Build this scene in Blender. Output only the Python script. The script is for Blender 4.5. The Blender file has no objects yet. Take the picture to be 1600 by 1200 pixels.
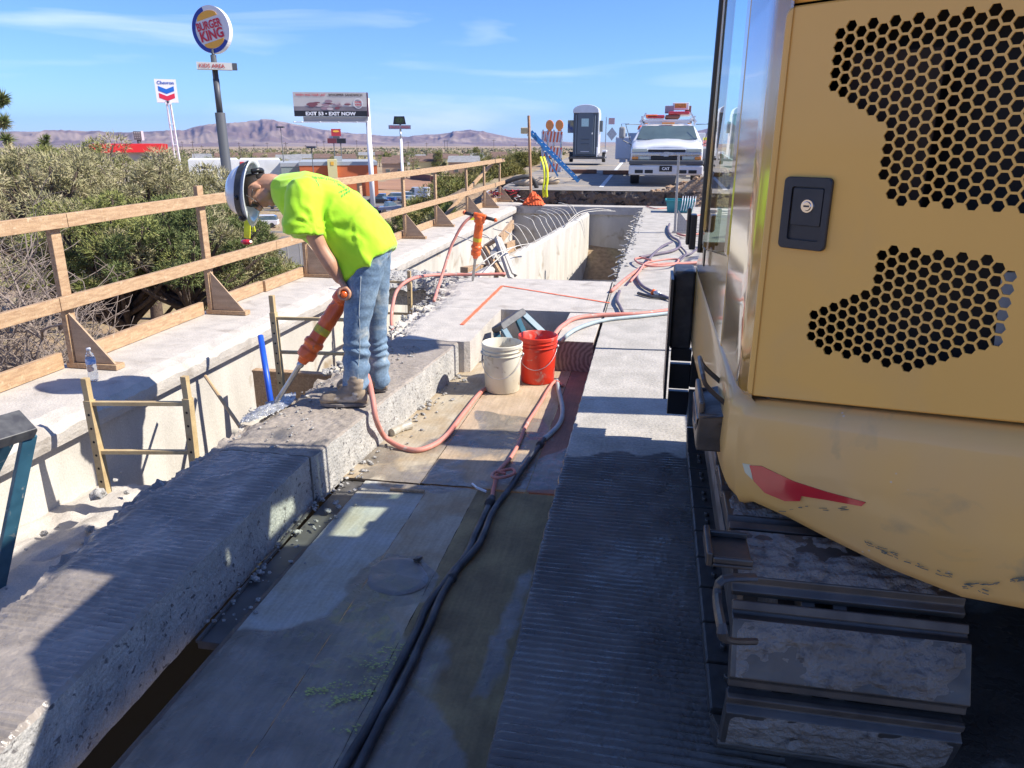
import bpy, bmesh, math, random
import numpy as np
from mathutils import Vector, Matrix, noise, Quaternion, geometry
R=math.radians; HAZE_D=3.0e-5
S=bpy.context.scene
# ---------------------------------------------------------------- camera
cd=bpy.data.cameras.new('camera'); cam=bpy.data.objects.new('camera',cd); S.collection.objects.link(cam); S.camera=cam
FP=1156.; cd.sensor_width=36; cd.lens=36*FP/1600; cd.clip_start=.05; cd.clip_end=40000
PIT=math.atan(382/FP); PSI=math.atan(230/FP*math.cos(PIT)); CZ=1.55
cam.location=(0,0,CZ); cam.rotation_euler=(math.pi/2-PIT,0,PSI)
# ---------------------------------------------------------------- sky and sun
SUN_EL=R(42); SUN_AZ=R(5)
W=bpy.data.worlds.new('World'); S.world=W; W.use_nodes=True
nt=W.node_tree; nt.nodes.clear()
wo=nt.nodes.new('ShaderNodeOutputWorld'); bg=nt.nodes.new('ShaderNodeBackground'); sk=nt.nodes.new('ShaderNodeTexSky')
sk.sky_type='NISHITA'; sk.sun_disc=False; sk.sun_elevation=SUN_EL; sk.sun_rotation=R(90)-SUN_AZ; sk.altitude=1000
sk.air_density=1.0; sk.dust_density=.2; sk.ozone_density=3.0
bg.inputs[1].default_value=.108
tc=nt.nodes.new('ShaderNodeTexCoord'); mp=nt.nodes.new('ShaderNodeMapping'); mp.inputs['Scale'].default_value=(1.2,1.2,9)
nz=nt.nodes.new('ShaderNodeTexNoise'); nz.inputs['Scale'].default_value=2.2; nz.inputs['Detail'].default_value=7; nz.inputs['Distortion'].default_value=.5
cr=nt.nodes.new('ShaderNodeValToRGB'); cr.color_ramp.elements[0].position=.52; cr.color_ramp.elements[1].position=.8
cr.color_ramp.elements[1].color=(.55,.55,.55,1)
mx=nt.nodes.new('ShaderNodeMixRGB'); mx.inputs[2].default_value=(7,7.4,8.2,1)
L=nt.links.new
L(tc.outputs['Generated'],mp.inputs[0]); L(mp.outputs[0],nz.inputs[0]); L(nz.outputs[0],cr.inputs[0]); L(cr.outputs[0],mx.inputs[0])
tn=nt.nodes.new('ShaderNodeMixRGB'); tn.blend_type='MULTIPLY'; tn.inputs[0].default_value=1; tn.inputs[2].default_value=(.50,.68,1.08,1); L(sk.outputs[0],tn.inputs[1]); L(tn.outputs[0],mx.inputs[1]); L(mx.outputs[0],bg.inputs[0]); L(bg.outputs[0],wo.inputs[0])
sd=bpy.data.lights.new('sun','SUN'); sd.energy=4.6; sd.angle=R(.53); sd.color=(1,.94,.84)
so=bpy.data.objects.new('sun',sd); S.collection.objects.link(so)
sv=Vector((math.cos(SUN_EL)*math.cos(SUN_AZ),math.cos(SUN_EL)*math.sin(SUN_AZ),math.sin(SUN_EL)))
so.rotation_euler=sv.to_track_quat('Z','Y').to_euler()
S.view_settings.view_transform='Standard'; S.view_settings.look='None'; S.view_settings.exposure=.86; S.view_settings.gamma=1
S.render.engine='CYCLES'; S.cycles.max_bounces=8; S.cycles.transparent_max_bounces=12
# ---------------------------------------------------------------- helpers
_f=Vector((-math.sin(PSI)*math.cos(PIT),math.cos(PSI)*math.cos(PIT),-math.sin(PIT))); _r=Vector((math.cos(PSI),math.sin(PSI),0)); _u=_r.cross(_f)
C0=Vector((0,0,CZ))
def ray(px,py): return _f+_r*((px-800)/FP)-_u*((py-600)/FP)
def atz(px,py,z=0.): d=ray(px,py); return C0+d*((z-CZ)/d.z)
def atx(px,py,x): d=ray(px,py); return C0+d*(x/d.x)
def aty(px,py,y): d=ray(px,py); return C0+d*(y/d.y)
def V(*a): return Vector(a)
rnd=random.Random(7)
def N3(x,y,z,s=1.): return noise.noise(Vector((x*s,y*s,z*s)))
def FB(x,y,z,s=1.,o=4):
    return noise.fractal(Vector((x*s,y*s,z*s)),1.0,2.0,o)
def smooth(t): t=max(0.,min(1.,t)); return t*t*(3-2*t)
def interp(t,ks):
    if t<=ks[0][0]: return ks[0][1]
    for (a,b),(c,d) in zip(ks,ks[1:]):
        if t<=c: return b+(d-b)*(t-a)/(c-a)
    return ks[-1][1]
# ---- materials
def mat(name,col,rough=.8,col2=None,scale=6.,stretch=(1,1,1),lo=.35,hi=.65,col3=None,s3=2.,lo3=.55,hi3=.62,bump=0.,bs=40.,bd=.02,metal=0.,rough2=None,coat=0.,trans=0.,spec=.5,emit=None,grain=0.,wetcol=None,rw=.15,ws=1.,wlo=.5,whi=.6,obj=True,bstretch=None,voro=None,ior=None):
    m=bpy.data.materials.new(name); m.use_nodes=True; t=m.node_tree; b=t.nodes['Principled BSDF']; l=t.links.new
    b.inputs['Roughness'].default_value=rough; b.inputs['Metallic'].default_value=metal; b.inputs['Coat Weight'].default_value=coat; b.inputs['Coat Roughness'].default_value=.08
    b.inputs['Specular IOR Level'].default_value=spec; b.inputs['Transmission Weight'].default_value=trans
    if ior: b.inputs['IOR'].default_value=ior
    b.inputs['Base Color'].default_value=(*col,1)
    if emit: b.inputs['Emission Color'].default_value=(*col,1); b.inputs['Emission Strength'].default_value=emit
    co=t.nodes.new('ShaderNodeTexCoord'); src=co.outputs['Object']
    def tex(sc,st=(1,1,1),det=6,dist=0.):
        mp=t.nodes.new('ShaderNodeMapping'); mp.inputs['Scale'].default_value=st; l(src,mp.inputs[0])
        n=t.nodes.new('ShaderNodeTexNoise'); n.inputs['Scale'].default_value=sc; n.inputs['Detail'].default_value=det; n.inputs['Distortion'].default_value=dist; l(mp.outputs[0],n.inputs[0]); return n.outputs[0]
    def ramp(o,a,bb):
        r=t.nodes.new('ShaderNodeMapRange'); r.inputs[1].default_value=a; r.inputs[2].default_value=bb; l(o,r.inputs[0]); return r.outputs[0]
    def mixc(f,a,bcol,mode='MIX'):
        x=t.nodes.new('ShaderNodeMixRGB'); x.blend_type=mode
        l(f,x.inputs[0]) if not isinstance(f,float) else setattr(x.inputs[0],'default_value',f)
        if isinstance(a,tuple): x.inputs[1].default_value=(*a,1)
        else: l(a,x.inputs[1])
        if isinstance(bcol,tuple): x.inputs[2].default_value=(*bcol,1)
        else: l(bcol,x.inputs[2])
        return x.outputs[0]
    cur=col; f1=None
    if col2: f1=ramp(tex(scale,stretch,8,.3),lo,hi); cur=mixc(f1,cur,col2)
    if col3: cur=mixc(ramp(tex(s3,(1,1,1),9,.6),lo3,hi3),cur,col3)
    if grain:
        g=ramp(tex(bs*3.1,(1,1,1),3),.3,.7); g2=mixc(g,(1-grain,)*3,(1+grain,)*3); cur=mixc(1.0,cur,g2,'MULTIPLY')
    rr=None
    if wetcol:
        wf=ramp(tex(ws,(1,1,1),7,.7),wlo,whi); cur=mixc(wf,cur,wetcol)
        r=t.nodes.new('ShaderNodeMapRange'); r.inputs[3].default_value=rough; r.inputs[4].default_value=rw; l(wf,r.inputs[0]); l(r.outputs[0],b.inputs['Roughness'])
    elif rough2 is not None:
        r=t.nodes.new('ShaderNodeMapRange'); r.inputs[1].default_value=.35; r.inputs[2].default_value=.65; r.inputs[3].default_value=rough; r.inputs[4].default_value=rough2
        l(tex(scale*1.7,stretch,6),r.inputs[0]); l(r.outputs[0],b.inputs['Roughness'])
    if not isinstance(cur,tuple): l(cur,b.inputs['Base Color'])
    if bump:
        bp=t.nodes.new('ShaderNodeBump'); bp.inputs['Strength'].default_value=bump; bp.inputs['Distance'].default_value=bd
        if voro:
            vn=t.nodes.new('ShaderNodeTexVoronoi'); vn.inputs['Scale'].default_value=voro; l(src,vn.inputs[0]); l(vn.outputs[0],bp.inputs['Height'])
        else: l(tex(bs,bstretch or (1,1,1),8),bp.inputs['Height'])
        l(bp.outputs[0],b.inputs['Normal'])
    return m
def glass(name,tint=(.75,.9,.8),refl=1.):
    m=bpy.data.materials.new(name); m.use_nodes=True; t=m.node_tree; t.nodes.clear(); l=t.links.new
    o=t.nodes.new('ShaderNodeOutputMaterial'); mi=t.nodes.new('ShaderNodeMixShader'); tr=t.nodes.new('ShaderNodeBsdfTransparent'); gl=t.nodes.new('ShaderNodeBsdfGlossy'); fr=t.nodes.new('ShaderNodeFresnel')
    fr.inputs[0].default_value=1.5; gl.inputs['Roughness'].default_value=.01; tr.inputs[0].default_value=(*tint,1); gl.inputs[0].default_value=(refl,refl,refl,1)
    l(fr.outputs[0],mi.inputs[0]); l(tr.outputs[0],mi.inputs[1]); l(gl.outputs[0],mi.inputs[2]); l(mi.outputs[0],o.inputs[0]); return m
# ---- mesh builder
class MB:
    def __init__(s): s.v=[]; s.f=[]; s.m=[]
    def add(s,vs,fs,mi=0):
        n=len(s.v); s.v+= [tuple(v) for v in vs]; s.f+=[tuple(i+n for i in f) for f in fs]; s.m+=[mi]*len(fs); return s
    def box(s,x0,x1,y0,y1,z0,z1,mi=0):
        x0,x1=min(x0,x1),max(x0,x1); y0,y1=min(y0,y1),max(y0,y1); z0,z1=min(z0,z1),max(z0,z1)
        v=[(x0,y0,z0),(x1,y0,z0),(x1,y1,z0),(x0,y1,z0),(x0,y0,z1),(x1,y0,z1),(x1,y1,z1),(x0,y1,z1)]
        return s.add(v,[(3,2,1,0),(4,5,6,7),(0,1,5,4),(1,2,6,5),(2,3,7,6),(3,0,4,7)],mi)
    def bar(s,p,q,w,h,up=(0,0,1),mi=0,w1=None,h1=None):
        p=Vector(p); q=Vector(q); d=(q-p).normalized(); u=Vector(up); a=d.cross(u)
        if a.length<1e-4: a=d.cross(Vector((1,0,0)))
        a.normalize(); b=a.cross(d).normalized(); w1=w if w1 is None else w1; h1=h if h1 is None else h1
        v=[p-a*w/2-b*h/2,p+a*w/2-b*h/2,p+a*w/2+b*h/2,p-a*w/2+b*h/2,q-a*w1/2-b*h1/2,q+a*w1/2-b*h1/2,q+a*w1/2+b*h1/2,q-a*w1/2+b*h1/2]
        return s.add(v,[(0,1,2,3),(7,6,5,4),(4,5,1,0),(5,6,2,1),(6,7,3,2),(7,4,0,3)],mi)
    def rings(s,rs,cap=True,mi=0,close=True):
        n=len(rs[0]); vs=[p for r in rs for p in r]; fs=[]
        for i in range(len(rs)-1):
            for j in range(n if close else n-1):
                k=(j+1)%n; fs.append((i*n+j,i*n+k,(i+1)*n+k,(i+1)*n+j))
        if cap: fs.append(tuple(range(n-1,-1,-1))); fs.append(tuple((len(rs)-1)*n+j for j in range(n)))
        return s.add(vs,fs,mi)
    def cyl(s,p,q,r,r1=None,n=12,mi=0,cap=True): return s.tube([p,q],r,n,mi,radii=[r,r if r1 is None else r1],cap=cap)
    def tube(s,pts,r=.01,n=8,mi=0,radii=None,cap=True,sq=1.):
        pts=[Vector(p) for p in pts]; rs=[]; ref=None
        for i,p in enumerate(pts):
            d=(pts[min(i+1,len(pts)-1)]-pts[max(i-1,0)])
            if d.length<1e-9: d=Vector((0,0,1))
            d.normalize()
            if ref is None:
                ref=d.cross(Vector((0,0,1)));
                if ref.length<.05: ref=d.cross(Vector((1,0,0)))
            a=(ref-d*ref.dot(d)).normalized(); ref=a; b=d.cross(a)
            rr=radii[i] if radii else r
            rs.append([p+a*rr*math.cos(2*math.pi*k/n)+b*rr*sq*math.sin(2*math.pi*k/n) for k in range(n)])
        return s.rings(rs,cap,mi)
    def ell(s,c,rx,ry,rz,n=14,m=8,mi=0,rot=None):
        c=Vector(c); vs=[]; 
        for i in range(1,m):
            t=math.pi*i/m
            for j in range(n):
                a=2*math.pi*j/n; vs.append(Vector((rx*math.sin(t)*math.cos(a),ry*math.sin(t)*math.sin(a),rz*math.cos(t))))
        vs+=[Vector((0,0,rz)),Vector((0,0,-rz))]
        if rot is not None: vs=[rot@v for v in vs]
        vs=[v+c for v in vs]; fs=[]
        for i in range(m-2):
            for j in range(n): k=(j+1)%n; fs.append((i*n+j,(i+1)*n+j,(i+1)*n+k,i*n+k))
        T=(m-1)*n; B=T+1
        for j in range(n): k=(j+1)%n; fs.append((T,j,k)); fs.append((B,(m-2)*n+k,(m-2)*n+j))
        return s.add(vs,fs,mi)
    def prism(s,poly,d,mi=0):
        n=len(poly); p=[Vector(a) for a in poly]; d=Vector(d); vs=p+[a+d for a in p]
        fs=[tuple(range(n-1,-1,-1)),tuple(range(n,2*n))]+[(i,(i+1)%n,n+(i+1)%n,n+i) for i in range(n)]
        return s.add(vs,fs,mi)
    def grid(s,fn,nu,nv,mi=0):
        vs=[fn(i/nu,j/nv) for j in range(nv+1) for i in range(nu+1)]; w=nu+1
        return s.add(vs,[(j*w+i,j*w+i+1,(j+1)*w+i+1,(j+1)*w+i) for j in range(nv) for i in range(nu)],mi)
    def rock(s,c,r,mi=0,sd=0,fl=.7):
        c=Vector(c); bm=bmesh.new(); bmesh.ops.create_icosphere(bm,subdivisions=1,radius=1); vs=[]
        e=Euler3(sd)
        for v in bm.verts:
            k=1+.45*noise.noise(v.co*1.3+Vector((sd*3.7,sd*1.3,0))); w=e@Vector((v.co.x*r*k*1.25,v.co.y*r*k,v.co.z*r*k*fl)); vs.append(c+w)
        fs=[tuple(v.index for v in f.verts) for f in bm.faces]; bm.free(); return s.add(vs,fs,mi)
    def build(s,name,mats,parent=None,smooth=False,bevel=0.,seg=2,sub=0):
        me=bpy.data.meshes.new(name); me.from_pydata(s.v,[],s.f); me.validate()
        for m in (mats if isinstance(mats,(list,tuple)) else [mats]): me.materials.append(m)
        if len(me.polygons)==len(s.m): me.polygons.foreach_set('material_index',s.m)
        if smooth: me.polygons.foreach_set('use_smooth',[True]*len(me.polygons))
        me.update(); return link(name,me,parent,bevel,seg,sub,smooth)
def Euler3(k):
    r=random.Random(k); return Matrix.Rotation(r.uniform(0,6.3),3,'Z')@Matrix.Rotation(r.uniform(-.6,.6),3,'X')
def link(name,me,parent=None,bevel=0.,seg=2,sub=0,smooth=False):
    o=bpy.data.objects.new(name,me); S.collection.objects.link(o)
    if bevel:
        b=o.modifiers.new('bevel','BEVEL'); b.width=bevel; b.segments=seg; b.limit_method='ANGLE'; b.angle_limit=R(35)
    if sub: q=o.modifiers.new('sub','SUBSURF'); q.levels=sub; q.render_levels=sub
    if parent: adopt(o,parent)
    return o
WL={}
def adopt(o,parent):
    o.parent=parent; o.matrix_parent_inverse=Matrix.Translation(-WL.get(parent.name,Vector((0,0,0))))
    WL[o.name]=WL.get(parent.name,Vector((0,0,0)))*0
def thing(name,loc,label,cat,group=None):
    o=bpy.data.objects.new(name,None); S.collection.objects.link(o); o.location=loc; o.empty_display_size=.2; WL[o.name]=Vector(loc)
    return tag(o,label,cat,group)
def tag(o,label=None,cat=None,group=None,kind=None):
    if label: o['label']=label
    if cat: o['category']=cat
    if group: o['group']=group
    if kind: o['kind']=kind
    return o
def struct(o): o['kind']='structure'; return o
def clone(o,parent=None):
    c=o.copy(); S.collection.objects.link(c)
    if parent: c.parent=parent
    for ch in [x for x in S.objects if x.parent==o]: clone(ch,c)
    return c
def kids(o): return [x for x in S.objects if x.parent==o]
def meshed(o,name=None,mats=None):
    dg=bpy.context.evaluated_depsgraph_get(); dg.update(); e=o.evaluated_get(dg); me=bpy.data.meshes.new_from_object(e,preserve_all_data_layers=False,depsgraph=dg)
    return me
def remesh(mb,name,mats,parent,voxel=.012,iters=6,disp=None):
    """join everything in mb into one continuous skin, smooth it, optionally displace each vertex"""
    o=mb.build('tmp',mats[0] if isinstance(mats,(list,tuple)) else mats)
    r=o.modifiers.new('r','REMESH'); r.mode='VOXEL'; r.voxel_size=voxel
    q=o.modifiers.new('s','SMOOTH'); q.iterations=iters; q.factor=.6
    me=meshed(o); bpy.data.objects.remove(o); me.name=name
    if disp:
        nn=[v.normal.copy() for v in me.vertices]
        for v,n in zip(me.vertices,nn): v.co=v.co+n*disp(v.co,n)
    me.materials.clear()
    for m in (mats if isinstance(mats,(list,tuple)) else [mats]): me.materials.append(m)
    me.polygons.foreach_set('use_smooth',[True]*len(me.polygons)); me.update()
    return link(name,me,parent,smooth=True)
def text(s,width,M,name,mt,parent,ext=.002,bold=0.,height=None):
    cu=bpy.data.curves.new('t','FONT'); cu.body=s; cu.align_x='CENTER'; cu.align_y='CENTER'; cu.offset=bold; cu.resolution_u=3
    o=bpy.data.objects.new('t',cu); S.collection.objects.link(o); me=meshed(o); bpy.data.objects.remove(o)
    xs=[v.co.x for v in me.vertices]; ys=[v.co.y for v in me.vertices]; w=max(xs)-min(xs); h=max(ys)-min(ys); k=width/w; ky=height/h if height else k
    cx=(max(xs)+min(xs))/2; cy=(max(ys)+min(ys))/2
    for v in me.vertices: v.co=M@Vector(((v.co.x-cx)*k,(v.co.y-cy)*ky,ext))
    me.materials.clear(); me.materials.append(mt); me.name=name
    return link(name,me,parent)
def face_mat(c,xdir,up=(0,0,1)):
    x=Vector(xdir).normalized(); y=Vector(up); y=(y-x*y.dot(x)).normalized(); z=x.cross(y)
    m=Matrix((x,y,z)).transposed().to_4x4(); m.translation=Vector(c); return m
def smooth_path(pts,k=6):
    P=[Vector(p) for p in pts]; out=[]
    for i in range(len(P)-1):
        p0=P[max(i-1,0)]; p1=P[i]; p2=P[i+1]; p3=P[min(i+2,len(P)-1)]
        for j in range(k):
            t=j/k; out.append(.5*((2*p1)+(p2-p0)*t+(2*p0-5*p1+4*p2-p3)*t*t+(3*p1-p0-3*p2+p3)*t**3))
    out.append(P[-1]); return out
# ---- shared materials
CONC=mat('concrete',(.52,.475,.415),.85,(.42,.385,.34),7,lo=.35,hi=.7,col3=(.32,.28,.235),s3=3.5,lo3=.58,hi3=.75,bump=.55,bs=60,bd=.01,grain=.16)
CONCW=mat('concrete_wall',(.55,.52,.46),.9,(.44,.41,.36),3,stretch=(1,1,.35),col3=(.28,.22,.15),s3=2.2,lo3=.6,hi3=.75,bump=.3,bs=30,bd=.01,grain=.12)
BROK=mat('broken_concrete',(.47,.45,.42),.92,(.30,.29,.27),25,col3=(.2,.19,.18),s3=45,lo3=.55,hi3=.7,bump=1.,bs=45,bd=.03,grain=.25)
WOOD=mat('lumber',(.47,.315,.18),.75,(.34,.21,.115),9,stretch=(6,1,6),lo=.35,hi=.65,col3=(.52,.39,.25),s3=26,lo3=.6,hi3=.75,bump=.3,bs=30,bstretch=(8,1,8),bd=.004,grain=.12)
PLYW=mat('plywood_panel',(.44,.31,.20),.75,(.35,.24,.15),5,stretch=(1,1,5),bump=.15,bs=30,bd=.004,grain=.1)
STEEL=mat('worn_steel',(.17,.16,.15),.5,(.08,.075,.07),20,metal=.7,bump=.2,bs=50,bd=.004)
GALV=mat('galvanised_steel',(.55,.56,.57),.4,(.42,.42,.42),14,metal=.7)
REBAR=mat('pale_rebar',(.62,.60,.55),.6,(.48,.42,.34),30,metal=.1)
BLK=mat('black_rubber',(.025,.025,.027),.55,(.045,.045,.045),30,bump=.1,bs=90,bd=.002)
BLKP=mat('black_plastic',(.012,.013,.016),.35)
WHITE=mat('white_paint',(.78,.79,.8),.3,(.7,.7,.7),3,coat=.5)
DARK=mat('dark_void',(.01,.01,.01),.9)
DIRT=mat('dirt',(.42,.27,.16),.95,(.3,.19,.11),6,col3=(.5,.36,.24),s3=14,bump=.9,bs=22,bd=.05,grain=.2)
ORNG=mat('orange_enamel',(.88,.16,.02),.4,(.74,.11,.015),12,col3=(.2,.14,.1),s3=16,lo3=.62,hi3=.68,coat=.3)
# ================================================================ terrain
def road_z(y): return .28+.026*(min(max(y,20),47)-20)-.0012*max(0,y-52)
def base_h(x,y):
    r=math.hypot(x,y)
    h=-5-6*smooth((r-28)/60)
    if r>300: h=-11-(min(r,6500)-300)*.0062
    return h+.25*FB(x,y,0,.08)*min(1,r/30)
def gh(x,y):
    b=base_h(x,y)
    if x>-400:
        dx=max(-5.4-x,x-14,0); dy=max(20.6-y,0); d=math.hypot(dx,dy); top=road_z(y)-.06
        e=top-d/1.7+.2*N3(x,y,3,.4)*min(1,d)
        w=smooth((900-y)/300)
        b=max(b,e*w+b*(1-w))
    return b
def ring_ground():
    mb=MB(); rs=[2,5,8,11,14,17,19,20,21,22,23.5,25,27,29,31,34,37,41,45,50,56,62,70,78,88,100,115,135,160,200,260,350,500,800,1300,2200,3800,6500,11000,16000]
    n=300; vs=[]
    for r in rs:
        for k in range(n):
            a=2*math.pi*k/n; x,y=r*math.cos(a),r*math.sin(a)
            z=gh(x,y) if r>3 else -5
            vs.append((x,y,z))
    fs=[(i*n+k,i*n+(k+1)%n,(i+1)*n+(k+1)%n,(i+1)*n+k) for i in range(len(rs)-1) for k in range(n)]
    vs.append((0,0,-5)); fs+=[(len(vs)-1,k,(k+1)%n) for k in range(n)]
    mb.add(vs,[f[::-1] for f in fs] if False else fs)
    return mb
GROUND=mat('desert_ground',(.36,.25,.155),.95,(.27,.19,.11),.12,col3=(.34,.27,.15),s3=.35,lo3=.48,hi3=.6,bump=.6,bs=3,bd=.15,grain=.25)
struct(ring_ground().build('ground',GROUND,smooth=True))
# approach road
ASPH=mat('asphalt',(.27,.245,.22),.95,(.22,.20,.18),2.5,col3=(.34,.28,.21),s3=.8,bump=.4,bs=60,bd=.01,grain=.2)
mb=MB(); ys=[20.0,21,23,26,30,35,40,45,50,58,70,100,160]
mb.rings([[(-4.3,y,road_z(y)+.0),(3.6,y,road_z(y)+.0)] for y in ys],cap=False,close=False)
struct(mb.build('road',ASPH))
mb=MB(); LINEM=mat('road_paint',(.7,.7,.68),.7,(.5,.5,.48),6)
for x0,x1 in ((-1.55,-1.43),(3.2,3.32)):
    mb.rings([[(x0,y,road_z(y)+.006),(x1,y,road_z(y)+.006)] for y in ys if y>20.5],cap=False,close=False)
struct(mb.build('lane_marking',LINEM))
# earth fill and the cut face of the old approach slab
def fillz(x,y):
    t=interp(y,[(18.9,-.42),(19.75,-.5),(20.0,.22),(22,.2)])
    hump=.55*math.exp(-((x-2.0)/1.3)**2-((y-20.6)/1.1)**2)+.25*math.exp(-((x-.9)/.8)**2-((y-19.6)/.5)**2)
    right=smooth((x-.4)/1.2)*smooth((20.2-y)/.6)*.42
    return t+hump+right+.06*FB(x,y,0,2.2)
mb=MB(); mb.grid(lambda u,v:(-4.6+u*14,18.8+v*3.4,fillz(-4.6+u*14,18.8+v*3.4)-(.05 if fillz(0,18.8+v*3.4)<.2 else 0)*0-(smooth((v*3.4-1.25)/.2)*.03)),150,60)
struct(mb.build('dirt_fill',DIRT,smooth=True))
CUT=mat('cut_asphalt_face',(.10,.085,.075),.95,(.2,.16,.12),9,col3=(.03,.03,.03),s3=5,bump=1,bs=20,bd=.05)
mb=MB(); mb.grid(lambda u,v:(-4.2+u*5.6,19.86-.12*v+.08*FB(u*9,v*2,0,1.5)+.05,-.5+v*.78),90,10)
for i in range(60):
    x=rnd.uniform(-4.2,1.6); mb.rock((x,19.5+rnd.uniform(-.3,.2),-.42+rnd.uniform(0,.12)),rnd.uniform(.03,.1),sd=i)
struct(mb.build('road_edge',CUT))
# clods of soil
mb=MB()
for i in range(260):
    x=rnd.gauss(1.6,1.3); y=rnd.gauss(20.2,.7)
    if x<-.2: continue
    mb.rock((x,y,fillz(x,y)+.01),rnd.uniform(.02,.09)*(1.6 if i%17==0 else 1),sd=i)
tag(mb.build('soil_clods',DIRT),'loose brown soil clods on the dirt mound before the truck','soil',kind='stuff')
# ---------------------------------------------------------------- mountains
PROF=[(-900,205),(-300,200),(0,208),(60,207),(120,206),(200,208),(250,205),(290,204),(330,197),(370,195),(410,190),(450,194),(490,201),(520,205),(560,209),(600,212),(640,213),(665,210),(700,208),(735,203),(760,207),(800,214),(850,217),(900,222),(960,226),(1010,224),(1060,212),(1130,196),(1200,205),(1400,190),(2600,200)]
def az_of(px): d=ray(px,218); return math.atan2(d.x,d.y)
AZ=[(az_of(p),h) for p,h in PROF]
mb=MB(); na,nr=1300,60
def mfn(u,v):
    a=AZ[0][0]+(AZ[-1][0]-AZ[0][0])*u; r=5200+v*5200
    top=interp(a,AZ); el=(218-top)/FP*.98; H=el*8600+45
    if v<.28: s=.16*(v/.28)**1.6
    elif v<.68: s=.16+.84*smooth((v-.28)/.40)**.85
    else: s=1-.8*(v-.68)/.32
    x,y=r*math.sin(a),r*math.cos(a)
    rid=1-abs(noise.noise(Vector((x/620,y/620,1.7))))*2; r2=1-abs(noise.noise(Vector((x/260,y/260,4.2))))*2
    w=smooth((v-.12)/.25); sp=1-abs(noise.noise(Vector((a*26,r/2600,7.7))))*2; sp2=1-abs(noise.noise(Vector((a*62+.6*rid,r/1500,3.1))))*2; sp3=1-abs(noise.noise(Vector((a*140+.5*sp,r/900,9.1))))*2
    z=-51+H*s*(1+w*(.25*(rid-.62)+.12*(r2-.6)+.42*(sp-.6)+.26*(sp2-.6)+.12*(sp3-.6))*(1-smooth((v-.5)/.18)*.75)) if v<.66 else -51+H*s*(1+.06*(r2-.5)+.05*(rid-.6))
    return (x,y,z)
mb.grid(mfn,na,nr)
ROCKM=mat('mountain_rock',(.20,.14,.12),.95,(.13,.095,.085),.0016,col3=(.29,.22,.17),s3=.0011,lo3=.45,hi3=.6)
struct(mb.build('mountains',ROCKM,smooth=True))
# ================================================================ bridge deck
def wetmat(name,dry,dry2,wet,gr=.15,bs=45,wr=.18):
    m=bpy.data.materials.new(name); m.use_nodes=True; t=m.node_tree; b=t.nodes['Principled BSDF']; l=t.links.new
    co=t.nodes.new('ShaderNodeTexCoord').outputs['Object']
    def tex(sc,det=7,dist=0.):
        n=t.nodes.new('ShaderNodeTexNoise'); n.inputs['Scale'].default_value=sc; n.inputs['Detail'].default_value=det; n.inputs['Distortion'].default_value=dist; l(co,n.inputs[0]); return n.outputs[0]
    def mr(o,a,c,x=0,y=1):
        r=t.nodes.new('ShaderNodeMapRange'); r.inputs[1].default_value=a; r.inputs[2].default_value=c; r.inputs[3].default_value=x; r.inputs[4].default_value=y; l(o,r.inputs[0]); return r.outputs[0]
    def mx(f,a,c,md='MIX'):
        x=t.nodes.new('ShaderNodeMixRGB'); x.blend_type=md
        for i,v in ((0,f),(1,a),(2,c)):
            if isinstance(v,tuple): x.inputs[i].default_value=(*v,1)
            elif isinstance(v,float): x.inputs[i].default_value=v
            else: l(v,x.inputs[i])
        return x.outputs[0]
    at=t.nodes.new('ShaderNodeAttribute'); at.attribute_name='wet'
    ad=t.nodes.new('ShaderNodeMath'); ad.operation='ADD'; l(at.outputs['Fac'],ad.inputs[0]); l(mr(tex(3.2,8,.8),.3,.7,-.35,.35),ad.inputs[1])
    wf=mr(ad.outputs[0],.4,.62)
    c=mx(mr(tex(5,8,.4),.35,.65),dry,dry2); c=mx(mr(tex(70,3),.3,.7),c,mx(1.0,c,(1-gr*2,)*3,'MULTIPLY'))
    w=mx(mr(tex(4,8,.5),.35,.65),wet,tuple(k*.6 for k in wet))
    l(mx(wf,c,w),b.inputs['Base Color'])
    rr=t.nodes.new('ShaderNodeMixRGB'); l(wf,rr.inputs[0]); rr.inputs[1].default_value=(.85,)*3+(1,); l(mr(tex(9,6,.6),.35,.65,wr,.5),rr.inputs[2]); l(rr.outputs[0],b.inputs['Roughness'])
    bp=t.nodes.new('ShaderNodeBump'); bp.inputs['Strength'].default_value=.5; bp.inputs['Distance'].default_value=.008; l(tex(bs,8,.4),bp.inputs['Height']); l(bp.outputs[0],b.inputs['Normal'])
    return m
def wetattr(o,fn):
    a=o.data.attributes.new('wet','FLOAT','POINT'); a.data.foreach_set('value',[fn(v.co) for v in o.data.vertices])
MILL=wetmat('milled_concrete',(.54,.50,.44),(.42,.39,.34),(.145,.125,.105))
BMILL=wetmat('milled_beam',(.54,.50,.44),(.42,.39,.34),(.31,.27,.23),wr=.14)
CHIP=wetmat('chipped_concrete',(.40,.345,.29),(.31,.265,.22),(.10,.097,.095),bs=70)
def groove(y): return math.sin(y*2*math.pi/.030)
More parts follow.
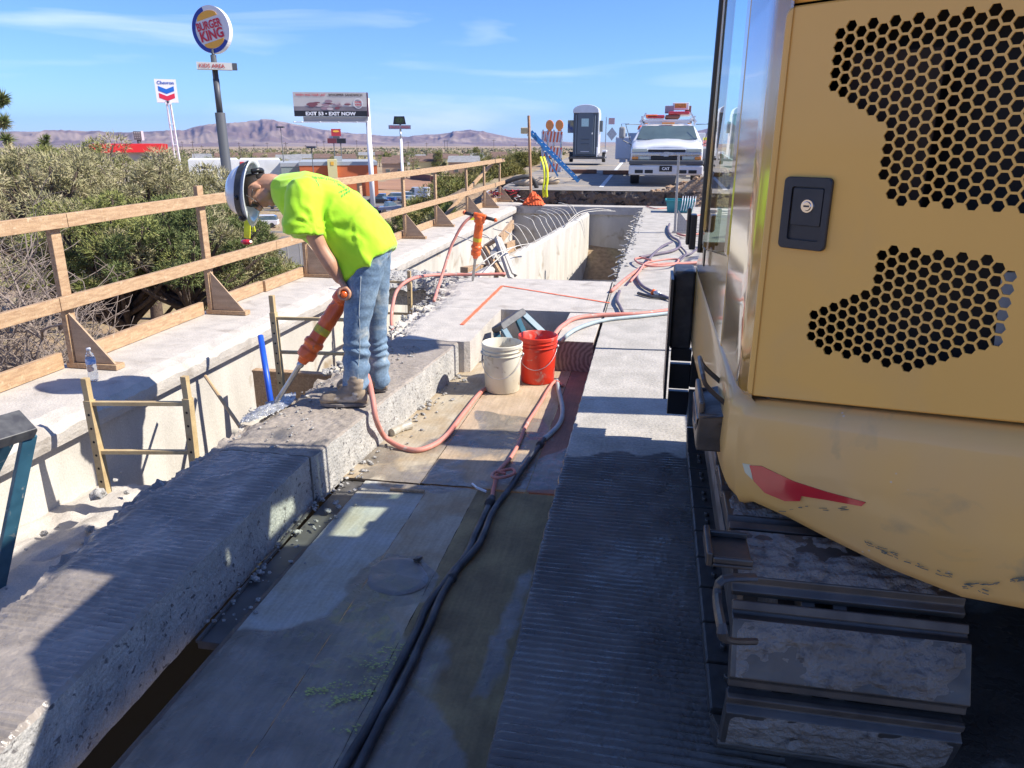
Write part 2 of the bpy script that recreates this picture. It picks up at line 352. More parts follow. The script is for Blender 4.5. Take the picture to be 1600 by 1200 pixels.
# ---- right slab (the machine stands on it)
def xl(y): return interp(y,[(-2,-.33),(1.4,-.35),(2.7,-.38),(5.7,-.40),(7.9,-.41),(18.9,-.28)])
def slab_z(x,y):
    g=smooth((4.3-y)/.9); a=.45+1.2*N3(x*1.1,y*1.1,2,2.2)+.4*N3(x,y,6,9)
    f=.0038*smooth((x-xl(y))/.03)*groove(y+.011*N3(x,y,0,2.2)+.003*N3(x,y,4,11)+.01*x)*max(.15,min(1,a+.5))*g
    return f+.004*FB(x,y,0,3)*g+.0012*FB(x,y,0,12)
def slab_mesh(y0,y1,x1,nx,ny,zf):
    mb=MB()
    def col(y,row):
        a=xl(y)+(.006*N3(0,y,5,14) if y<8 else .035*N3(0,y,5,6)+.02*N3(0,y,5,22)); r=[(a+.004,y,-.30),(a,y,-.012+zf(a,y))]
        for i in range(nx+1): x=a+.006+(x1-a-.006)*(i/nx); r.append((x,y,zf(x,y)))
        return r
    mb.rings([col(y0+(y1-y0)*j/ny,j) for j in range(ny+1)],cap=False,close=False)
    return mb
ws=lambda c: 1.25*smooth((3.72+.15*N3(c.x,0,1,5)-c.y)/.25)-.62*math.exp(-((c.x-.06)/.10)**2-((c.y-2.45)/.26)**2)-.5*math.exp(-((c.x+.36)/.05)**2-((c.y-3.35)/.5)**2)-.45*math.exp(-((c.x+.1)/.2)**2-((c.y-3.2)/.3)**2)-.3*math.exp(-((c.x-.0)/.3)**2-((c.y-3.62)/.1)**2)
a1=slab_mesh(.6,4.4,.42,34,620,slab_z).build('bridge_deck',MILL); wetattr(a1,ws); struct(a1)
a2=slab_mesh(4.4,18.9,.42,14,300,lambda x,y:.0015*FB(x,y,0,9)).build('bridge_deck',MILL); wetattr(a2,lambda c:.12 if c.y>6 else 0.); struct(a2)
mb=MB(); mb.box(.42,6.5,-1,18.9,-.3,-.002); mb.box(-.33,.42,-1,.6,-.3,-.002); a3=mb.build('bridge_deck',MILL); wetattr(a3,lambda c:.9 if c.y<3.7 else .2); struct(a3)
# pitted concrete
PITC=mat('pitted_concrete',(.47,.45,.41),.85,(.33,.32,.30),9,lo=.3,hi=.65,col3=(.13,.12,.115),s3=38,lo3=.60,hi3=.66,bump=1.,bs=55,bd=.012,grain=.2)
# ---- left beam with the worker on it
def bxl(y): return interp(y,[(0,-2.3),(1.3,-2.16),(1.85,-2.2),(2.7,-2.3),(3.2,-2.27),(3.6,-2.26),(4.8,-2.18),(5.7,-2.15),(7.0,-2.2),(8.5,-2.32)])
def bxr(y): return interp(y,[(0,-1.62),(1.3,-1.64),(3.26,-1.68),(3.27,-1.665),(5.38,-1.51),(5.6,-1.50),(5.61,-1.41),(6.85,-1.40)])
def beam_z(x,y):
    u=(x-bxl(y))/(bxr(y)-bxl(y)); e=smooth(u/.22)
    if y<3.24:
        a=.05+1.5*N3(x,y,8,2.4)+.8*smooth((u-.72)/.15)+.4*smooth((.3-u)/.1)
        f=.0045*groove(y+.03*x+.006*N3(x,y,0,4))*max(.04,min(1,a))*smooth((1-u)/.05)+.006*FB(x,y,0,4)+(.0035*FB(x,y,7,16)+.0028*FB(x*.5,y*1.6,3,40,2))*(1-smooth((u-.75)/.15))
    else:
        f=.004*FB(x,y,0,8)+.006*FB(x,y,0,24)*(1 if y<4.9 else .3)-.004
    return f-(1-e)*(.035+.04*FB(x,y,3,9))
def beam_mesh(y0,y1,nx,ny):
    mb=MB(); rs=[]
    for j in range(ny+1):
        y=y0+(y1-y0)*j/ny; a=bxl(y)+.05*FB(0,y,1,4.5); b=bxr(y)+.006*FB(2,y,1,7); r=[(a+.30,y,-.40),(a+.16+.05*FB(1,y,4,8),y,-.27),(a+.03+.04*FB(1,y,2,9),y,-.15)]
        for i in range(nx+1):
            x=a+(b-a)*i/nx; z=beam_z(x,y)
            if i==nx: z=-.010-.012*abs(N3(0,y,3,6))
            elif i==nx-1: x=b-.012-.008*abs(N3(0,y,9,9))
            r.append((x,y,z))
        r+= [(b+.003*N3(y,0,0,20),y,-.09),(b+.004*N3(y,4,0,20),y,-.18),(b,y,-.28)]
        rs.append(r)
    return mb.rings(rs,cap=True,close=True)
wb=lambda c: (1.0 if c.y<3.24 else .0+.35*smooth((3.9-c.y)/.5))
bb=beam_mesh(.5,3.25,34,420).build('concrete_beam',BMILL); wetattr(bb,wb)
for p in bb.data.polygons: pass
bb.data.materials.append(PITC)
for p in bb.data.polygons:
    if p.normal.x>.6 and p.center.z<-.012: p.material_index=1
tag(bb,'concrete beam strip with wet grooved milled top along the plywood floor','beam')
bb=beam_mesh(3.262,5.6,34,200).build('concrete_beam',CHIP); wetattr(bb,wb)
bb.data.materials.append(PITC)
for p in bb.data.polygons:
    if p.normal.x>.6 and p.center.z<-.012: p.material_index=1
tag(bb,'dry chipped concrete beam top that the worker stands on','beam')
# ---- cross deck
def cross():
    mb=MB(); ny=120; rs=[]
    for j in range(ny+1):
        y=5.605+(8.5-5.605)*j/ny; a=bxl(y)+.06*FB(0,y,1,4.5); b=bxr(y) if y<6.85 else -.412
        r=[(a+.1,y,-.5),(a+.02,y,-.3),(a-.08+.05*FB(1,y,2,9),y,-.15)]
        for i in range(31): x=a+(b-a)*i/30; e=smooth((x-a)/.25); r.append((x,y,.002*FB(x,y,0,9)-(1-e)*(.05+.07*FB(x,y,5,12))))
        r+=[(b,y,-.28)]; rs.append(r)
    return mb.rings(rs)
cz=cross().build('cross_deck',CONC); struct(cz)
# notch: far face, floor
mb=MB(); mb.box(-1.40,-.41,5.95,6.9,-.62,-.52); mb.box(-1.42,-.41,5.90,5.96,-.62,-.262); struct(mb.build('notch_floor',mat('notch_dirt',(.16,.13,.1),.95,(.1,.085,.07),8,bump=.8,bs=20))) 
# orange survey paint
PAINT=mat('orange_marking_paint',(.95,.13,.03),.7,(.8,.2,.1),30)
def stripe(mb,p,q,w,z=.006):
    p=Vector(p); q=Vector(q); n=Vector((-(q-p).y,(q-p).x,0)).normalized()*w/2; k=24; rs=[]
    for i in range(k+1):
        c=p.lerp(q,i/k); ww=1+.35*N3(c.x,c.y,0,14)
        rs.append([(c.x-n.x*ww,c.y-n.y*ww,z),(c.x+n.x*ww,c.y+n.y*ww,z)])
    mb.rings(rs,cap=False,close=False)
mb=MB(); A=atz(785,447); stripe(mb,atz(722,508),A,.035); stripe(mb,A,atz(953,474),.028); mb_=mb.build('paint_marking',PAINT); struct(mb_)
mb=MB(); stripe(mb,(bxr(3.4)-.1,3.75,.012),(bxl(3.5)+.25,3.72,.014),.008)
# thin dark lines across the right slab and along the cross deck
mb=MB(); 
for y0 in (5.62,7.05): stripe(mb,(-.40,y0,0),(.3,y0+.02,0),.008,.003)
stripe(mb,(-.42,6.9,0),(-.43,8.45,0),.012,.004); struct(mb.build('slab_dark_lines',DARK))
# ---- timber block under the cross deck edge (end grain towards us)
ENDG=bpy.data.materials.new('end_grain'); ENDG.use_nodes=True
t=ENDG.node_tree; b=t.nodes['Principled BSDF']; co=t.nodes.new('ShaderNodeTexCoord'); mp=t.nodes.new('ShaderNodeMapping'); mp.inputs['Location'].default_value=(.40,0,.16); mp.inputs['Scale'].default_value=(1,.15,1)
wv=t.nodes.new('ShaderNodeTexWave'); wv.wave_type='RINGS'; wv.rings_direction='Y'; wv.inputs['Scale'].default_value=9; wv.inputs['Distortion'].default_value=3.5; wv.inputs['Detail'].default_value=6; wv.inputs['Detail Scale'].default_value=2.5
cr=t.nodes.new('ShaderNodeValToRGB'); cr.color_ramp.elements[0].color=(.17,.13,.105,1); cr.color_ramp.elements[1].color=(.34,.28,.23,1)
for q,w in ((co.outputs['Object'],mp.inputs[0]),(mp.outputs[0],wv.inputs[0]),(wv.outputs[0],cr.inputs[0]),(cr.outputs[0],b.inputs['Base Color'])): t.links.new(q,w)
b.inputs['Roughness'].default_value=.85
mb=MB(); mb.box(-.735,-.425,5.80,6.84,-.262,-.004); tm=mb.build('timber_block',ENDG,bevel=.006); tm.data.materials.append(CONC)
for p in tm.data.polygons:
    if p.normal.z>.8: p.material_index=1
tag(tm,'thick square timber with curved end grain facing us beside the slab','timber')
# ---- plywood floor
def ply(c1,c2,c3,nm): return mat(nm,c1,.6,c2,3.5,stretch=(5,1,1),lo=.35,hi=.7,col3=c3,s3=2.6,lo3=.53,hi3=.63,bump=.3,bs=24,bstretch=(5,1,1),bd=.004,grain=.12,rough2=.35)
PL1=ply((.44,.34,.21),(.31,.22,.12),(.34,.34,.32),'plywood_tan'); PL2=ply((.38,.37,.30),(.30,.25,.15),(.46,.47,.45),'plywood_pale'); PL3=ply((.30,.22,.11),(.20,.14,.07),(.15,.14,.13),'plywood_brown')
WP=[([(343,990),(385,978),(440,985),(500,965),(545,930),(560,905),(600,960),(640,1010),(625,1050),(680,1100),(720,1199),(560,1290),(330,1290),(100,1290),(167,1200)],1.,.07),
 ([(552,722),(590,690),(640,700),(700,672),(760,665),(840,680),(850,712),(800,760),(700,772),(600,768),(560,750)],.62,.05),
 ([(800,765),(815,735),(850,712),(890,700),(880,740),(868,765)],1.,.03),([(560,890),(600,862),(660,868),(690,905),(670,940),(600,950),(560,925)],.9,.03),
 ([(740,640),(800,648),(850,655),(870,690),(800,690),(745,675)],.75,.03),([(600,1010),(690,960),(720,1010),(680,1100),(620,1090)],.62,.08),([(760,1090),(800,1010),(840,900),(830,860),(780,960),(735,1090)],.55,.05)]
WPW=[([atz(x,y,-.26).xy for x,y in P],k,w) for P,k,w in WP]
def wetfloor(c):
    p=Vector((c.x,c.y)); v=0
    for P,k,w in WPW:
        ins=inpoly2(p.x,p.y,P); d=min((geometry.intersect_point_line(p,a_,b_)[0]-p).length if 0<=geometry.intersect_point_line(p,a_,b_)[1]<=1 else min((a_-p).length,(b_-p).length) for a_,b_ in zip(P,P[1:]+P[:1])); s_=d if ins else -d
        v=max(v,k*smooth((s_+w)/(2*w)))
    return v
def inpoly2(x,y,P):
    c=False; n=len(P)
    for i in range(n):
        (x1,y1),(x2,y2)=P[i],P[(i+1)%n]
        if (y1>y)!=(y2>y) and x<(x2-x1)*(y-y1)/(y2-y1)+x1: c=not c
    return c
def pw(nm,a,b_,wet=(.27,.23,.18)): return wetmat(nm,a,b_,wet,gr=.08,bs=22,wr=.12)
PL1=pw('plywood_tan',(.46,.40,.30),(.38,.29,.18)); PL2=pw('plywood_pale',(.46,.46,.42),(.40,.36,.27)); PL3=pw('plywood_brown',(.33,.25,.12),(.20,.145,.075)); PL4=pw('plywood_dry',(.50,.38,.26),(.40,.29,.18)); PL5=pw('plywood_red',(.42,.20,.14),(.30,.16,.12))
for m_ in (PL1,PL2,PL3,PL4,PL5):     # stretched grain over the blotches
    t=m_.node_tree; l=t.links.new; b=t.nodes['Principled BSDF']; src=b.inputs['Base Color'].links[0].from_socket; co=t.nodes['Texture Coordinate'].outputs['Object']; mp=t.nodes.new('ShaderNodeMapping'); mp.inputs['Scale'].default_value=(9,.7,1); l(co,mp.inputs[0]); n=t.nodes.new('ShaderNodeTexNoise'); n.inputs['Scale'].default_value=7; n.inputs['Detail'].default_value=9; l(mp.outputs[0],n.inputs[0])
    r=t.nodes.new('ShaderNodeMapRange'); r.inputs[1].default_value=.3; r.inputs[2].default_value=.7; r.inputs[3].default_value=.88; r.inputs[4].default_value=1.10; l(n.outputs[0],r.inputs[0]); x=t.nodes.new('ShaderNodeMixRGB'); x.blend_type='MULTIPLY'; x.inputs[0].default_value=1; l(src,x.inputs[1]); l(r.outputs[0],x.inputs[2]); l(x.outputs[0],b.inputs['Base Color'])
def sheet(x0,x1,y0,y1,m,lab,z=-.26,dx=0.):
    mb=MB()
    def fn(u,v):
        x=x0+(x1-x0)*u; y=y0+(y1-y0)*v; 
        if u in(0,1): x+=.003*FB(u,y,0,9)
        if v in(0,1): y+=.005*FB(x,v,0,9)
        w=wetfloor(V(x,y,0)); return (x,y,z+.0025*FB(x,y,z,2.5)+w*(.0016+.0022*FB(x,y,z,16)+.0022*max(0,N3(x*3,y,1,14))))
    mb.grid(fn,max(8,int((x1-x0)/.012)),int((y1-y0)/.014)); mb.box(x0+.012,x1-.012,y0+.012,y1-.012,z-.02,z-.006); o=mb.build('plywood_sheet',m,smooth=False); wetattr(o,wetfloor); return tag(o,lab,'plywood','plywood sheets of the work floor')
sheet(-1.50,-1.13,.4,3.54,PL2,'pale slurry stained plywood sheet nearest the milled beam, foreground left')
sheet(-1.128,-.86,.4,3.545,PL1,'middle foreground plywood sheet under the twin black hoses')
sheet(-.858,-.395,.4,3.55,PL3,'brown stained plywood sheet along the dark grooved slab, foreground right')
sheet(-1.66,-1.19,3.56,5.9,PL1,'tan plywood sheet below the chipped beam with the white debris along its edge')
sheet(-1.186,-.60,3.565,5.9,PL4,'light tan plywood sheet carrying the two buckets')
sheet(-.596,-.405,3.57,5.9,PL5,'reddish plywood strip between the red bucket and the slab')
# ledger board by the beam, dark slot before it
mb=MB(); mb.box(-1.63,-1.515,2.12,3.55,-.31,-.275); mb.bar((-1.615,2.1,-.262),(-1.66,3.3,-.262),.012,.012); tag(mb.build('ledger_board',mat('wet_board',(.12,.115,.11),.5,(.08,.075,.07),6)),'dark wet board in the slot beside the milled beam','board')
mb=MB(); mb.box(-1.95,-1.80,-.5,5.6,-1.7,-.42); tag(mb.build('web_wall',DARK),'hidden concrete web wall carrying the milled beam, coloured black as slot shade','wall')  # wall coloured black so the slot reads as deep shade
mb=MB(); mb.box(-3.4,-.3,-.5,6.0,-1.75,-1.7); struct(mb.build('cell_floor',DARK))  # black floor stands in for the shade below the plywood
mb=MB(); mb.bar((-1.515,.4,-.29),(-1.505,2.8,-.285),.03,.05,mi=0); tag(mb.build('joist',mat('old_joist',(.2,.15,.11),.8,(.12,.09,.07),9,stretch=(6,1,6),bump=.5)),'rough wooden joist edge under the near plywood beside the dark slot','joist')
# slurry on the plywood
SLUR=mat('wet_slurry',(.17,.155,.135),.25,(.22,.20,.18),5,bump=.5,bs=12,bd=.012,rough2=.5)
SLURD=mat('grey_slurry',(.30,.265,.225),.5,(.25,.22,.19),6,bump=.5,bs=16,bd=.01,rough2=.8)
def blob(pts,m,nm,z=-.2555,h=.003,lab=None):
    P=[atz(*p,z) for p in pts]; P=[V(p.x,p.y,0) for p in smooth_path(P+[P[0]],10)[:-1]]; c=sum(P,V(0,0,0))/len(P); rs=[]
    for k,s in enumerate((1.0,.93,.8,.6,.35,.05)):
        r=[]
        for p in P:
            q=c+(p-c)*(s*(1+.09*FB(p.x,p.y,0,7)*(1 if k<2 else .5))); r.append((q.x,q.y,z+(0 if k==0 else h*(1+.8*FB(q.x,q.y,0,11)))))
        rs.append(r)
    mb=MB(); mb.rings(rs,cap=False); mb.add([rs[-1][i] for i in range(len(P))],[tuple(range(len(P)))]); o=mb.build(nm,m,smooth=True); return tag(o,lab,'slurry',kind='stuff')
blob([(580,885),(610,872),(650,875),(668,900),(655,922),(610,930),(576,912)],SLUR,'slurry',z=-.2575,h=.006,lab='small ridged pile of slurry in the middle of the plywood')
GRN=mat('pale_green_fleck',(.50,.56,.34),.9,(.4,.38,.25),30,col3=(.3,.27,.2),s3=22,lo3=.5,hi3=.58)
mb=MB(); q_=random.Random(6)  # yellow-green flecks in loose clusters on the floor
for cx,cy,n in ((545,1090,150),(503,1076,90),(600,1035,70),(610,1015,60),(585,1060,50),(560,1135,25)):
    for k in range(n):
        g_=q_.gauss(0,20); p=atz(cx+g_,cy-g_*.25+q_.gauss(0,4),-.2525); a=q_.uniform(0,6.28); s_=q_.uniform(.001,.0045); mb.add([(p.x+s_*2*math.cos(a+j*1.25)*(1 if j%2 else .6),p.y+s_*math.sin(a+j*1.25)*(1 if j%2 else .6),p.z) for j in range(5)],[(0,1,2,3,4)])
tag(mb.build('yellow_green_flecks',mat('yellow_green_fleck',(.50,.58,.16),.9,(.42,.44,.15),30)),'yellow green flecks on the wet plywood beside the black hoses','chalk',kind='stuff')
# ---- edge girder on the left: flange, wall
def girder():
    mb=MB(); ny=330; rs=[]
    for j in range(ny+1):
        y=.3+19.2*j/ny; c=.022*FB(0,y,0,2.6)+.022*FB(0,y,6,14); e=.03*abs(FB(3,y,0,5)); zz=.0
        rs.append([(-4.16,y,-1.7),(-4.16,y,0),(-3.9,y,.004*FB(1,y,0,6)),(-3.65,y,.006*FB(2,y,0,6)),(-3.50+c*.6,y,-.002-.012*abs(FB(5,y,0,9))),(-3.40+c,y,-.02-e),(-3.36+c*.5,y,-.07-e),(-3.365+c*.2,y,-.13),(-3.375,y,-.17),(-3.47,y,-.175),(-3.475,y,-.5),(-3.475,y,-1.7)])
    return mb.rings(rs,cap=True)
g=girder().build('edge_girder',CONC); g.data.materials.append(CONCW)
for p in g.data.polygons:
    if p.center.z<-.16: p.material_index=1
tag(g,'concrete edge girder with chipped flange carrying the wooden guardrail','girder')
# ---- near cell floor with rubble
mb=MB(); mb.grid(lambda u,v:(-3.5+1.5*u,.3+9*v,interp(.3+9*v,[(0,-.5),(3.2,-.55),(3.9,-.62),(4.5,-1.3),(9,-1.5)])+.04*FB(u*3,v*9,0,2.2)+.02*FB(u*3,v*9,0,9)),40,160)
struct(mb.build('cell_floor',CONC,smooth=True))
mb=MB(); mb.box(-3.5,-.35,9,18.6,-1.75,-1.6); struct(mb.build('cell_floor',CONCW))
# remaining deck spur across the cell at Y 8.3
mb=MB(); 
def spur(u,v):
    x=-3.38+1.25*u; y=8.25+.75*v+.12*FB(u*4,v*2,0,1.5); return (x,y,.01-.12*smooth(1-v*3)*1-.05*smooth(v*4-3)+.05*FB(x,y,0,6)-.03)
mb.grid(spur,40,26); mb.box(-3.38,-2.15,8.4,8.95,-.35,-.06); tag(mb.build('deck_remnant',BROK),'broken strip of old deck spanning the open cell behind the worker','concrete remnant')
# end diaphragm
mb=MB(); mb.box(-3.5,-.24,18.5,18.95,-.20,.0); a=mb.build('end_beam',CONC,bevel=.01); tag(a,'pale concrete end beam across the far end of the open cells','beam')
mb=MB(); mb.box(-3.48,-.24,18.56,18.93,-1.7,-.203); tag(mb.build('end_wall',CONCW),'tan concrete wall closing the far end of the cells','wall')
# wall under the right slab edge
mb=MB(); mb.box(-.30,-.1,8.4,18.55,-1.7,-.302); mb.box(-2.2,-.3,8.38,8.48,-1.7,-.29); tag(mb.build('cell_wall',CONCW),'concrete cell wall below the right slab edge','wall')
# middle web
mb=MB(); wp=[(17.9,-1.56),(14,-1.82),(11,-2.08),(9.2,-2.22)]
rs=[]
for j in range(90):
    y=18.4-9.4*j/89; x=interp(y,[(b,a_) for b,a_ in sorted(wp)]); t_=.015*FB(0,y,0,5); rs.append([(x,y,-1.7),(x,y,-.17+t_),(x-.05,y,-.13+t_*2),(x-.16,y,-.15+t_),(x-.20,y,-.2),(x-.20,y,-1.7)])
mb.rings(rs); tag(mb.build('web_wall',CONCW),'pale concrete web wall between the two open cells with bent rebar on top','wall')
# bent rebar hoops along the web
for i in range(17):
    y=10.2+i*.44+rnd.uniform(-.06,.06); x=interp(y,[(b,a_) for b,a_ in sorted(wp)])-.1; L_=rnd.uniform(.28,.50); h=rnd.uniform(.08,.20)
    if i in (3,9): L_*=.6
    pts=[(x+.03,y,-.2),(x,y,-.1),(x-.10,y+.0,.02+h*.3),(x-L_*.5,y+.03,.03+h*.8),(x-L_*.85,y+.05,.04+h),(x-L_,y+.07,.05+h*rnd.uniform(.85,1.1))]
    mb=MB(); mb.tube(smooth_path(pts,4),.0085,6); tag(mb.build('rebar',REBAR,smooth=True),'pale bent rebar hook curling left from the web wall top','rebar','bent rebar hooks along the web wall')
for i,pts in enumerate([[(-1.75,15,-.1),(-1.6,16.2,.02),(-1.3,17,.03),(-.9,17.6,-.02)],[(-1.75,15.5,-.05),(-1.6,16.5,.05),(-1.3,17.2,.06),(-1.0,17.6,.0)],[(-2.15,9.3,-.1),(-1.95,10.3,.1),(-1.8,11.6,.0)],[(-2.3,9.1,-.1),(-2.05,9.4,.12),(-1.95,10.4,.1)]]):
    mb=MB(); mb.tube(smooth_path(pts,6),.008,6); tag(mb.build('rebar',REBAR,smooth=True),'long thin loose rebar lying along the web wall top','rebar','loose long rebar on the web wall')
# comb of stubs along the right slab edge
for i in range(46):
    y=8.8+i*.21+rnd.uniform(-.03,.03); x=xl(y)+.02; L_=rnd.uniform(.08,.2); z=-.03-rnd.uniform(0,.06)
    mb=MB(); mb.tube([(x+.05,y,z),(x-L_*.5,y+.01,z+rnd.uniform(-.01,.02)),(x-L_,y+rnd.uniform(-.05,.05),z+rnd.uniform(-.04,.03))],.009,6); tag(mb.build('rebar_stub',REBAR),'short pale rebar stub poking out of the slab edge over the far cell','rebar','rebar stubs along the slab edge')
# loose rubble
def rubble(name,lab,n,fn,r0,r1,m=BROK,sd=0):
    mb=MB(); q=random.Random(sd)
    for i in range(n):
        x,y,z=fn(q); mb.rock((x,y,z),q.uniform(r0,r1)*(q.random()**2*.8+.4),sd=i+sd)
    return tag(mb.build(name,m),lab,'rubble',kind='stuff')
rubble('rubble','broken concrete chips along the left edge of the cross deck',520,lambda q:(lambda y:(bxl(y)+q.uniform(-.12,.16),y,-.055+q.uniform(-.05,.03)))(q.uniform(4.7,8.5)),.01,.035,sd=11)
rubble('rubble','concrete rubble on the deck remnant behind the worker',200,lambda q:(q.uniform(-3.3,-2.1),q.uniform(8.3,9.0),-.02+q.uniform(-.06,.01)),.01,.035,sd=12)
rubble('rubble','crumbled concrete along the far slab edge',260,lambda q:(lambda y:(xl(y)+q.uniform(-.06,.10),y,q.uniform(-.03,.012)))(q.uniform(8.5,18)),.01,.035,sd=13)
rubble('debris','small white chips and grit along the foot of the beams',240,lambda q:(lambda y:(bxr(y)+abs(q.gauss(.0,.07))+.01,y,-.252))(q.uniform(2.2,5.5)),.004,.02,sd=14)
rubble('grit','fine stone chips scattered on the chipped beam top',260,lambda q:(lambda y:(q.uniform(bxl(y)+.02,bxl(y)+.45),y,.003))(q.uniform(3.3,5.4)),.003,.013,sd=15)
rubble('rubble','fallen concrete pieces on the near cell floor',60,lambda q:(q.uniform(-3.4,-2.3),q.uniform(1.4,3.9),-.53),.006,.03,sd=16)
mb=MB(); p=aty(152,772,3.3); mb.rock((p.x,p.y,p.z),.045,sd=3,fl=.8); tag(mb.build('concrete_chunk',BROK),'pale concrete chunk lying on the near cell floor','concrete chunk')
mb=MB(); p=atz(653,873,-.24); mb.rock(p,.022,sd=5); tag(mb.build('stone',mat('wet_stone',(.1,.09,.08),.4)),'small dark stone beside the ridged slurry pile','stone')
# ================================================================ excavator
YEL=mat('yellow_paint',(.84,.46,.095),.55,(.78,.43,.09),2,col3=(.66,.40,.14),s3=2.6,lo3=.55,hi3=.85,coat=.25,bump=.02,bs=8,bd=.01)
def specks(m):
    t=m.node_tree; b=t.nodes['Principled BSDF']; src=b.inputs['Base Color'].links[0].from_socket; co=t.nodes['Texture Coordinate'].outputs['Object']; l=t.links.new
    v=t.nodes.new('ShaderNodeTexVoronoi'); v.inputs['Scale'].default_value=26; v.inputs['Randomness'].default_value=1; l(co,v.inputs[0])
    n=t.nodes.new('ShaderNodeTexNoise'); n.inputs['Scale'].default_value=9; l(co,n.inputs[0])
    r=t.nodes.new('ShaderNodeMapRange'); r.inputs[1].default_value=.055; r.inputs[2].default_value=.09; r.inputs[3].default_value=1; r.inputs[4].default_value=0; l(v.outputs['Distance'],r.inputs[0])
    r2=t.nodes.new('ShaderNodeMapRange'); r2.inputs[1].default_value=.55; r2.inputs[2].default_value=.62; l(n.outputs[0],r2.inputs[0])
    mu=t.nodes.new('ShaderNodeMath'); mu.operation='MULTIPLY'; l(r.outputs[0],mu.inputs[0]); l(r2.outputs[0],mu.inputs[1])
    mi=t.nodes.new('ShaderNodeMixRGB'); l(mu.outputs[0],mi.inputs[0]); l(src,mi.inputs[1]); mi.inputs[2].default_value=(.62,.52,.40,1); l(mi.outputs[0],b.inputs['Base Color']); return m
YELD=specks(mat('dusty_yellow_paint',(.78,.44,.10),.5,(.62,.41,.19),1.3,lo=.35,hi=.7,col3=(.42,.30,.14),s3=5,lo3=.62,hi3=.72,coat=.35,bump=.03,bs=10,bd=.01))
YELG=mat('glossy_yellow_side',(.60,.33,.07),.2,(.52,.31,.09),3,col3=(.45,.27,.2),s3=4,lo3=.62,hi3=.7,coat=1.,bump=.04,bs=6,bd=.01)
RED=mat('red_reflector',(.55,.02,.03),.25,(.45,.015,.025),9,coat=1.)
TRK=mat('track_steel',(.062,.06,.058),.5,(.115,.10,.085),9,metal=.5,bump=.4,bs=25,bd=.006,rough2=.3)
RAILM=mat('track_edge_steel',(.12,.10,.08),.5,(.06,.05,.045),12,metal=.4,bump=.3,bs=30,bd=.004)
MUD=mat('caked_mud',(.145,.13,.115),.7,(.22,.20,.175),9,lo=.35,hi=.65,col3=(.09,.085,.08),s3=22,lo3=.55,hi3=.7,bump=1.,bs=34,bd=.03,rough2=.3)
EX=thing('excavator',(1.3,2.8,0),'yellow excavator filling the right side, honeycomb vents in its rear door','excavator')
ANG=R(38); PD=V(math.cos(ANG),-math.sin(ANG),0); PN=V(-math.sin(ANG),-math.cos(ANG),0); P0=V(.29,1.8,0)
def pp(u,z,o=0.): return P0+PD*u+PN*o+V(0,0,z)
def p_uz(px,py,o=0.):
    d=ray(px,py); q=P0+PN*o; t=(q-C0).dot(PN)/d.dot(PN); p=C0+d*t; return (p-P0).dot(PD),p.z
# plan path of the upper body, with outward normals
cp=[(.222,3.86),(.223,3.3),(.225,2.75),(.229,2.35),(.235,2.0),(.2365,1.93),(.243,1.885),(.262,1.855),(.29-.03*.788-.003,1.8+.03*.6157-.002)]
cp+= [tuple(pp(u,0).xy) for u in (.0,.1,.2,.35,.5,.65,.8,.95)]+[(1.25,1.06),(1.55,.98),(1.9,1.0),(2.25,1.25),(2.42,1.7),(2.46,2.4),(2.46,3.86)]
def offs(o):
    out=[]
    for i,p in enumerate(cp):
        a=Vector(cp[max(i-1,0)]); b=Vector(cp[min(i+1,len(cp)-1)]); d=(b-a).normalized(); n=Vector((d.y,-d.x)); 
        n=-n if n.dot(Vector((1.3,2.8))-Vector(p))>0 else n
        out.append(Vector(p)+n*o)
    return out
ZB=[(-9,.66),(-.12,.66),(-.05,.64)]+[p_uz(*q,.02) for q in [(1180,790),(1250,830),(1350,880),(1420,915),(1490,940),(1530,952),(1600,955)]]
ZB=sorted(ZB); ZB.append((2,ZB[-1][1]))
def uof(p): return (Vector((p[0],p[1],0))-P0).dot(PD) if p[1]<1.9 and p[0]<1.2 else (-9 if p[0]<1 else 2)
def ringpath(o,zf): return [(q.x,q.y,zf(i)) for i,q in enumerate(offs(o))]
def zb(i): return interp(cp[i][1],[(2.0,.655),(3.86,.53)]) if (cp[i][0]<.5 and cp[i][1]>1.95) else interp(uof(cp[i]),ZB)
def zd(u): return .945+max(0,u+.047)*.165
def zt(i): u=uof(cp[i]); return zd(u)-.015 if -1<u<1.5 else (.93 if u<0 else zd(1.2)-.015)
# counterweight skirt
from functools import partial
mb=MB()
def bul(i,o): 
    k=smooth((2.6-cp[i][1])/.6) if (cp[i][0]<.24 and cp[i][1]>1.95) else 1.
    return o*k if o>0 else o
lv=[(-.25,0,.03),(-.06,0,.002),(-.012,0,0),(.004,0,.008),(.016,0,.03),(.024,.4,0),(.022,.72,0),(.019,.86,0),(.012,.93,0),(-.002,.97,0),(-.012,.99,0),(-.015,1.,0),(-.10,1.,0)]
rs=[]
for o,t_,dz in lv:
    pts=[]
    for i in range(len(cp)): q_=offs(bul(i,o))[i]; pts.append((q_.x,q_.y,zb(i)*(1-t_)+zt(i)*t_+dz))
    rs.append(pts)
mb.rings(rs,cap=False,close=False); mb.build('counterweight',YELD,EX,smooth=True)
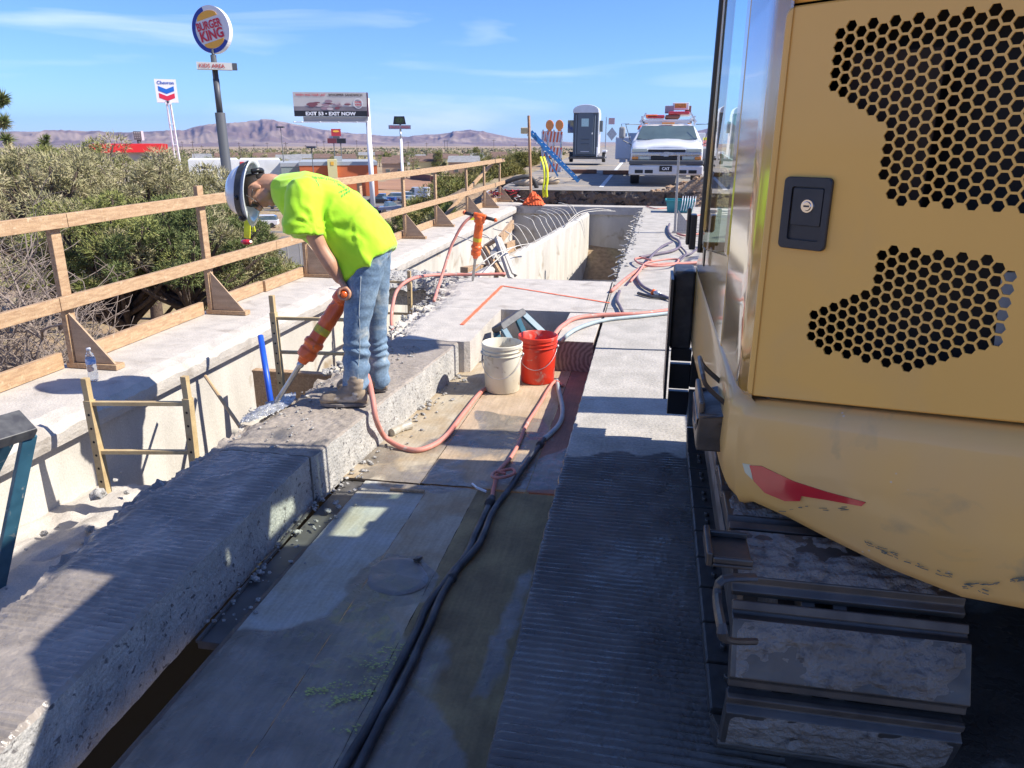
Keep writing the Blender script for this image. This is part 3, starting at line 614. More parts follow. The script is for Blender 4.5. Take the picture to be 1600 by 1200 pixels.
# side skin below the cab glass and corner pillar
k1=9
def strip(name,m,i0,i1,lv,smooth_=True):
    mb=MB(); mb.rings([[ringpath(o,lambda i,z=z:z)[j] for j in range(i0,i1)] for o,z in lv],cap=False,close=False); return mb.build(name,m,EX,smooth=smooth_)
strip('corner_pillar',YELG,3,9,[(-.014,.925),(.0,.94),(.0,1.3),(.0,1.7),(.0,1.93),(-.03,1.95),(-.3,1.95)])
mb=MB(); mb.prism([(.222,3.86,.925),(.2285,2.35,.925),(.2285,2.35,1.215),(.2235,3.56,1.075),(.222,3.86,.96)],(.03,0.001,0)); mb.build('side_skirt',YELG,EX,bevel=.006)
# door surround (thin dark gap) and hood top
mb=MB(); mb.rings([[(*pp(u,z,o).xy,z) for u in (-.04,.3,.7,1.2)] for o,z in ((-.012,1.825),(.0,1.835),(.0,1.90),(-.03,1.95),(-.5,1.95))],cap=False,close=False); mb.build('hood_edge',YEL,EX,smooth=True)
mb=MB(); o1=offs(-.02); pts=[(p.x,p.y,1.93) for i,p in enumerate(o1) if i>=4]; pts=[(.24,2.38,1.93)]+pts[:-1]+[(2.44,2.38,1.93)]; mb.prism(pts,(0,0,.02)); mb.build('hood',YEL,EX)
for i0,i1 in ((16,len(cp)),):
    mb=MB(); mb.rings([[ringpath(o,lambda i,z=z:z)[j] for j in range(i0,i1)] for o,z in ((0,.92),(0,1.5),(0,1.9),(-.04,1.94))],cap=False,close=False); mb.build('body_side',YEL,EX,smooth=True)
mb=MB(); mb.prism([(p.x,p.y,.66) for p in offs(-.12)],(0,0,.25)); mb.build('body_floor',BLKP,EX)
mb=MB(); mb.box(.33,2.4,2.34,2.40,.9,1.92); mb.build('bulkhead',BLKP,EX)
# engine bay behind the vents
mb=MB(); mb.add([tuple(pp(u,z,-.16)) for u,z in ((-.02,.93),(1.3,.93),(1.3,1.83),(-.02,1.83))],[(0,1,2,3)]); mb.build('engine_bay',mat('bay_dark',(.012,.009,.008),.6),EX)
mb=MB(); mb.add([tuple(pp(u,z,-.06)) for u,z in ((.075,1.40),(.265,1.40),(.265,1.72),(.075,1.72))],[(0,1,2,3)]); mb.build('radiator_screen',mat('screen_brown',(.045,.028,.018),.7),EX)
a_=[p_uz(*q_) for q_ in ((1546,545),(1590,545),(1592,428),(1558,428))]; mb=MB(); mb.prism([tuple(pp(u,z,-.03)) for u,z in a_],tuple(PN*.005)); mb.build('sky_tint_plate',mat('sky_blue_grey',(.30,.35,.40),.35),EX)  # blue-grey plate: sky reflection put into colour behind the lower vents
# ---- door with hexagonal vents
def inpoly(x,y,P):
    c=False; n=len(P)
    for i in range(n):
        (x1,y1),(x2,y2)=P[i],P[(i+1)%n]
        if (y1>y)!=(y2>y) and x<(x2-x1)*(y-y1)/(y2-y1)+x1: c=not c
    return c
UP=[(1308,47),(1326,34),(1360,30),(1562,8),(1600,12),(1760,10),(1760,360),(1572,331),(1400,319),(1383,308),(1373,256),(1380,200),(1366,187),(1296,142)]
LO=[(1262,490),(1370,442),(1371,390),(1392,382),(1560,401),(1585,415),(1568,530),(1542,540),(1416,580),(1276,548),(1258,535)]
UPu=[p_uz(*p) for p in UP]; LOu=[p_uz(*p) for p in LO]
pit=.0248; cs=pit*.866; ou,oz=p_uz(1305,114); hr=.0117
def rrect(x0,x1,y0,y1,r,n=5):
    out=[]
    for cx,cy,a in ((x1-r,y1-r,0),(x0+r,y1-r,90),(x0+r,y0+r,180),(x1-r,y0+r,270)):
        for k in range(n+1): t=R(a+90*k/n); out.append((cx+r*math.cos(t),cy+r*math.sin(t)))
    return out
def holed(name,outer,holes,mp,th,m,par,steiner=()):
    """sheet with holes: constrained triangulation, front, back and edge faces"""
    pts=[];edges=[]
    for P in [outer]+holes:
        n=len(pts); pts+=[Vector(p) for p in P]; edges+=[(n+i,n+(i+1)%len(P)) for i in range(len(P))]
    pts+=[Vector(p) for p in steiner]
    vo,eo,fo,_,_,_=geometry.delaunay_2d_cdt(pts,edges,[],0,1e-7)
    hc=[(sum((Vector(p) for p in H),Vector((0,0)))/len(H),H) for H in holes]
    cell={}
    for c,H in hc:
        rad=max((Vector(p)-c).length for p in H)
        for i in range(int((c.x-rad)//.03),int((c.x+rad)//.03)+1):
            for j in range(int((c.y-rad)//.03),int((c.y+rad)//.03)+1): cell.setdefault((i,j),[]).append(H)
    keep=[]
    for f in fo:
        c=(vo[f[0]]+vo[f[1]]+vo[f[2]])/3
        if not inpoly(c.x,c.y,outer): continue
        if any(inpoly(c.x,c.y,H) for H in cell.get((int(c.x//.03),int(c.y//.03)),[])): continue
        keep.append(tuple(f))
    N=len(vo); vs=[mp(v.x,v.y,0.) for v in vo]+[mp(v.x,v.y,-th) for v in vo]; fs=list(keep)+[tuple(i+N for i in reversed(f)) for f in keep]
    ec={}
    for f in keep:
        for i in range(3): e=(f[i],f[(i+1)%3]); ec[e]=1
    for e in ec:
        if (e[1],e[0]) not in ec: fs.append((e[1],e[0],e[0]+N,e[1]+N))
    mb=MB(); mb.add(vs,fs); return mb.build(name,m,par)
HX=[]
for i in range(-3,44):
    for j in range(-50,20):
        u=ou+i*cs; z=oz+(j+.5*(i%2))*pit
        if not(inpoly(u,z,UPu) or inpoly(u,z,LOu)) or u>.66: continue
        HX.append([(u+hr*math.cos(R(60*k)),z+hr*math.sin(R(60*k))) for k in range(6)])
DO=[(x,y if y>1.3 else y+max(0,x+.047)*.165) for x,y in rrect(-.047,1.0,.945,1.815,.02)]
DOOR=holed('engine_door',DO,HX,lambda u,z,o: pp(u,z,o),.005,YEL,EX)
# door rim
mb=MB(); P=DO; n=len(P)
mb.rings([[tuple(pp(p[0],p[1],0)) for p in P],[tuple(pp(p[0]+(.004 if p[0]<.4 else -.004)*-1,p[1]+(.004 if p[1]>1.3 else -.004),-.004)) for p in P],[tuple(pp(p[0]-(.005 if p[0]<.4 else -.005),p[1]+(.005 if p[1]>1.3 else -.005),-.02)) for p in P]],cap=False); mb.build('door_rim',YEL,EX,smooth=True)
# latch
def latchprism(x0,x1,y0,y1,r,o0,o1,m,name,par,bev=.002):
    mb=MB(); P=rrect(x0,x1,y0,y1,r,4); mb.prism([tuple(pp(p[0],p[1],o0)) for p in P],tuple(PN*(o1-o0))); return mb.build(name,m,par,bevel=bev)
BL2=mat('latch_black',(.02,.022,.028),.42,(.03,.03,.034),30,bump=.1,bs=60,bd=.001)
lt=None
def ringprism(x0,x1,y0,y1,r,ix0,ix1,iy0,iy1,ir,o0,o1,m,name,par):
    mb=MB(); A=rrect(x0,x1,y0,y1,r,4); B=rrect(ix0,ix1,iy0,iy1,ir,4); n=len(A)
    mb.rings([[tuple(pp(p[0],p[1],o0)) for p in A],[tuple(pp(p[0],p[1],o1-.002)) for p in A],[tuple(pp(p[0]*.97+.0515*.03,p[1]*.98+1.394*.02,o1)) for p in A],[tuple(pp(p[0],p[1],o1)) for p in B],[tuple(pp(p[0],p[1],o0+.003)) for p in B]],cap=False)
    mb.add([tuple(pp(p[0],p[1],o0+.002)) for p in B],[tuple(range(n))]); return mb.build(name,m,par,smooth=False)
lt=ringprism(-.004,.106,1.316,1.472,.011,.016,.092,1.336,1.452,.006,.002,.011,BL2,'latch',DOOR)
latchprism(.019,.089,1.368,1.449,.004,.0045,.009,BL2,'latch_paddle',lt,.0015)
mb=MB(); c=pp(.0565,1.411,.009); mb.cyl(c,c+PN*.0035,.0155,.014,24); mb.cyl(c+PN*.0035,c+PN*.006,.0105,.009,20); mb.build('keyhole',mat('chrome',(.8,.8,.82),.12,metal=1.),lt,smooth=False)
mb=MB(); c=pp(.0565,1.411,.0155); M=face_mat(c,PD); 
mb.bar(pp(.050,1.411,.0152),pp(.063,1.411,.0152),.004,.0008,up=PN); mb.build('key_slot',STEEL,lt)
# red reflector sticker on the skirt
P=[p_uz(*q,.0255) for q in [(1171,727),(1189,728),(1240,752),(1290,768),(1353,785),(1346,791),(1290,781),(1252,775),(1250,783),(1226,783),(1195,770),(1178,752)]]
P=[(x,min(z,.93)) for x,z in P]
mb=MB(); 
def so_(u): return .0255
mb.prism([tuple(pp(u,z,.0243)) for u,z in P],tuple(PN*.002)); mb.build('reflector',RED,EX)
P=[p_uz(*q,.0255) for q in [(1160,724),(1172,726),(1176,750),(1164,738)]]; mb=MB(); mb.prism([tuple(pp(u,z,.0243)) for u,z in P],tuple(PN*.0015)); mb.build('reflector_backing',mat('sticker_backing',(.6,.58,.4),.5),EX)
# scratches
SCR=mat('scratch_dark',(.09,.12,.10),.6)
q=random.Random(4)
for (x0,y0),(x1,y1),n in (((1350,848),(1440,885),26),((1500,916),(1600,905),30),((1215,795),(1320,795),10),((1430,880),(1540,925),12)):
    mb=MB()
    for k in range(n):
        t=q.random(); a=(x0+(x1-x0)*t,y0+(y1-y0)*t+q.uniform(-4,4)); b=(a[0]+(x1-x0)*q.uniform(.02,.12),a[1]+(y1-y0)*.07+q.uniform(-1,1))
        A=p_uz(*a,.0235); B=p_uz(*b,.0235); mb.bar(pp(*A,.0236),pp(*B,.0236),.0012,q.uniform(.0006,.0018),up=V(0,0,1))
    mb.build('scratch_mark',SCR,EX)['kind']='stuff'

# ---- cab
GL=glass('cab_glass',(.86,.98,.88)); CABY=YELG
def bx(n,m,*a,par=EX,bev=.01):
    mb=MB(); mb.box(*a); return mb.build(n,m,par,bevel=bev)
mb=MB()
for x in (.215,1.12): mb=MB(); mb.bar((x+.03,3.52,1.15),(x+.04,3.48,2.52),.05,.05,up=(0,1,0)); mb.build('cab_pillar',CABY,EX,bevel=.012)
for x in (.235,1.12): mb=MB(); mb.bar((x+.02,2.42,1.2),(x+.03,2.46,2.52),.06,.12,up=(0,1,0)); mb.build('cab_pillar',CABY,EX,bevel=.012)
pass
mb=MB(); mb.rings([[(x,y,z) for x,y in ((.19-i,2.33-i),(1.2+i,2.33-i),(1.2+i,3.56+i),(.19-i,3.56+i))] for i,z in ((-.02,2.50),(.0,2.53),(-.02,2.58),(-.12,2.62))]); mb.build('cab_roof',CABY,EX,bevel=.01)
bx('cab_rear',CABY,.25,1.15,2.37,2.42,1.0,1.5)
holed('cab_right_wall_mask',[(2.4,.92),(3.88,.92),(3.60,1.2),(3.55,2.52),(2.4,2.52)],[[(3.06,2.28),(3.09,2.12),(3.40,2.14),(3.36,2.29)],[(3.12,2.09),(3.19,1.87),(3.50,1.92),(3.48,2.10)],[(3.01,2.33),(3.06,2.48),(3.28,2.43),(3.30,2.33)],[(2.59,2.46),(2.60,2.38),(2.69,2.40),(2.68,2.48)],[(2.90,1.97),(2.92,1.89),(3.0,1.90),(2.98,1.98)]],lambda y,z,o:(1.16+o,y,z),.03,CABY,EX)  # unseen wall; openings shaped to throw light patches on beam and floor
bx('cab_front_panel',CABY,.22,1.15,3.78,3.84,.7,.95); mb=MB(); mb.prism([(.23,3.83,.94),(.23,3.56,.94),(.23,3.56,1.1)],(.9,0,0)); mb.build('cab_nose',CABY,EX)
bx('cab_floor',BLKP,.24,1.12,2.42,3.78,.92,.945)
mb=MB(); mb.box(.5,.95,2.6,3.05,1.0,1.35); mb.box(.52,.93,2.5,2.62,1.35,1.95); mb.box(.60,.85,2.5,2.58,1.95,2.15); mb.box(.42,.48,2.7,3.1,1.3,1.5); mb.box(.98,1.04,2.7,3.1,1.3,1.5); mb.build('seat',BLK,EX,bevel=.03)
gw=[(.2245,3.54,1.075),(.2295,2.36,1.215),(.245,2.38,2.5),(.232,3.50,2.5)]
mb=MB(); mb.add(gw,[(0,1,2,3)]); sg=mb.build('side_glass',GL,EX)
mb=MB(); mb.add([(.25,3.55,1.1),(1.12,3.55,1.1),(1.12,3.50,2.5),(.25,3.50,2.5)],[(0,1,2,3)]); mb.build('windscreen',GL,EX)
mb=MB(); mb.add([(.27,2.41,1.5),(1.12,2.41,1.5),(1.12,2.44,2.5),(.27,2.44,2.5)],[(0,1,2,3)]); mb.build('rear_glass',GL,EX)
mb=MB(); mb.tube([(.215,3.57,1.05),(.220,3.56,1.8),(.226,3.52,2.5)],.011,8); mb.build('window_seal',BLKP,EX)
# side door, raised panel and filler opening low on the side
mb=MB(); mb.box(.165,.195,3.58,3.66,1.06,1.22); mb.box(.150,.167,3.59,3.65,1.08,1.25); mb.build('door_hinge',BLKP,EX,bevel=.006)
mb=MB(); mb.box(.209,.216,3.16,3.24,1.05,1.12); mb.build('door_handle',BLKP,EX,bevel=.003)
# ---- undercarriage
Yr,Yf,rz,rr=1.775,3.52,.322,.275
W0,W1=.23,.735
pitch=.2; strL=Yf-Yr; per=2*strL+2*math.pi*rr; npad=round(per/pitch); pitch=per/npad
def path(s):
    s%=per
    if s<strL: y=Yr+s; return y,rz+rr-.03*math.sin(math.pi*s/strL),R(90)+0        # top run
    s-=strL
    if s<math.pi*rr: a=s/rr; return Yf+rr*math.sin(a),rz+rr*math.cos(a),R(90)-a
    s-=math.pi*rr
    if s<strL: return Yf-s,rz-rr,R(-90)
    s-=strL; a=s/rr; return Yr-rr*math.sin(a),rz-rr*math.cos(a),R(-90)-a
def padmesh():
    mb=MB(); l=pitch
    # local: x across, y along, z outwards
    mb.box(W0+.003,W1-.003,-l*.465,l*.465,-.013,.006)
    prof=[(-l*.49,-.008),(-l*.49,.010),(-l*.40,.016),(-l*.36,.034),(l*.30,.036),(l*.34,.016),(l*.47,.008),(l*.47,-.008)]
    mb.rings([[(x,a,b) for a,b in prof] for x in (W0,W0+.006,W1-.006,W1)],mi=0)
    mb.bar((W0,l*.44,.014),(W1,l*.44,.014),.022,.014,mi=1)
    for x in (W0+.055,W0+.11): mb.cyl((x,-.03,-.028),(x,-.03,-.012),.011,n=6); mb.cyl((x,.03,-.028),(x,.03,-.012),.011,n=6)
    me=mb.build('track_pad',[TRK,RAILM],EX,bevel=.003); return me
pad0=padmesh()
def place(o,s):
    y,z,a=path(s); o.matrix_parent_inverse=Matrix.Translation(-WL[EX.name]); o.matrix_basis=Matrix.Translation((0,y,z))@Matrix.Rotation(a-R(90),4,'X')
for k in range(npad):
    o=pad0 if k==0 else pad0.copy()
    if k: S.collection.objects.link(o)
    s=k*pitch+.086; place(o,s); y,z,a=path(s)
    if (y<2.6 and z>.17) or (z>.5 and y<4.3):
        g=MB(); sd=k*7.7; x0=W0+.012; x1=W1-.012; nx,ny=60,20
        def mf(u,v,sd=sd):
            x=x0+(x1-x0)*u; yy=-pitch*.35+pitch*.65*v; e=smooth(min(u,1-u)*14+.25*FB(v*6,sd,0,1))*smooth(min(v,1-v)*7+.3*FB(u*9,sd,2,1))
            m=smooth((FB(x*7,yy*9,sd,1.,5)+.52)/.25); rid=.006*math.sin(yy*240+3*FB(x*4,yy*4,sd,1.))*(.5+.5*FB(x*3,0,sd,1))
            return (x,yy,.0355+e*m*(.007+.009*FB(x*16,yy*22,sd,1.,5)+rid*.7)-.003*(1-m))
        g.grid(mf,nx,ny); mo=g.build('mud_cake',MUD,smooth=True); mo.parent=o; 
    # chain links between the pads
lk=None
for k in range(npad):
    y,z,a=path(k*pitch+pitch*.5+.086)
    for x in (.405,.475):
        if lk is None:
            g=MB(); pts=[(-.045,-.09),(-.05,-.02),(-.03,.004),(.03,.004),(.05,-.02),(.045,-.09)]; g.rings([[V(dx,p,q) for p,q in pts] for dx in (-.016,.016)]); o=lk=g.build('track_link',RAILM,EX,bevel=.003)
        else: o=lk.copy(); S.collection.objects.link(o)
        o.matrix_basis=Matrix.Translation((x,y,z))@Matrix.Rotation(a-R(90),4,'X')
for y,r in ((Yr,rr-.07),(Yf,rr-.07)): mb=MB(); mb.cyl((W0+.12,y,rz),(W1-.12,y,rz),r,n=28); mb.build('track_wheel',TRK,EX)
for y in (2.25,2.6,2.95,3.2): mb=MB(); mb.cyl((W0+.1,y,.12),(W1-.1,y,.12),.075,n=16); mb.build('track_roller',TRK,EX)
mb=MB(); mb.prism([(.29,Yr+.1,.16),(.29,Yf-.2,.16),(.29,Yf-.25,.44),(.29,Yr+.15,.44)],(.34,0,0)); mb.box(.70,2.0,2.3,3.6,.28,.64); mb.build('track_frame',TRK,EX,bevel=.02)
mb=MB(); mb.bar((.262,Yr+.2,.45),(.262,Yf-.1,.45),.02,.06); mb.build('frame_rail',mat('scuffed_steel',(.3,.29,.28),.4,(.15,.14,.13),14,metal=.5),EX)
mb=MB(); mb.rings([[(x,Yc+ (rr+.01)*c,rz+(rr+.01)*s_) for Yc,c,s_ in [(Yr,-math.sin(t),-math.cos(t)) for t in [i*math.pi/8 for i in range(9)]]+[(Yf,math.sin(t),math.cos(t)) for t in [i*math.pi/8 for i in range(9)]]] for x in (2.05,2.5)]); mb.build('right_track',TRK,EX)
# foot steps on the track frame
def loopstep(yc,z0,z1,w,h=.02):
    mb=MB(); mb.tube([(.30,yc-w,z0),(.21,yc-w,z0),(.20,yc-w,z0-.02),(.20,yc+w,z0-.02),(.21,yc+w,z0),(.30,yc+w,z0)],h,6)
    mb.box(.19,.21,yc-w,yc+w,z0-.06,z1); mb.box(.19,.30,yc-w,yc-w+.012,z0-.06,z0+.03); mb.box(.19,.30,yc+w-.012,yc+w,z0-.06,z0+.03); mb.box(.20,.30,yc-w,yc+w,z0-.065,z0-.05)
    return mb.build('foot_step',TRK,EX,bevel=.004)
A_=atx(1094,660,.165)
mb=MB(); y=A_.y; z=A_.z
mb.rings([[(x,y+w*math.cos(R(20*k)),zz) if False else (x+.0,y-w+2*w*k/8,zz-(.05*math.sin(math.pi*k/8))) for k in range(9)] for x,w,zz in ((.23,.13,z+.05),(.15,.11,z+.03),(.145,.12,z+.055),(.23,.14,z+.075))],cap=False); mb.box(.15,.165,y-.11,y+.11,z-.04,z+.10); mb.box(.15,.24,y-.12,y-.108,z-.04,z+.07); mb.box(.15,.24,y+.108,y+.12,z-.04,z+.07); mb.build('foot_step',TRK,EX,bevel=.005)
mb=MB(); mb.tube(smooth_path([(.24,y-.10,z+.08),(.17,y-.10,z+.14),(.155,y-.09,z+.17),(.155,y+.09,z+.17),(.17,y+.10,z+.14),(.24,y+.10,z+.08)],3),.007,6); mb.build('step_hoop',TRK,EX)
B1=atx(1106,845,.165); B2=atx(1112,925,.165)
mb=MB(); mb.box(.158,.172,B1.y-.07,B1.y+.06,B2.z,B1.z+.01); mb.box(.172,.26,B1.y-.07,B1.y-.06,B2.z+.01,B1.z); mb.box(.172,.26,B1.y+.05,B1.y+.06,B2.z+.01,B1.z); mb.box(.172,.26,B1.y-.07,B1.y+.06,B2.z,B2.z+.01); mb.build('foot_step',TRK,EX,bevel=.004)
C1=atx(1130,905,.19); C2=atx(1135,1000,.19)
mb=MB(); mb.tube(smooth_path([C1+V(.07,.02,0),C1+V(.0,0,0),C1+V(-.012,-.02,-.03),C2+V(-.012,0,.03),C2,C2+V(.06,.02,-.01)],3),.012,8,sq=.6); mb.build('grab_loop',TRK,EX)
# black slotted access box at the front corner of the body
mb=MB(); mb.box(.115,.22,3.78,4.02,.52,.925); mb.build('tool_box',mat('tool_box_black',(.016,.017,.02),.45,(.05,.05,.05),16,bump=.6,bs=40,bd=.004),EX,bevel=.012)
mb=MB(); mb.box(.098,.112,3.68,3.95,.28,.90); mb.build('box_flange',BLKP,EX)
for z0_,z1_ in ((.452,.518),(.30,.436),(.155,.285)): mb=MB(); mb.box(.125,.23,3.80,3.84,z0_,z1_); mb.build('access_slat',BLKP,EX,bevel=.004)
mb=MB(); bl=[(4.46,.06),(4.40,.12),(4.38,.3),(4.44,.5),(4.50,.5),(4.46,.3),(4.50,.05)]
mb.rings([[(x,y,z) for y,z in bl] for x in (.95,2.4)]); mb.box(1.1,1.25,3.5,4.4,.2,.3); mb.box(1.9,2.05,3.5,4.4,.2,.3); mb.build('dozer_blade',BLKP,EX,bevel=.01)
# boom, swung away to the right and out of view; tall foot block shaped to cast the slab shadow band
mb=MB(); mb.prism([(1.25,3.88,.62),(1.6,3.88,.62),(1.6,4.6,.62),(1.25,4.6,.62)],(0,0,.30)); mb.box(1.25,1.6,4.32,4.60,.80,2.0); mb.bar((1.42,4.46,1.85),(4.3,4.72,2.7),.24,.30); mb.bar((4.2,4.7,2.75),(6.4,4.9,2.3),.22,.26); mb.bar((6.4,4.9,2.4),(7.2,5.0,.5),.2,.22); mb.build('boom',YEL,EX,bevel=.02)
# ================================================================ the worker
SKIN=mat('skin',(.50,.27,.17),.5,(.44,.22,.13),14,col3=(.55,.2,.13),s3=9,lo3=.6,hi3=.8,bump=.12,bs=120,bd=.001)
HAIR=mat('dark_hair',(.02,.014,.01),.6,bump=.5,bs=150,bd=.003)
NEON=mat('neon_shirt',(.47,.86,.012),.75,(.40,.76,.010),4,bump=.35,bs=9,bd=.012); NEON.node_tree.nodes['Principled BSDF'].inputs['Sheen Weight'].default_value=.3
JEAN=mat('denim',(.12,.19,.28),.85,(.22,.31,.40),9,lo=.4,hi=.7,col3=(.40,.43,.42),s3=7,lo3=.56,hi3=.72,bump=.4,bs=26,bd=.008,grain=.2)
BOOT=mat('dusty_boot',(.33,.26,.19),.9,(.22,.17,.12),16,col3=(.45,.40,.34),s3=11,bump=.5,bs=40,bd=.004)
SOLE=mat('boot_sole',(.24,.21,.18),.9,(.14,.12,.11),20,bump=.4,bs=50,bd=.003)
HH=mat('hat_white',(.66,.69,.72),.22,(.58,.61,.64),5,col3=(.4,.4,.4),s3=14,lo3=.66,hi3=.7,coat=.8)
MK=thing('person',atz(560,630,0),'person in neon yellow shirt, jeans and white hard hat bent over a jackhammer','person')
def rad_tube(mb,pts,rad,k=5,n=14,sq=1.):
    P=smooth_path(pts,k); m=len(rad)-1; rr=[]
    for i in range(len(P)):
        t=i/(len(P)-1)*m; a=int(min(t,m-1)); rr.append(rad[a]+(rad[a+1]-rad[a])*(t-a))
    mb.tube(P,n=n,radii=rr,sq=sq)
    mb.ell(P[0],rr[0],rr[0],rr[0],10,6); mb.ell(P[-1],rr[-1],rr[-1],rr[-1],10,6)
CR=(-_r*.998+_u*.03).normalized(); FW=(-_u*.98-_r*.10).normalized(); LT=CR.cross(FW).normalized()   # head axes: crown, face, side
if LT.dot(_f)>0: LT=-LT                                                                    # LT points to the camera
HC=aty(404,299,4.15)
def hd(c,f,l): return HC+CR*c+FW*f+LT*l
hm=Matrix((LT,FW,CR)).transposed()
mb=MB()
mb.ell(hd(.035,-.005,0),.074,.094,.088,20,14,rot=hm); mb.ell(hd(-.035,.030,0),.056,.058,.065,16,10,rot=hm); mb.ell(hd(-.085,.062,0),.030,.024,.026,12,8,rot=hm)
mb.ell(hd(-.05,.02,.0),.060,.055,.05,14,10,rot=hm)
mb.ell(hd(-.018,.098,0),.013,.022,.018,10,8,rot=hm); mb.ell(hd(.002,.088,0),.010,.014,.026,10,8,rot=hm)      # nose
mb.ell(hd(-.045,.083,0),.024,.012,.007,10,6,rot=hm); mb.ell(hd(-.056,.081,0),.021,.012,.007,10,6,rot=hm)
for s in (1,-1):
    mb.ell(hd(-.010,-.006,.076*s),.010,.019,.034,12,8,rot=hm@Matrix.Rotation(.2*s,3,'Z')); mb.ell(hd(-.030,.055,.036*s),.022,.025,.024,10,8,rot=hm); mb.ell(hd(.014,.078,.03*s),.028,.012,.010,10,8,rot=hm)
rad_tube(mb,[hd(-.02,-.04,0),aty(424,287,4.17),aty(442,293,4.18),aty(470,305,4.18)],[.060,.058,.062,.10],4)
# torso core under the shirt
mb.tube([aty(460,300,4.18),aty(500,318,4.18),aty(550,352,4.18),aty(582,392,4.18)],n=16,radii=[.09,.13,.125,.13],sq=1.)
# near arm
HN=aty(537,459,4.0); HNx=HN
el=aty(500,386,3.98); wr=aty(530,436,4.0)
rad_tube(mb,[aty(476,318,3.99),aty(484,350,3.97),el,aty(516,412,3.985),wr],[.062,.054,.045,.046,.029],6)
HA=aty(537,460,3.93); HB=aty(545,452,4.33); HD=(HB-HA).normalized()      # handle axis (near to far)
ax=HD; e1=(_u-ax*_u.dot(ax)).normalized(); e2=ax.cross(e1); 
if e2.dot(_r)<0: e2=-e2
def hand(c0,wrist,flip=1):
    """palm and fingers closed round the grip at c0"""
    pr=[]
    for k,(off,ln,r) in enumerate(((-.036,235,.0098),(-.012,250,.0105),(.012,245,.0102),(.036,225,.0090))):
        c=c0+ax*off*flip; pts=[]
        for j in range(10):
            a=R(62+ln*j/9); q=.0310 if j not in(3,6) else .0330
            pts.append(c+e2*math.cos(a)*q+e1*math.sin(a)*q)
        mb.tube(smooth_path(pts,3),n=8,radii=None,r=r); mb.ell(pts[-1],r,r,r,8,6); mb.ell(pts[3],r*1.08,r*1.08,r*1.08,8,6)
    kn=c0+e2*.012+e1*.030
    P=[wrist,wrist.lerp(kn,.5)+e2*.004,kn]
    for a,b,w in ((-.033,-.012,.018),(-.011,-.005,.020),(.011,.005,.020),(.033,.012,.017)): mb.tube([wrist+ax*b*flip,wrist.lerp(kn,.55)+ax*a*.8*flip,kn+ax*a*flip],n=8,radii=[.017,w,.0125])
    # thumb from the side of the palm, closing under the bar
    t0=wrist.lerp(c0,.45)+ax*(-.026)*flip+e2*.014; mb.tube(smooth_path([t0,c0+ax*(-.044)*flip+e2*.030+e1*.012,c0+ax*(-.046)*flip+e2*.026-e1*.016,c0+ax*(-.036)*flip+e2*.008-e1*.029],4),n=8,radii=None,r=.0120)
hand(HA+ax*.075,wr)
# far arm
wr2=aty(548,428,4.30); 
rad_tube(mb,[aty(482,318,4.37),aty(500,352,4.40),aty(520,388,4.38),aty(535,410,4.34),wr2],[.060,.052,.045,.044,.029],6)
hand(HB-ax*.07,wr2,-1)
remesh(mb,'body',SKIN,MK,.0048,5)
# hair
mb=MB()
def capf(u,v):
    a=2*math.pi*u; t=math.pi*.62*v; c=.035+.093*math.cos(t); rr=math.sin(t); return hd(c,-.005+.099*rr*math.cos(a),.0785*rr*math.sin(a))
vs=[];nn=28
for j in range(13):
    for i in range(nn):
        a=2*math.pi*i/nn; lim=.50+.22*smooth((-math.cos(a)+.1)) ; t=math.pi*lim*j/12; vs.append(hd(.035+.092*math.cos(t),-.005+(.0985+.002*N3(i,j,0,.9))*math.sin(t)*math.cos(a),.0785*math.sin(t)*math.sin(a)))
mb.add(vs,[(j*nn+i,j*nn+(i+1)%nn,(j+1)*nn+(i+1)%nn,(j+1)*nn+i) for j in range(12) for i in range(nn)]); mb.ell(hd(-.012,-.066,0),.058,.040,.045,16,10,rot=hm); mb.build('hair',HAIR,MK,smooth=True)
# sunglasses
mb=MB()
for s in (1,-1): mb.ell(hd(.004,.093,.034*s),.030,.008,.019,16,8,rot=hm); mb.tube([hd(.006,.086,.060*s),hd(.008,.04,.078*s),hd(.006,-.01,.080*s)],.0025,6)
mb.build('sunglasses',BLKP,MK,smooth=True)
# hard hat, shell and brim one piece, pointing along the crown
HT=thing('x',(0,0,0),None,None); bpy.data.objects.remove(HT)
mb=MB(); HK=1.10
pr=[(.172,.012),(.170,.04),(.160,.075),(.140,.102),(.110,.122),(.075,.134),(.045,.139),(.040,.142),(.036,.160),(.033,.164),(.030,.161),(.036,.138),(.060,.130),(.1,.118),(.13,.1),(.15,.07),(.158,.01)]
rs=[]
for c,r in pr:
    ring=[]
    for i in range(40):
        a=2*math.pi*i/40; fx=math.cos(a); k=1.08 if fx>0 else 1.02; ridge=.006*math.exp(-((math.sin(a))/.12)**2)*(1 if c>.045 else 0)
        drop=-.014*max(0,fx)**2 if c<.045 else 0
        r_=r; ring.append(hd((c+drop+ridge)*1.06,HK*((r*k+(.022*max(0,fx)**3 if c<.045 and r>.15 else 0))*fx)-.008,HK*r*.88*math.sin(a)))
    rs.append(ring)
mb.rings(rs,cap=True); hat=mb.build('hard_hat',HH,MK,smooth=True)
mb=MB(); rs=[]
for i in range(41):
    a=2*math.pi*i/40; 
    for_=0
def band(c0,c1,r0,name,m,a0=0,a1=2*math.pi,th=.004,n=40):
    mb=MB(); rs=[]
    for i in range(n+1):
        a=a0+(a1-a0)*i/n; f_=math.cos(a)*(1.085 if math.cos(a)>0 else 1.03); l_=math.sin(a)*.89
        rs.append([hd(c,(r)*f_-.008,r*l_) for c,r in ((c0,r0),(c1,r0-.012),(c1,r0-.012+th),(c0,r0+th))])
    mb.rings(rs); return mb.build(name,m,hat)
band(.060,.096,.1575,'lamp_strap',BLK)
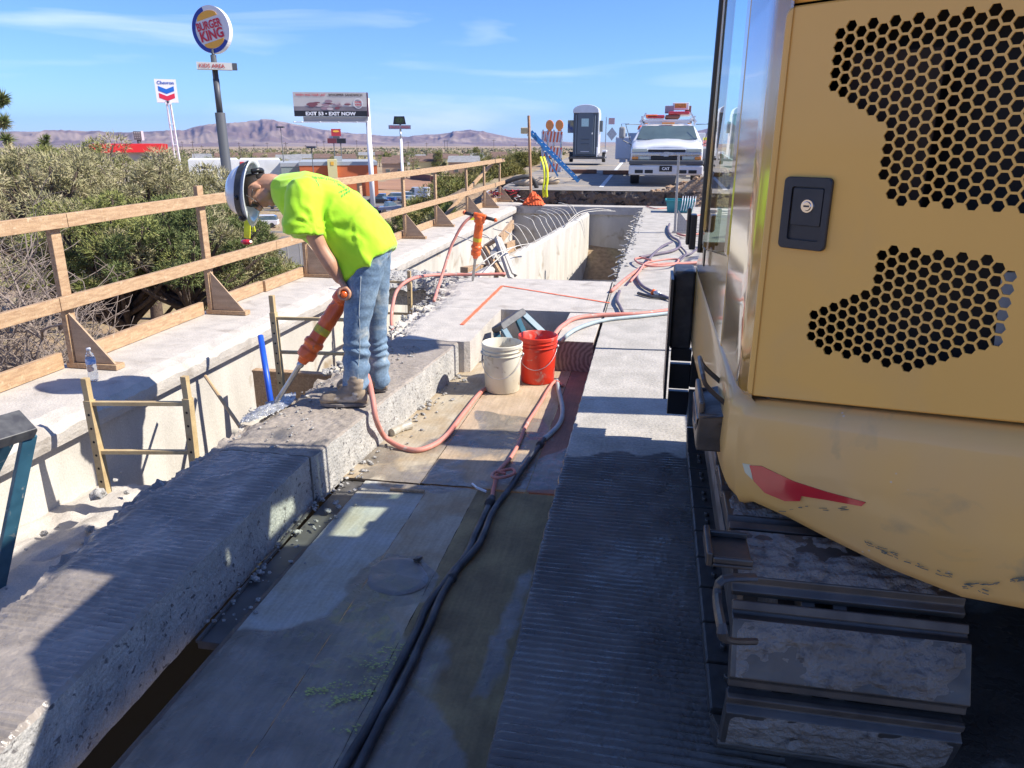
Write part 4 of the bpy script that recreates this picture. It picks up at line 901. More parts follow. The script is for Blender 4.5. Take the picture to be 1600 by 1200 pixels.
mb=MB(); mb.ell(hd(.078,.162,.0),.030,.018,.022,12,8,rot=hm); mb.build('headlamp',BLKP,hat,smooth=True)
for c_,f_,l_ in ((.078,-.165,0),(.078,.07,.120)): mb=MB(); mb.ell(hd(c_,f_,l_),.018,.014,.014,12,8,rot=hm); mb.build('strap_clip',BLKP,hat,smooth=True)
mb=MB(); mb.tube([hd(.03,-.10,-.05),hd(.0,-.118,-.03),hd(-.004,-.120,.03),hd(.03,-.10,.06)],.014,8); mb.ell(hd(.0,-.122,.0),.028,.018,.02,12,8,rot=hm); mb.build('ratchet',BLKP,hat,smooth=True)
mb=MB(); mb.tube(smooth_path([hd(.03,.05,.105),hd(-.03,.085,.075),hd(-.05,.11,.02)],4),.0018,5); mb.build('visor_wire',BLKP,hat)
# ---- shirt
OUT=[((431,278),(430,301),.062),((446,271),(436,316),.12),((478,270),(450,333),.185),((513,279),(470,358),.20),((549,298),(490,382),.19),((580,325),(510,400),.18),((603,354),(523,422),.192),((615,385),(545,442),.205)]
def shirt_shell(mb,k=4,close=True):
    B=smooth_path([aty(*b,4.18) for b,f,w in OUT],k); Fp=smooth_path([aty(*f,4.18) for b,f,w in OUT],k); ws_=[w for _,_,w in OUT]; rs=[]
    for i in range(len(B)):
        t=i/k; a=int(min(t,len(ws_)-2)); w=ws_[a]+(ws_[a+1]-ws_[a])*(t-a); c=(B[i]+Fp[i])/2; h=(B[i]-Fp[i])/2
        ring=[]
        for j in range(28):
            an=2*math.pi*j/28; ca,sa=math.cos(an),math.sin(an); ring.append(c+h*(abs(ca)**.85*(1 if ca>0 else -1))+V(0,1,0)*w*(abs(sa)**.8*(1 if sa>0 else -1)))
        rs.append(ring)
    mb.rings(rs,cap=close)
mb=MB(); shirt_shell(mb)
rad_tube(mb,[aty(476,305,4.02),aty(474,330,3.985),aty(473,345,3.975)],[.105,.105,.105],5,20)
mb.tube([aty(473,338,3.975),aty(474,366,3.965)],n=20,radii=[.105,.120])
rad_tube(mb,[aty(478,305,4.35),aty(492,340,4.40),aty(500,358,4.40)],[.095,.095,.092],5,18)
ha=(aty(582,392,4.18)-aty(500,318,4.18)).normalized()
def wr_(co,n):
    d=co-aty(585,400,4.18); t=smooth((.38-d.length)/.3)
    w=.0055*FB(co.x,co.y,co.z,6,3)+.010*t*math.sin(30*(co.x*.55+co.y*.35+co.z*.9)+4*N3(co.x,co.y,co.z,5))*smooth(FB(co.x,co.y,co.z,4,2)+.6)
    w2=.007*max(0,1-abs(FB(co.x,co.y,co.z,5,2))*6)
    # folds radiating from the armpit
    a=co-aty(500,350,4.0); rr=a.length; ang=math.atan2(a.z,a.x); w3=.0035*math.sin(ang*9+2*N3(co.x,co.y,co.z,4))*math.exp(-((rr-.12)/.11)**2)
    # soft diagonal drapes across the back and hanging belly
    w4=.007*max(0,1-abs(math.sin(co.x*17+co.z*9+2.5*N3(co.x,co.y,co.z,3)))*2.2)*smooth((1.22-co.z)/.25)
    return w+w2*.9+w3+w4
sh=remesh(mb,'shirt',NEON,MK,.011,4,wr_)
# small green print lines on the back, laid onto the cloth
from mathutils.bvhtree import BVHTree
bv=BVHTree.FromPolygons([v.co.copy() for v in sh.data.vertices],[tuple(p.vertices) for p in sh.data.polygons])
def on_shirt(px,py):
    d=ray(px,py).normalized(); h=bv.ray_cast(C0,d); return (h[0]+h[1]*.0025 if h[0] else None)
mb=MB(); q=random.Random(5)
for (x0,y0,x1,y1,n) in ((488,276,505,278,7),(503,277,530,284,8),(493,281,499,290,4),(528,287,540,293,6),(530,300,548,292,9),(534,305,548,296,8)):
    for k in range(n):
        a=on_shirt(x0+(x1-x0)*k/n,y0+(y1-y0)*k/n); b=on_shirt(x0+(x1-x0)*k/n+q.uniform(-.5,1.5),y0+(y1-y0)*k/n+q.uniform(1.5,3.5))
        if a and b: mb.bar(a,b,.003,.001,up=-_f)
if mb.v: mb.build('shirt_print',mat('print_green',(.05,.38,.16),.7),sh)
# ---- jeans
mb=MB()
rad_tube(mb,[aty(574,396,4.12),aty(569,430,4.09),aty(564,462,4.07),aty(557,508,4.05),aty(557,548,4.05),aty(557,580,4.05),aty(556,604,4.05)],[.125,.105,.093,.078,.079,.078,.080],5,20)
rad_tube(mb,[aty(580,396,4.24),aty(584,430,4.27),aty(586,462,4.29),aty(587,508,4.30),aty(590,545,4.30),aty(592,575,4.30),aty(593,592,4.30)],[.12,.10,.085,.068,.066,.066,.066],5,20)
mb.ell(aty(580,385,4.18),.12,.18,.12,18,12)
def jw(co,n):
    z=co.z+.05*FB(co.x,co.y,co.z,4,2); k=.011*smooth((.50-z)/.25)*smooth(FB(co.x,co.y,co.z,5,2)+.75)+.002
    return k*math.sin(z*78+7*N3(co.x,co.y,z,6)+2*math.atan2(co.y-4.15,co.x+1.65))*(.4+.9*abs(N3(co.x,co.y,co.z,7)))+.004*FB(co.x,co.y,co.z,9,3)
jn=remesh(mb,'jeans',JEAN,MK,.010,4,jw)
mb=MB(); bj=BVHTree.FromPolygons([v.co.copy() for v in jn.data.vertices],[tuple(p.vertices) for p in jn.data.polygons])
def onj(px,py):
    h=bj.ray_cast(C0,ray(px,py).normalized()); return h[0]+h[1]*.001 if h[0] else None
pts=[onj(x,y) for x,y in ((564,432),(563,450),(562,470),(561,490),(562,510),(562,530),(562,550),(560,570),(559,590),(558,600))]; pts=[p for p in pts if p]
mb.tube(smooth_path(pts,3),.0022,5); mb.build('seam',mat('seam_thread',(.45,.5,.5),.8),jn,smooth=True)
# ---- boots
def boot(heel,toe,ank,nm='boot'):
    heel=Vector(heel); toe=Vector(toe); d=(toe-heel); L_=d.length; d.normalize(); s=V(0,0,1).cross(d); mb=MB(); m2=MB()
    st=[(-.01,.055,.036,.10),(.05,.115,.045,.115),(.12,.13,.043,.115),(.19,.105,.042,.085),(.25,.078,.048,.06),(.30,.06,.047,.042),(.325,.045,.035,.03)]
    rs=[]
    for t,h,w,hh in [(-.012,.05,.03,0),(.0,.085,.040,0),(.05,.125,.043,0),(.11,.13,.042,0),(.16,.110,.041,0),(.20,.085,.045,0),(.25,.077,.049,0),(.29,.070,.045,0),(.315,.050,.033,0)]:
        c=heel+d*t*L_/.31; r=[]
        for k in range(16): a=2*math.pi*k/16; r.append(c+s*w*math.cos(a)+V(0,0,1)*(h/2+.012+h/2*math.sin(a)))
        rs.append(r)
    mb.rings(rs); rad_tube(mb,[heel+d*.055+V(0,0,.07),heel+d*.06+V(0,0,.17)],[.05,.052],4)
    b=remesh(mb,nm,BOOT,MK,.008,3,lambda c,n:.002*FB(c.x,c.y,c.z,20,3)+.0015*math.sin(c.z*160))
    rs=[]
    for z in (0,.022):
        r=[]
        for k in range(24):
            a=2*math.pi*k/24; ca,sa=math.cos(a),math.sin(a); w=.050 if ca>0 else .041; w*=(1-.12*math.exp(-((ca+.15)/.25)**2)); r.append(heel+d*(L_/2-.003+(L_/2+.012)*ca)+s*w*sa+V(0,0,z+.002))
        rs.append(r)
    m2.rings(rs); m2.build('sole',SOLE,b,bevel=.005)
za=.004
h1=aty(573,632,4.02); t1=aty(503,637,3.97); h1.z=t1.z=za; boot(h1,t1,None)
h2=atz(603,611,za); boot(h2,h2+V(-.30,-.06,0),None)
# ================================================================ jackhammers
def hammer(top,tip,side,label,held=True,parent_group=None,mo=ORNG):
    top=Vector(top); tip=Vector(tip); d=(tip-top).normalized(); side=Vector(side); side=(side-d*side.dot(d)).normalized(); L_=(tip-top).length
    t=thing('jackhammer',tip,label,'jackhammer')
    def at(k): return top+d*k
    mb=MB(); pf=[(-.012,.038),(.0,.054),(.03,.060),(.06,.060),(.066,.044),(.09,.045),(.10,.049),(.16,.048),(.17,.050),(.175,.050),(.19,.048),(.29,.048),(.30,.060),(.318,.062),(.33,.052),(.345,.050),(.355,.058),(.395,.056),(.405,.036),(.43,.028)]
    k=L_/ .74
    mb.tube([at(a*k*1.05) for a,r in pf],n=20,radii=[r for a,r in pf]); mb.box(0,0,0,0,0,0) if False else None
    bd=mb.build('body',mo,t,smooth=True,bevel=.002)
    mb=MB(); 
    for s in (1,-1): c=at(.035); mb.cyl(c+side*.036*s,c+side*.060*s,.012,n=10)
    mb.build('throttle_bolts',STEEL,bd) if False else None
    mb=MB(); mb.tube([at(-.0)-side*.07,at(-.0)+side*.07],n=14,radii=[.034,.034]); mb.build('head_block',mo,t,smooth=True,bevel=.004)
    for s in (1,-1):
        mb=MB(); mb.tube([at(0)+side*s*.06,at(0)+side*s*.175],n=14,radii=[.019,.019]); g=mb.build('grip',BLK,t,smooth=True)
        mb=MB(); a=at(0)+side*s*.175; mb.tube([a,a+side*s*.006,a+side*s*.014,a+side*s*.024,a+side*s*.028],n=14,radii=[.024,.025,.020,.018,.010]); mb.build('grip_cap',mo,g,smooth=True)
    mb=MB(); mb.tube([at(.43*k),at(.47*k),at(.48*k),L_*.93*d+top,tip],n=10,radii=[.022,.022,.0155,.0155,.005]); mb.build('chisel',mat('bright_steel',(.45,.46,.47),.3,(.3,.3,.3),20,metal=.9),t,smooth=True)
    mb=MB(); mb.tube([at(.222*k),at(.262*k)],n=20,radii=[.0495,.0495],cap=False); mb.build('label_band',mat('yellow_label',(.75,.55,.03),.5,(.4,.35,.05),40),bd,smooth=True)
    mb=MB(); u=d.cross(side); a=at(.10); mb.bar(a-side*.03,a+side*.03,.05,.08,up=d); mb.build('throttle_lever',mo,bd,bevel=.006)
    return t,at
J1top=HA.lerp(HB,.52)+V(0,0,-.004); J1tip=V(-2.22,3.90,.0)
hammer(J1top,J1tip,HD,'orange jackhammer held by the worker, chisel tip on the beam edge')
J2top=aty(750,338,8.1); J2tip=aty(738,440,8.25); J2tip.z=-.03
hammer(J2top,J2tip,(1,-.15,.1),'orange jackhammer standing upright by itself at the far edge of the cross deck')
mb=MB(); mb.bar(J2top+V(-.10,0,.02),J2top+V(.0,0,.02),.03,.04); 
# ================================================================ wooden guardrail
GF=thing('guardrail',(-4.0,11,0),'wooden guardrail with two lumber rails and triangular gussets along the edge girder','guardrail')
PY=[2.55,4.42,6.16,8.16,9.95,11.8,13.6,16.0,17.7,19.5]
def gpart(nm,f,m=WOOD,par=GF,bev=.003):
    mb=MB(); f(mb); return mb.build(nm,m,par,bevel=bev)
for i,y in enumerate(PY):
    lean=rnd.uniform(-.012,.012); hh=1.06 if i!=2 else 1.16
    po=gpart('post',lambda mb:mb.bar((-4.015,y,.04),(-4.015+lean,y+lean,hh),.088,.04,up=(1,0,0)))
    gpart('base_plate',lambda mb:mb.box(-4.06,-3.66,y-.045,y+.045,.004,.042))
    gpart('gusset',lambda mb:mb.prism([(-3.99,y-.028,.045),(-3.68,y-.028,.045),(-3.98,y-.028,.40)],(0,.016,0)),PLYW,bev=.001)
    if i in (0,1,3,6,8): 
        mb=MB()
        for zz in (.98,.5): mb.cyl((-3.985,y-.01,zz-.0),(-3.955,y-.01,zz),.004,n=6)
segs=[(.2,4.5),(4.5,8.2),(8.2,11.85),(11.85,16.05),(16.05,19.9)]
for j,(a,b) in enumerate(segs):
    o=.001*j
    gpart('top_rail',lambda mb:mb.bar((-3.962-o,a+.003,1.035+.01*math.sin(a)),(-3.962-o,b-.003,1.035+.01*math.sin(b)),.04,.092))
for j,(a,b) in enumerate([(.2,4.3),(4.3,7.35),(7.35,11.0),(11.0,15.0),(15.0,19.9)]):
    gpart('mid_rail',lambda mb:mb.bar((-3.963,a+.003,.47+.012*math.sin(a*2)),(-3.963,b-.003,.47+.012*math.sin(b*2)),.04,.092))
for j,(a,b) in enumerate([(.2,4.36),(4.48,6.1),(6.22,7.2),(7.2,9.9),(10,14),(14,19.9)]):
    gpart('toe_board',lambda mb:mb.bar((-4.085+(.03 if j%2 else 0),a,.062),(-4.085,b,.062),.04,.115))
gpart('brace',lambda mb:mb.bar((-4.2,14.2,.95),(-4.25,19.3,.05),.04,.09)) if False else None
mb=MB(); mb.bar((-4.5,15.6,-.1),(-4.12,19.2,1.0),.04,.09); tag(mb.build('brace',WOOD,bevel=.003),'diagonal lumber brace behind the far end of the guardrail','brace')
# ================================================================ scaffold frames (perforated posts and rungs)
TANS=mat('tan_tube',(.50,.38,.20),.6,(.42,.30,.15),14,grain=.1)
def perf(mb,p,q,w=.045):
    mb.bar(p,q,w,w,up=(0,1,0)); p=Vector(p);q=Vector(q); d=(q-p); n=int(d.length/.075)
    for k in range(1,n):
        c=p+d*(k/n)+V(0,-w/2-.0008,0); mb.cyl(c+V(0,.002,0),c-V(0,.0005,0),.008,n=8,mi=1)
def frame(pa0,pa1,pb0,pb1,zs,label,b_ok=True):
    t=thing('shoring_frame',pa0,label,'shoring frame','perforated shoring frames in the open cell')
    for p,q in ((pa0,pa1),(pb0,pb1)):
        mb=MB(); perf(mb,p,q); mb.build('post',[TANS,DARK],t,bevel=.002)
        mb=MB(); q=Vector(q); perf(mb,q,q+V(0,0,.13)*1.0,.034); mb.build('inner_post',[TANS,DARK],t)
    A0,A1,B0,B1=map(Vector,(pa0,pa1,pb0,pb1))
    for z in zs:
        a=A0+(A1-A0)*((z-A0.z)/(A1.z-A0.z)); b=B0+(B1-B0)*((z-B0.z)/(B1.z-B0.z)); mb=MB(); mb.bar(a,b,.028,.022); mb.build('rung',TANS,t)
    return t
a0=aty(166,770,3.45);a1=aty(139,625,3.45); b0=aty(303,712,3.55); b1=aty(293,622,3.55); b0=b1+(b0-b1)*1.6
frame(a0,a1,b0,b1,(a1.z-.02,aty(155,706,3.45).z),'nearest tan shoring frame with perforated posts, left foreground cell')
a0=aty(441,612,5.05);a1=aty(427,488,5.05); b0=aty(553,600,5.1); b1=aty(548,488,5.1)
frame(a0,a1,b0,b1,(aty(430,497,5.05).z,aty(437,550,5.05).z),'middle tan shoring frame behind the orange jackhammer')
a0=aty(560,520,7.6);a1=aty(558,430,7.6); b0=aty(641,498,7.6); b1=aty(640,442,7.6); b0=b0+(b0-b1)
frame(a0,a1,b0,b1,(aty(600,440,7.6).z,aty(600,489,7.6).z),'farthest tan shoring frame seen behind the worker\'s legs')
mb=MB(); mb.box(-3.2,-2.35,5.35,5.40,-.62,-.28); mb.box(-3.2,-2.35,5.34,5.41,-.28,-.26); tag(mb.build('wood_sheet',WOOD,bevel=.003),'small brown wooden sheet behind the middle shoring frame','wood sheet')
BLU=mat('blue_paint',(.02,.10,.62),.4,(.015,.08,.5),10)
mb=MB(); p=aty(407,525,5.0); q=aty(424,633,4.65); mb.tube([p,q],.022,10); tag(mb.build('pipe',BLU,smooth=True),'bright blue pole leaning in the open cell beside the beam','pole')
mb=MB(); p=aty(321,588,4.5); q=aty(376,668,4.0); mb.tube([p,q],.013,8); tag(mb.build('stick',mat('stick_wood',(.55,.38,.2),.7,(.45,.3,.15),8)),'thin wooden stick leaning against the cell wall','stick')
# ================================================================ buckets
def bucket(c,col,label,dirt):
    c=Vector(c); t=thing('bucket',c,label,'bucket','five gallon buckets'); r0,r1,h=.130,.152,.37
    pf=[(r0-.004,.0),(r0,.006),(r0+.012,.25),(r0+.013,.285),(r0+.023,.287),(r0+.023,.291),(r0+.014,.293),(r0+.015,.315),(r0+.024,.317),(r0+.024,.321),(r0+.016,.323),(r0+.017,.343),(r0+.024,.345),(r0+.024,.366),(r0+.018,.37),(r0+.014,.366),(r0+.008,.20),(r0-.006,.03)]
    mb=MB(); n=48; mb.rings([[(c.x+r*math.cos(2*math.pi*k/n),c.y+r*math.sin(2*math.pi*k/n),c.z+z) for k in range(n)] for r,z in pf]); m=mb.build('pail',col,t,smooth=True)
    e=m.modifiers.new('e','EDGE_SPLIT'); e.split_angle=R(50)
    mb=MB(); P=[]
    for k in range(17):
        a=math.pi*k/16; P.append((c.x+(r1+.004)*math.cos(a)*.98+.0,c.y-(r1+.006)*.72*math.sin(a)-.05*math.sin(a),c.z+.285-.155*math.sin(a)))
    mb.tube(P,.0025,6)
    for s in (1,-1): mb.cyl((c.x+s*(r1-.004),c.y,c.z+.285),(c.x+s*(r1+.012),c.y,c.z+.285),.012,n=10)
    mb.build('handle',GALV,t,smooth=True)
    mb=MB(); mb.tube([(c.x,c.y,c.z+.012),(c.x,c.y,c.z+.07)],n=32,radii=[r0-.008,r0-.003]); mb.build('contents',dirt,t)
    return t
bc=atz(785,608,-.255)
WB=mat('cream_plastic',(.66,.62,.50),.5,(.56,.50,.38),7,lo=.4,hi=.75,col3=(.36,.29,.19),s3=13,lo3=.60,hi3=.68,bump=.15,bs=40,bd=.002)
RB=mat('red_plastic',(.72,.045,.018),.42,(.62,.04,.018),6,col3=(.55,.33,.27),s3=12,lo3=.60,hi3=.74,bump=.12,bs=40,bd=.002)
GRT=mat('bucket_grit',(.45,.4,.3),.9,(.3,.27,.2),30,bump=.5)
bucket((bc.x,bc.y,-.255),WB,'cream coloured bucket crusted with dried concrete, in front of the red bucket',GRT)
bucket((bc.x+.228,bc.y+.27,-.255),RB,'bright red bucket dusted with concrete behind the cream bucket',GRT)
# ================================================================ hoses
RH=mat('red_hose',(.60,.20,.15),.6,(.50,.24,.19),8,lo=.35,hi=.7,col3=(.5,.38,.32),s3=12,lo3=.6,hi3=.7,bump=.2,bs=30,bd=.002)
GH=mat('grey_hose',(.38,.46,.46),.5,(.30,.36,.37),9,bump=.1,bs=30,bd=.002)
BH=mat('black_hose',(.03,.032,.036),.38,(.07,.075,.08),7,lo=.45,hi=.65,bump=.25,bs=22,bd=.003,rough2=.6)
PH=mat('purple_hose',(.16,.12,.15),.55,(.11,.09,.11),9)
def hose(pts,r,m,label,fit=None,nm='hose',grp=None,k=7,coup=()):
    mb=MB(); P=smooth_path(pts,k)
    P=[p+V(.003*N3(p.x,p.y,p.z,9),.003*N3(p.y,p.x,1,9),0) for p in P]
    mb.tube(P,r,12); o=mb.build(nm,m,smooth=True); tag(o,label,'hose',grp)
    for i,(idx,ln,rr,mm) in enumerate(coup):
        a=P[idx]; b=P[idx+1]; d=(b-a).normalized(); mb=MB(); mb.tube([a-d*ln/2,a-d*ln*.2,a-d*ln*.19,a+d*ln*.19,a+d*ln*.2,a+d*ln/2],n=12,radii=[rr*.8,rr*.8,rr,rr,rr*.75,rr*.75]); mb.build('coupling',mm,o,smooth=True)
    return o
F_=-.242
hose([J1top+V(.03,.0,-.03),aty(549,500,4.16),aty(545,535,4.18),aty(558,568,4.16),aty(574,588,4.13),atx(582,622,-1.60),atx(588,655,-1.565),atz(602,683,-.20),atz(630,700,F_),atz(660,702,F_),atz(695,683,F_),atz(725,645,F_),atz(752,612,F_),atz(768,604,F_),bc+V(-.02,.17,.015)],.0165,RH,'faded red hose looping off the beam to the buckets',k=8)
hose([atz(880,603,F_),atz(868,596,F_),atz(858,606,F_),atz(843,632,F_),atz(822,665,F_),atz(812,690,F_),atz(798,715,F_),atz(778,738,F_),atz(772,760,F_),atz(768,780,F_)],.012,RH,'thin faded red hose curving away from the red bucket to the coupling')
hose([atz(1120,486,.02),atz(1060,488,.02),atz(1000,494,.02),atz(945,500,.02),atz(905,512,.025),atz(882,528,.03),atx(871,552,-.775),atx(867,575,-.79),atz(872,604,-.235),atz(879,640,F_),atz(872,665,F_),atz(850,686,F_)],.0165,GH,'pale grey hose running from the slab down past the timber block')
hose([atz(1110,480,.02),atz(1060,483,.02),atz(1000,490,.02),atz(940,492,.02),atz(900,497,.02),atz(880,508,.02),aty(868,522,6.0)+V(0,0,.01),aty(862,535,5.85),aty(858,552,5.8),aty(856,575,5.72)],.019,RH,'faded red hose curving over the slab edge beside the timber')
h=[(850,686),(833,710),(815,735),(795,765),(770,800),(748,850),(715,890),(688,935),(672,975),(655,1010),(632,1060),(600,1120),(575,1170),(545,1230)]
hose([atz(x,y,F_+.004*(i%3)) for i,(x,y) in enumerate(h)],.0165,BH,'right black hose of the twin pair snaking over the plywood',coup=((3,.09,.024,BLK),(44,.05,.022,BLK)))
h=[(768,780),(757,805),(742,835),(728,868),(708,905),(678,945),(660,985),(642,1020),(622,1060),(590,1125),(560,1175),(530,1225)]
hose([atz(x-(9 if 3<i<20 else 0),y,F_) for i,(x,y) in enumerate(h)],.0165,BH,'left black hose of the twin pair snaking over the plywood',coup=((2,.10,.026,BLK),))
hose([atz(790,740,-.22),atz(775,737,-.215),atz(769,745,-.21),atz(785,746,-.2),atz(803,740,-.21),atz(800,733,-.215),atz(783,736,-.21)],.009,RH,'short red strap knotted round the twin hoses at the coupling',nm='strap')
mb=MB(); mb.tube([atz(760,768,-.245),atz(745,762,-.24),atz(738,756,-.25)],.007,5); mb.box(0,0,0,0,0,0) if 0 else None; tag(mb.build('rag',WHITE),'small white scrap beside the hose coupling','scrap')
p=atz(663,768,-.247); q=atz(610,764,-.25); mb=MB(); mb.bar(p,q,.018,.012); tag(mb.build('wood_offcut',WOOD),'thin wooden offcut lying on the plywood seam','offcut')
mb=MB(); mb.tube([atz(612,676,-.235),atz(628,668,-.235),atz(641,664,-.235)],n=12,radii=[.026,.024,.032]); tag(mb.build('dusty_bottle',mat('dusty_clear',(.5,.5,.46),.4,(.35,.3,.22),12)),'dust covered plastic bottle lying at the foot of the beam','bottle')
# air hose of the standing jackhammer, and the loop behind the worker
hose([J2top+V(-.09,0,.0),aty(724,350,8.05),aty(708,378,8.0),aty(697,410,7.9),atz(686,445,.05),atz(678,470,-.02)],.0165,RH,'faded red hose drooping from the standing jackhammer')
hose([atz(790,428,.015),atz(742,429,.015),atz(700,429,.02),atz(665,431,.05),aty(638,438,7.5),aty(620,455,7.3),aty(613,480,7.1),aty(612,506,6.9),aty(616,530,6.8)],.0185,RH,'purplish red hose arching into the dark cell behind the worker')
# tangled hoses on the right slab
def gz(pts,z=.02): return [atz(x,y,z) for x,y in pts]
hose(gz([(955,455),(975,438),(992,425),(1010,415),(1035,413),(1062,412),(1100,410)]),.02,RH,'thick red hose running from the cell edge to the blade')
hose(gz([(985,440),(998,425),(1008,412),(1022,408),(1046,405),(1060,406),(1052,413),(1020,416),(1000,412),(992,405),(1003,403),(1018,407)],.05),.013,RH,'pink red hose tangled in loops on the slab')
hose(gz([(1001,418),(995,432),(1003,446),(1018,455),(1030,460),(1045,466),(1060,470),(1090,478)],.025),.017,PH,'dark hose with a red and silver coupling on the slab',coup=((26,.14,.03,GALV),(23,.05,.034,ORNG)))
hose(gz([(997,458),(1015,463),(1032,465),(1042,466)],.02),.016,STEEL,'short dark steel bar lying beside the hose coupling',nm='bar')
hose(gz([(1046,350),(1044,360),(1050,370),(1060,376),(1062,385),(1050,392),(1030,396),(1000,402)],.03),.020,PH,'dark purple hose curling past the gusseted post')
hose(gz([(1050,378),(1035,385),(1022,396),(1014,405)],.05),.017,PH,'dark hose branch joining the tangle from behind')
hose(gz([(1062,384),(1072,395),(1068,402),(1062,408)],.03),.013,PH,'thin dark hose wriggling in the blade shadow')
hose(gz([(1100,378),(1090,388),(1080,396),(1066,400),(1060,406)],.03),.013,PH,'thin dark hose from behind the excavator hinge')
hose(gz([(1058,365),(1070,368),(1085,366),(1100,365)],.03),.016,RH,'short pink hose beside the gusseted post')
hose(gz([(1062,340),(1075,345),(1085,338),(1100,334),(1120,330)],.02),.014,RH,'pink hose winding beyond the gusseted post')
hose(gz([(1010,322),(1025,326),(1045,325),(1060,328)],.02),.012,RH,'thin red line lying across the far slab end')
hose([atz(968,455,.01),atz(964,468,.03),atz(968,478,.03),atz(973,488,.03)],.016,PH,'short dark hose dropping from the cell edge over the red hose')
# ================================================================ gusseted post on the slab
GP=thing('stanchion',(.35,13.4,0),'loose wooden post with grey triangular gusset standing on the far slab','post')
GREYW=mat('grey_lumber',(.46,.43,.38),.85,(.36,.33,.29),9,stretch=(6,1,6),bump=.2)
mb=MB(); mb.bar((.36,13.4,.0),(.34,13.42,1.30),.088,.04,up=(1,0,0)); mb.build('post',GREYW,GP,bevel=.003)
mb=MB(); mb.prism([(.39,13.37,.03),(.70,13.37,.03),(.39,13.37,.40)],(0,.016,0)); mb.build('gusset',GREYW,GP); mb=MB(); mb.box(.32,.74,13.34,13.44,.0,.03); mb.build('base_plate',GREYW,GP)
# teal tote
TE=thing('tote',(.50,17.4,0),'teal plastic crate draped with white hose at the far slab end','crate')
TEAL=mat('teal_plastic',(.03,.26,.28),.5,(.025,.2,.22),6)
mb=MB(); mb.rings([[(.22+s,17.2+s,z),(.86-s,17.2+s,z),(.86-s,17.7-s,z),(.22+s,17.7-s,z)] for s,z in ((.05,.0),(.02,.24),(-.01,.245),(-.01,.28),(.02,.281),(.03,.2),(.06,.02))]); mb.build('crate_shell',TEAL,TE,bevel=.01)
for k in range(6):
    mb=MB(); x=.56+.055*k; mb.tube(smooth_path([(x,17.16,.05),(x+.02,17.14,.2),(x+.03,17.22,.33),(x+.04,17.4,.35)],4),.008,6); mb.build('cord',WHITE,TE)
# ================================================================ formwork lumber in the far cell
def lump(px1,py1,y1,px2,py2,y2,w,h,nm,lab,m=WOOD,up=(0,0,1)):
    mb=MB(); mb.bar(aty(px1,py1,y1),aty(px2,py2,y2),w,h,up=up); return tag(mb.build(nm,m,bevel=.003),lab,'lumber','loose lumber leaning in the far cell')
FR=thing('wooden_frame',aty(790,435,10.2),'collapsed wooden form frame leaning in the far cell beside the jackhammer','wooden frame')
for a in (((777,373,10.6),(799,436,10.0)),((752,388,10.6),(774,430,10.1)),((760,387,10.55),(785,430,10.05)),((757,386,10.6),(779,372,10.6)),((778,371,10.65),(803,430,10.1))):
    mb=MB(); mb.bar(aty(*a[0]),aty(*a[1]),.05,.10,up=(0,1,.2)); mb.build('form_board',GREYW if a[0][0]>775 else WOOD,FR,bevel=.003)
lump(801,350,12.5,781,375,11.5,.05,.14,'lumber','board end sticking up behind the form frame')
lump(803,383,11.6,790,389,11.3,.05,.16,'lumber','short board beside the right end of the form frame')
lump(725,422,9.8,757,417,10.4,.12,.08,'lumber','short block lying below the form frame')
mb=MB(); p=[aty(765,395,10.4),aty(780,378,10.6),aty(787,390,10.5),aty(771,405,10.2)]; mb.prism(p,(0,.02,0)); tag(mb.build('plywood_scrap',GREYW),'pale plywood scrap held inside the form frame','plywood scrap')
# ================================================================ blue stepladders
BLF=mat('blue_fibreglass',(.045,.14,.20),.45,(.03,.10,.15),12,col3=(.3,.32,.3),s3=20,lo3=.63,hi3=.7)
BLF2=mat('blue_ladder_rail',(.01,.17,.50),.45,(.01,.13,.4),8)
def stepladder(top,dirv,spread,label,L_=1.6,w=.36):
    top=Vector(top); t=thing('stepladder',top,label,'stepladder'); dn=Vector(dirv).normalized(); side=Vector(spread).normalized(); fr=dn.cross(side).normalized()
    CAP=mat('ladder_cap',(.05,.05,.055),.5,(.1,.1,.1),20)
    mb=MB(); 
    mb.rings([[tuple(top+side*s*a+fr*f+dn*d) for s,f in ((-1,-.07),(1,-.07),(1,.07),(-1,.07))] for a,d in ((w*.46,-.005),(w*.5,.01),(w*.5,.05),(w*.47,.055))]); c=mb.build('top_cap',CAP,t,bevel=.01)
    for s in (-1,1):
        for f,q in ((-.05,-.16),(.05,.16)):
            mb=MB(); a=top+side*s*w*.44+fr*f+dn*.05; b=a+dn*L_+side*s*.10+fr*q; mb.bar(a,b,.065,.025,up=tuple(fr)); mb.build('rail',BLF,t,bevel=.004)
    for k in range(1,5):
        d=.28*k; mb=MB(); c=top+dn*(d+.05)-fr*(.05+.16*d/L_); mb.bar(c-side*(w*.44+.1*d/L_),c+side*(w*.44+.1*d/L_),.08,.02,up=tuple(fr)); mb.build('step',GALV,t)
    return t
tp=aty(2,668,2.55); stepladder(tp,(-.62,-.10,-1),(.35,.94,0),'dark blue fibreglass stepladder top at the left edge of the picture',1.1,.24)
tp=atz(766,497,.0)+V(0,0,.01); stepladder(V(-1.22,6.25,.055),(.35,-.05,-.62),(.45,.85,.25),'blue stepladder poking out of the notch behind the buckets',.55,.34)
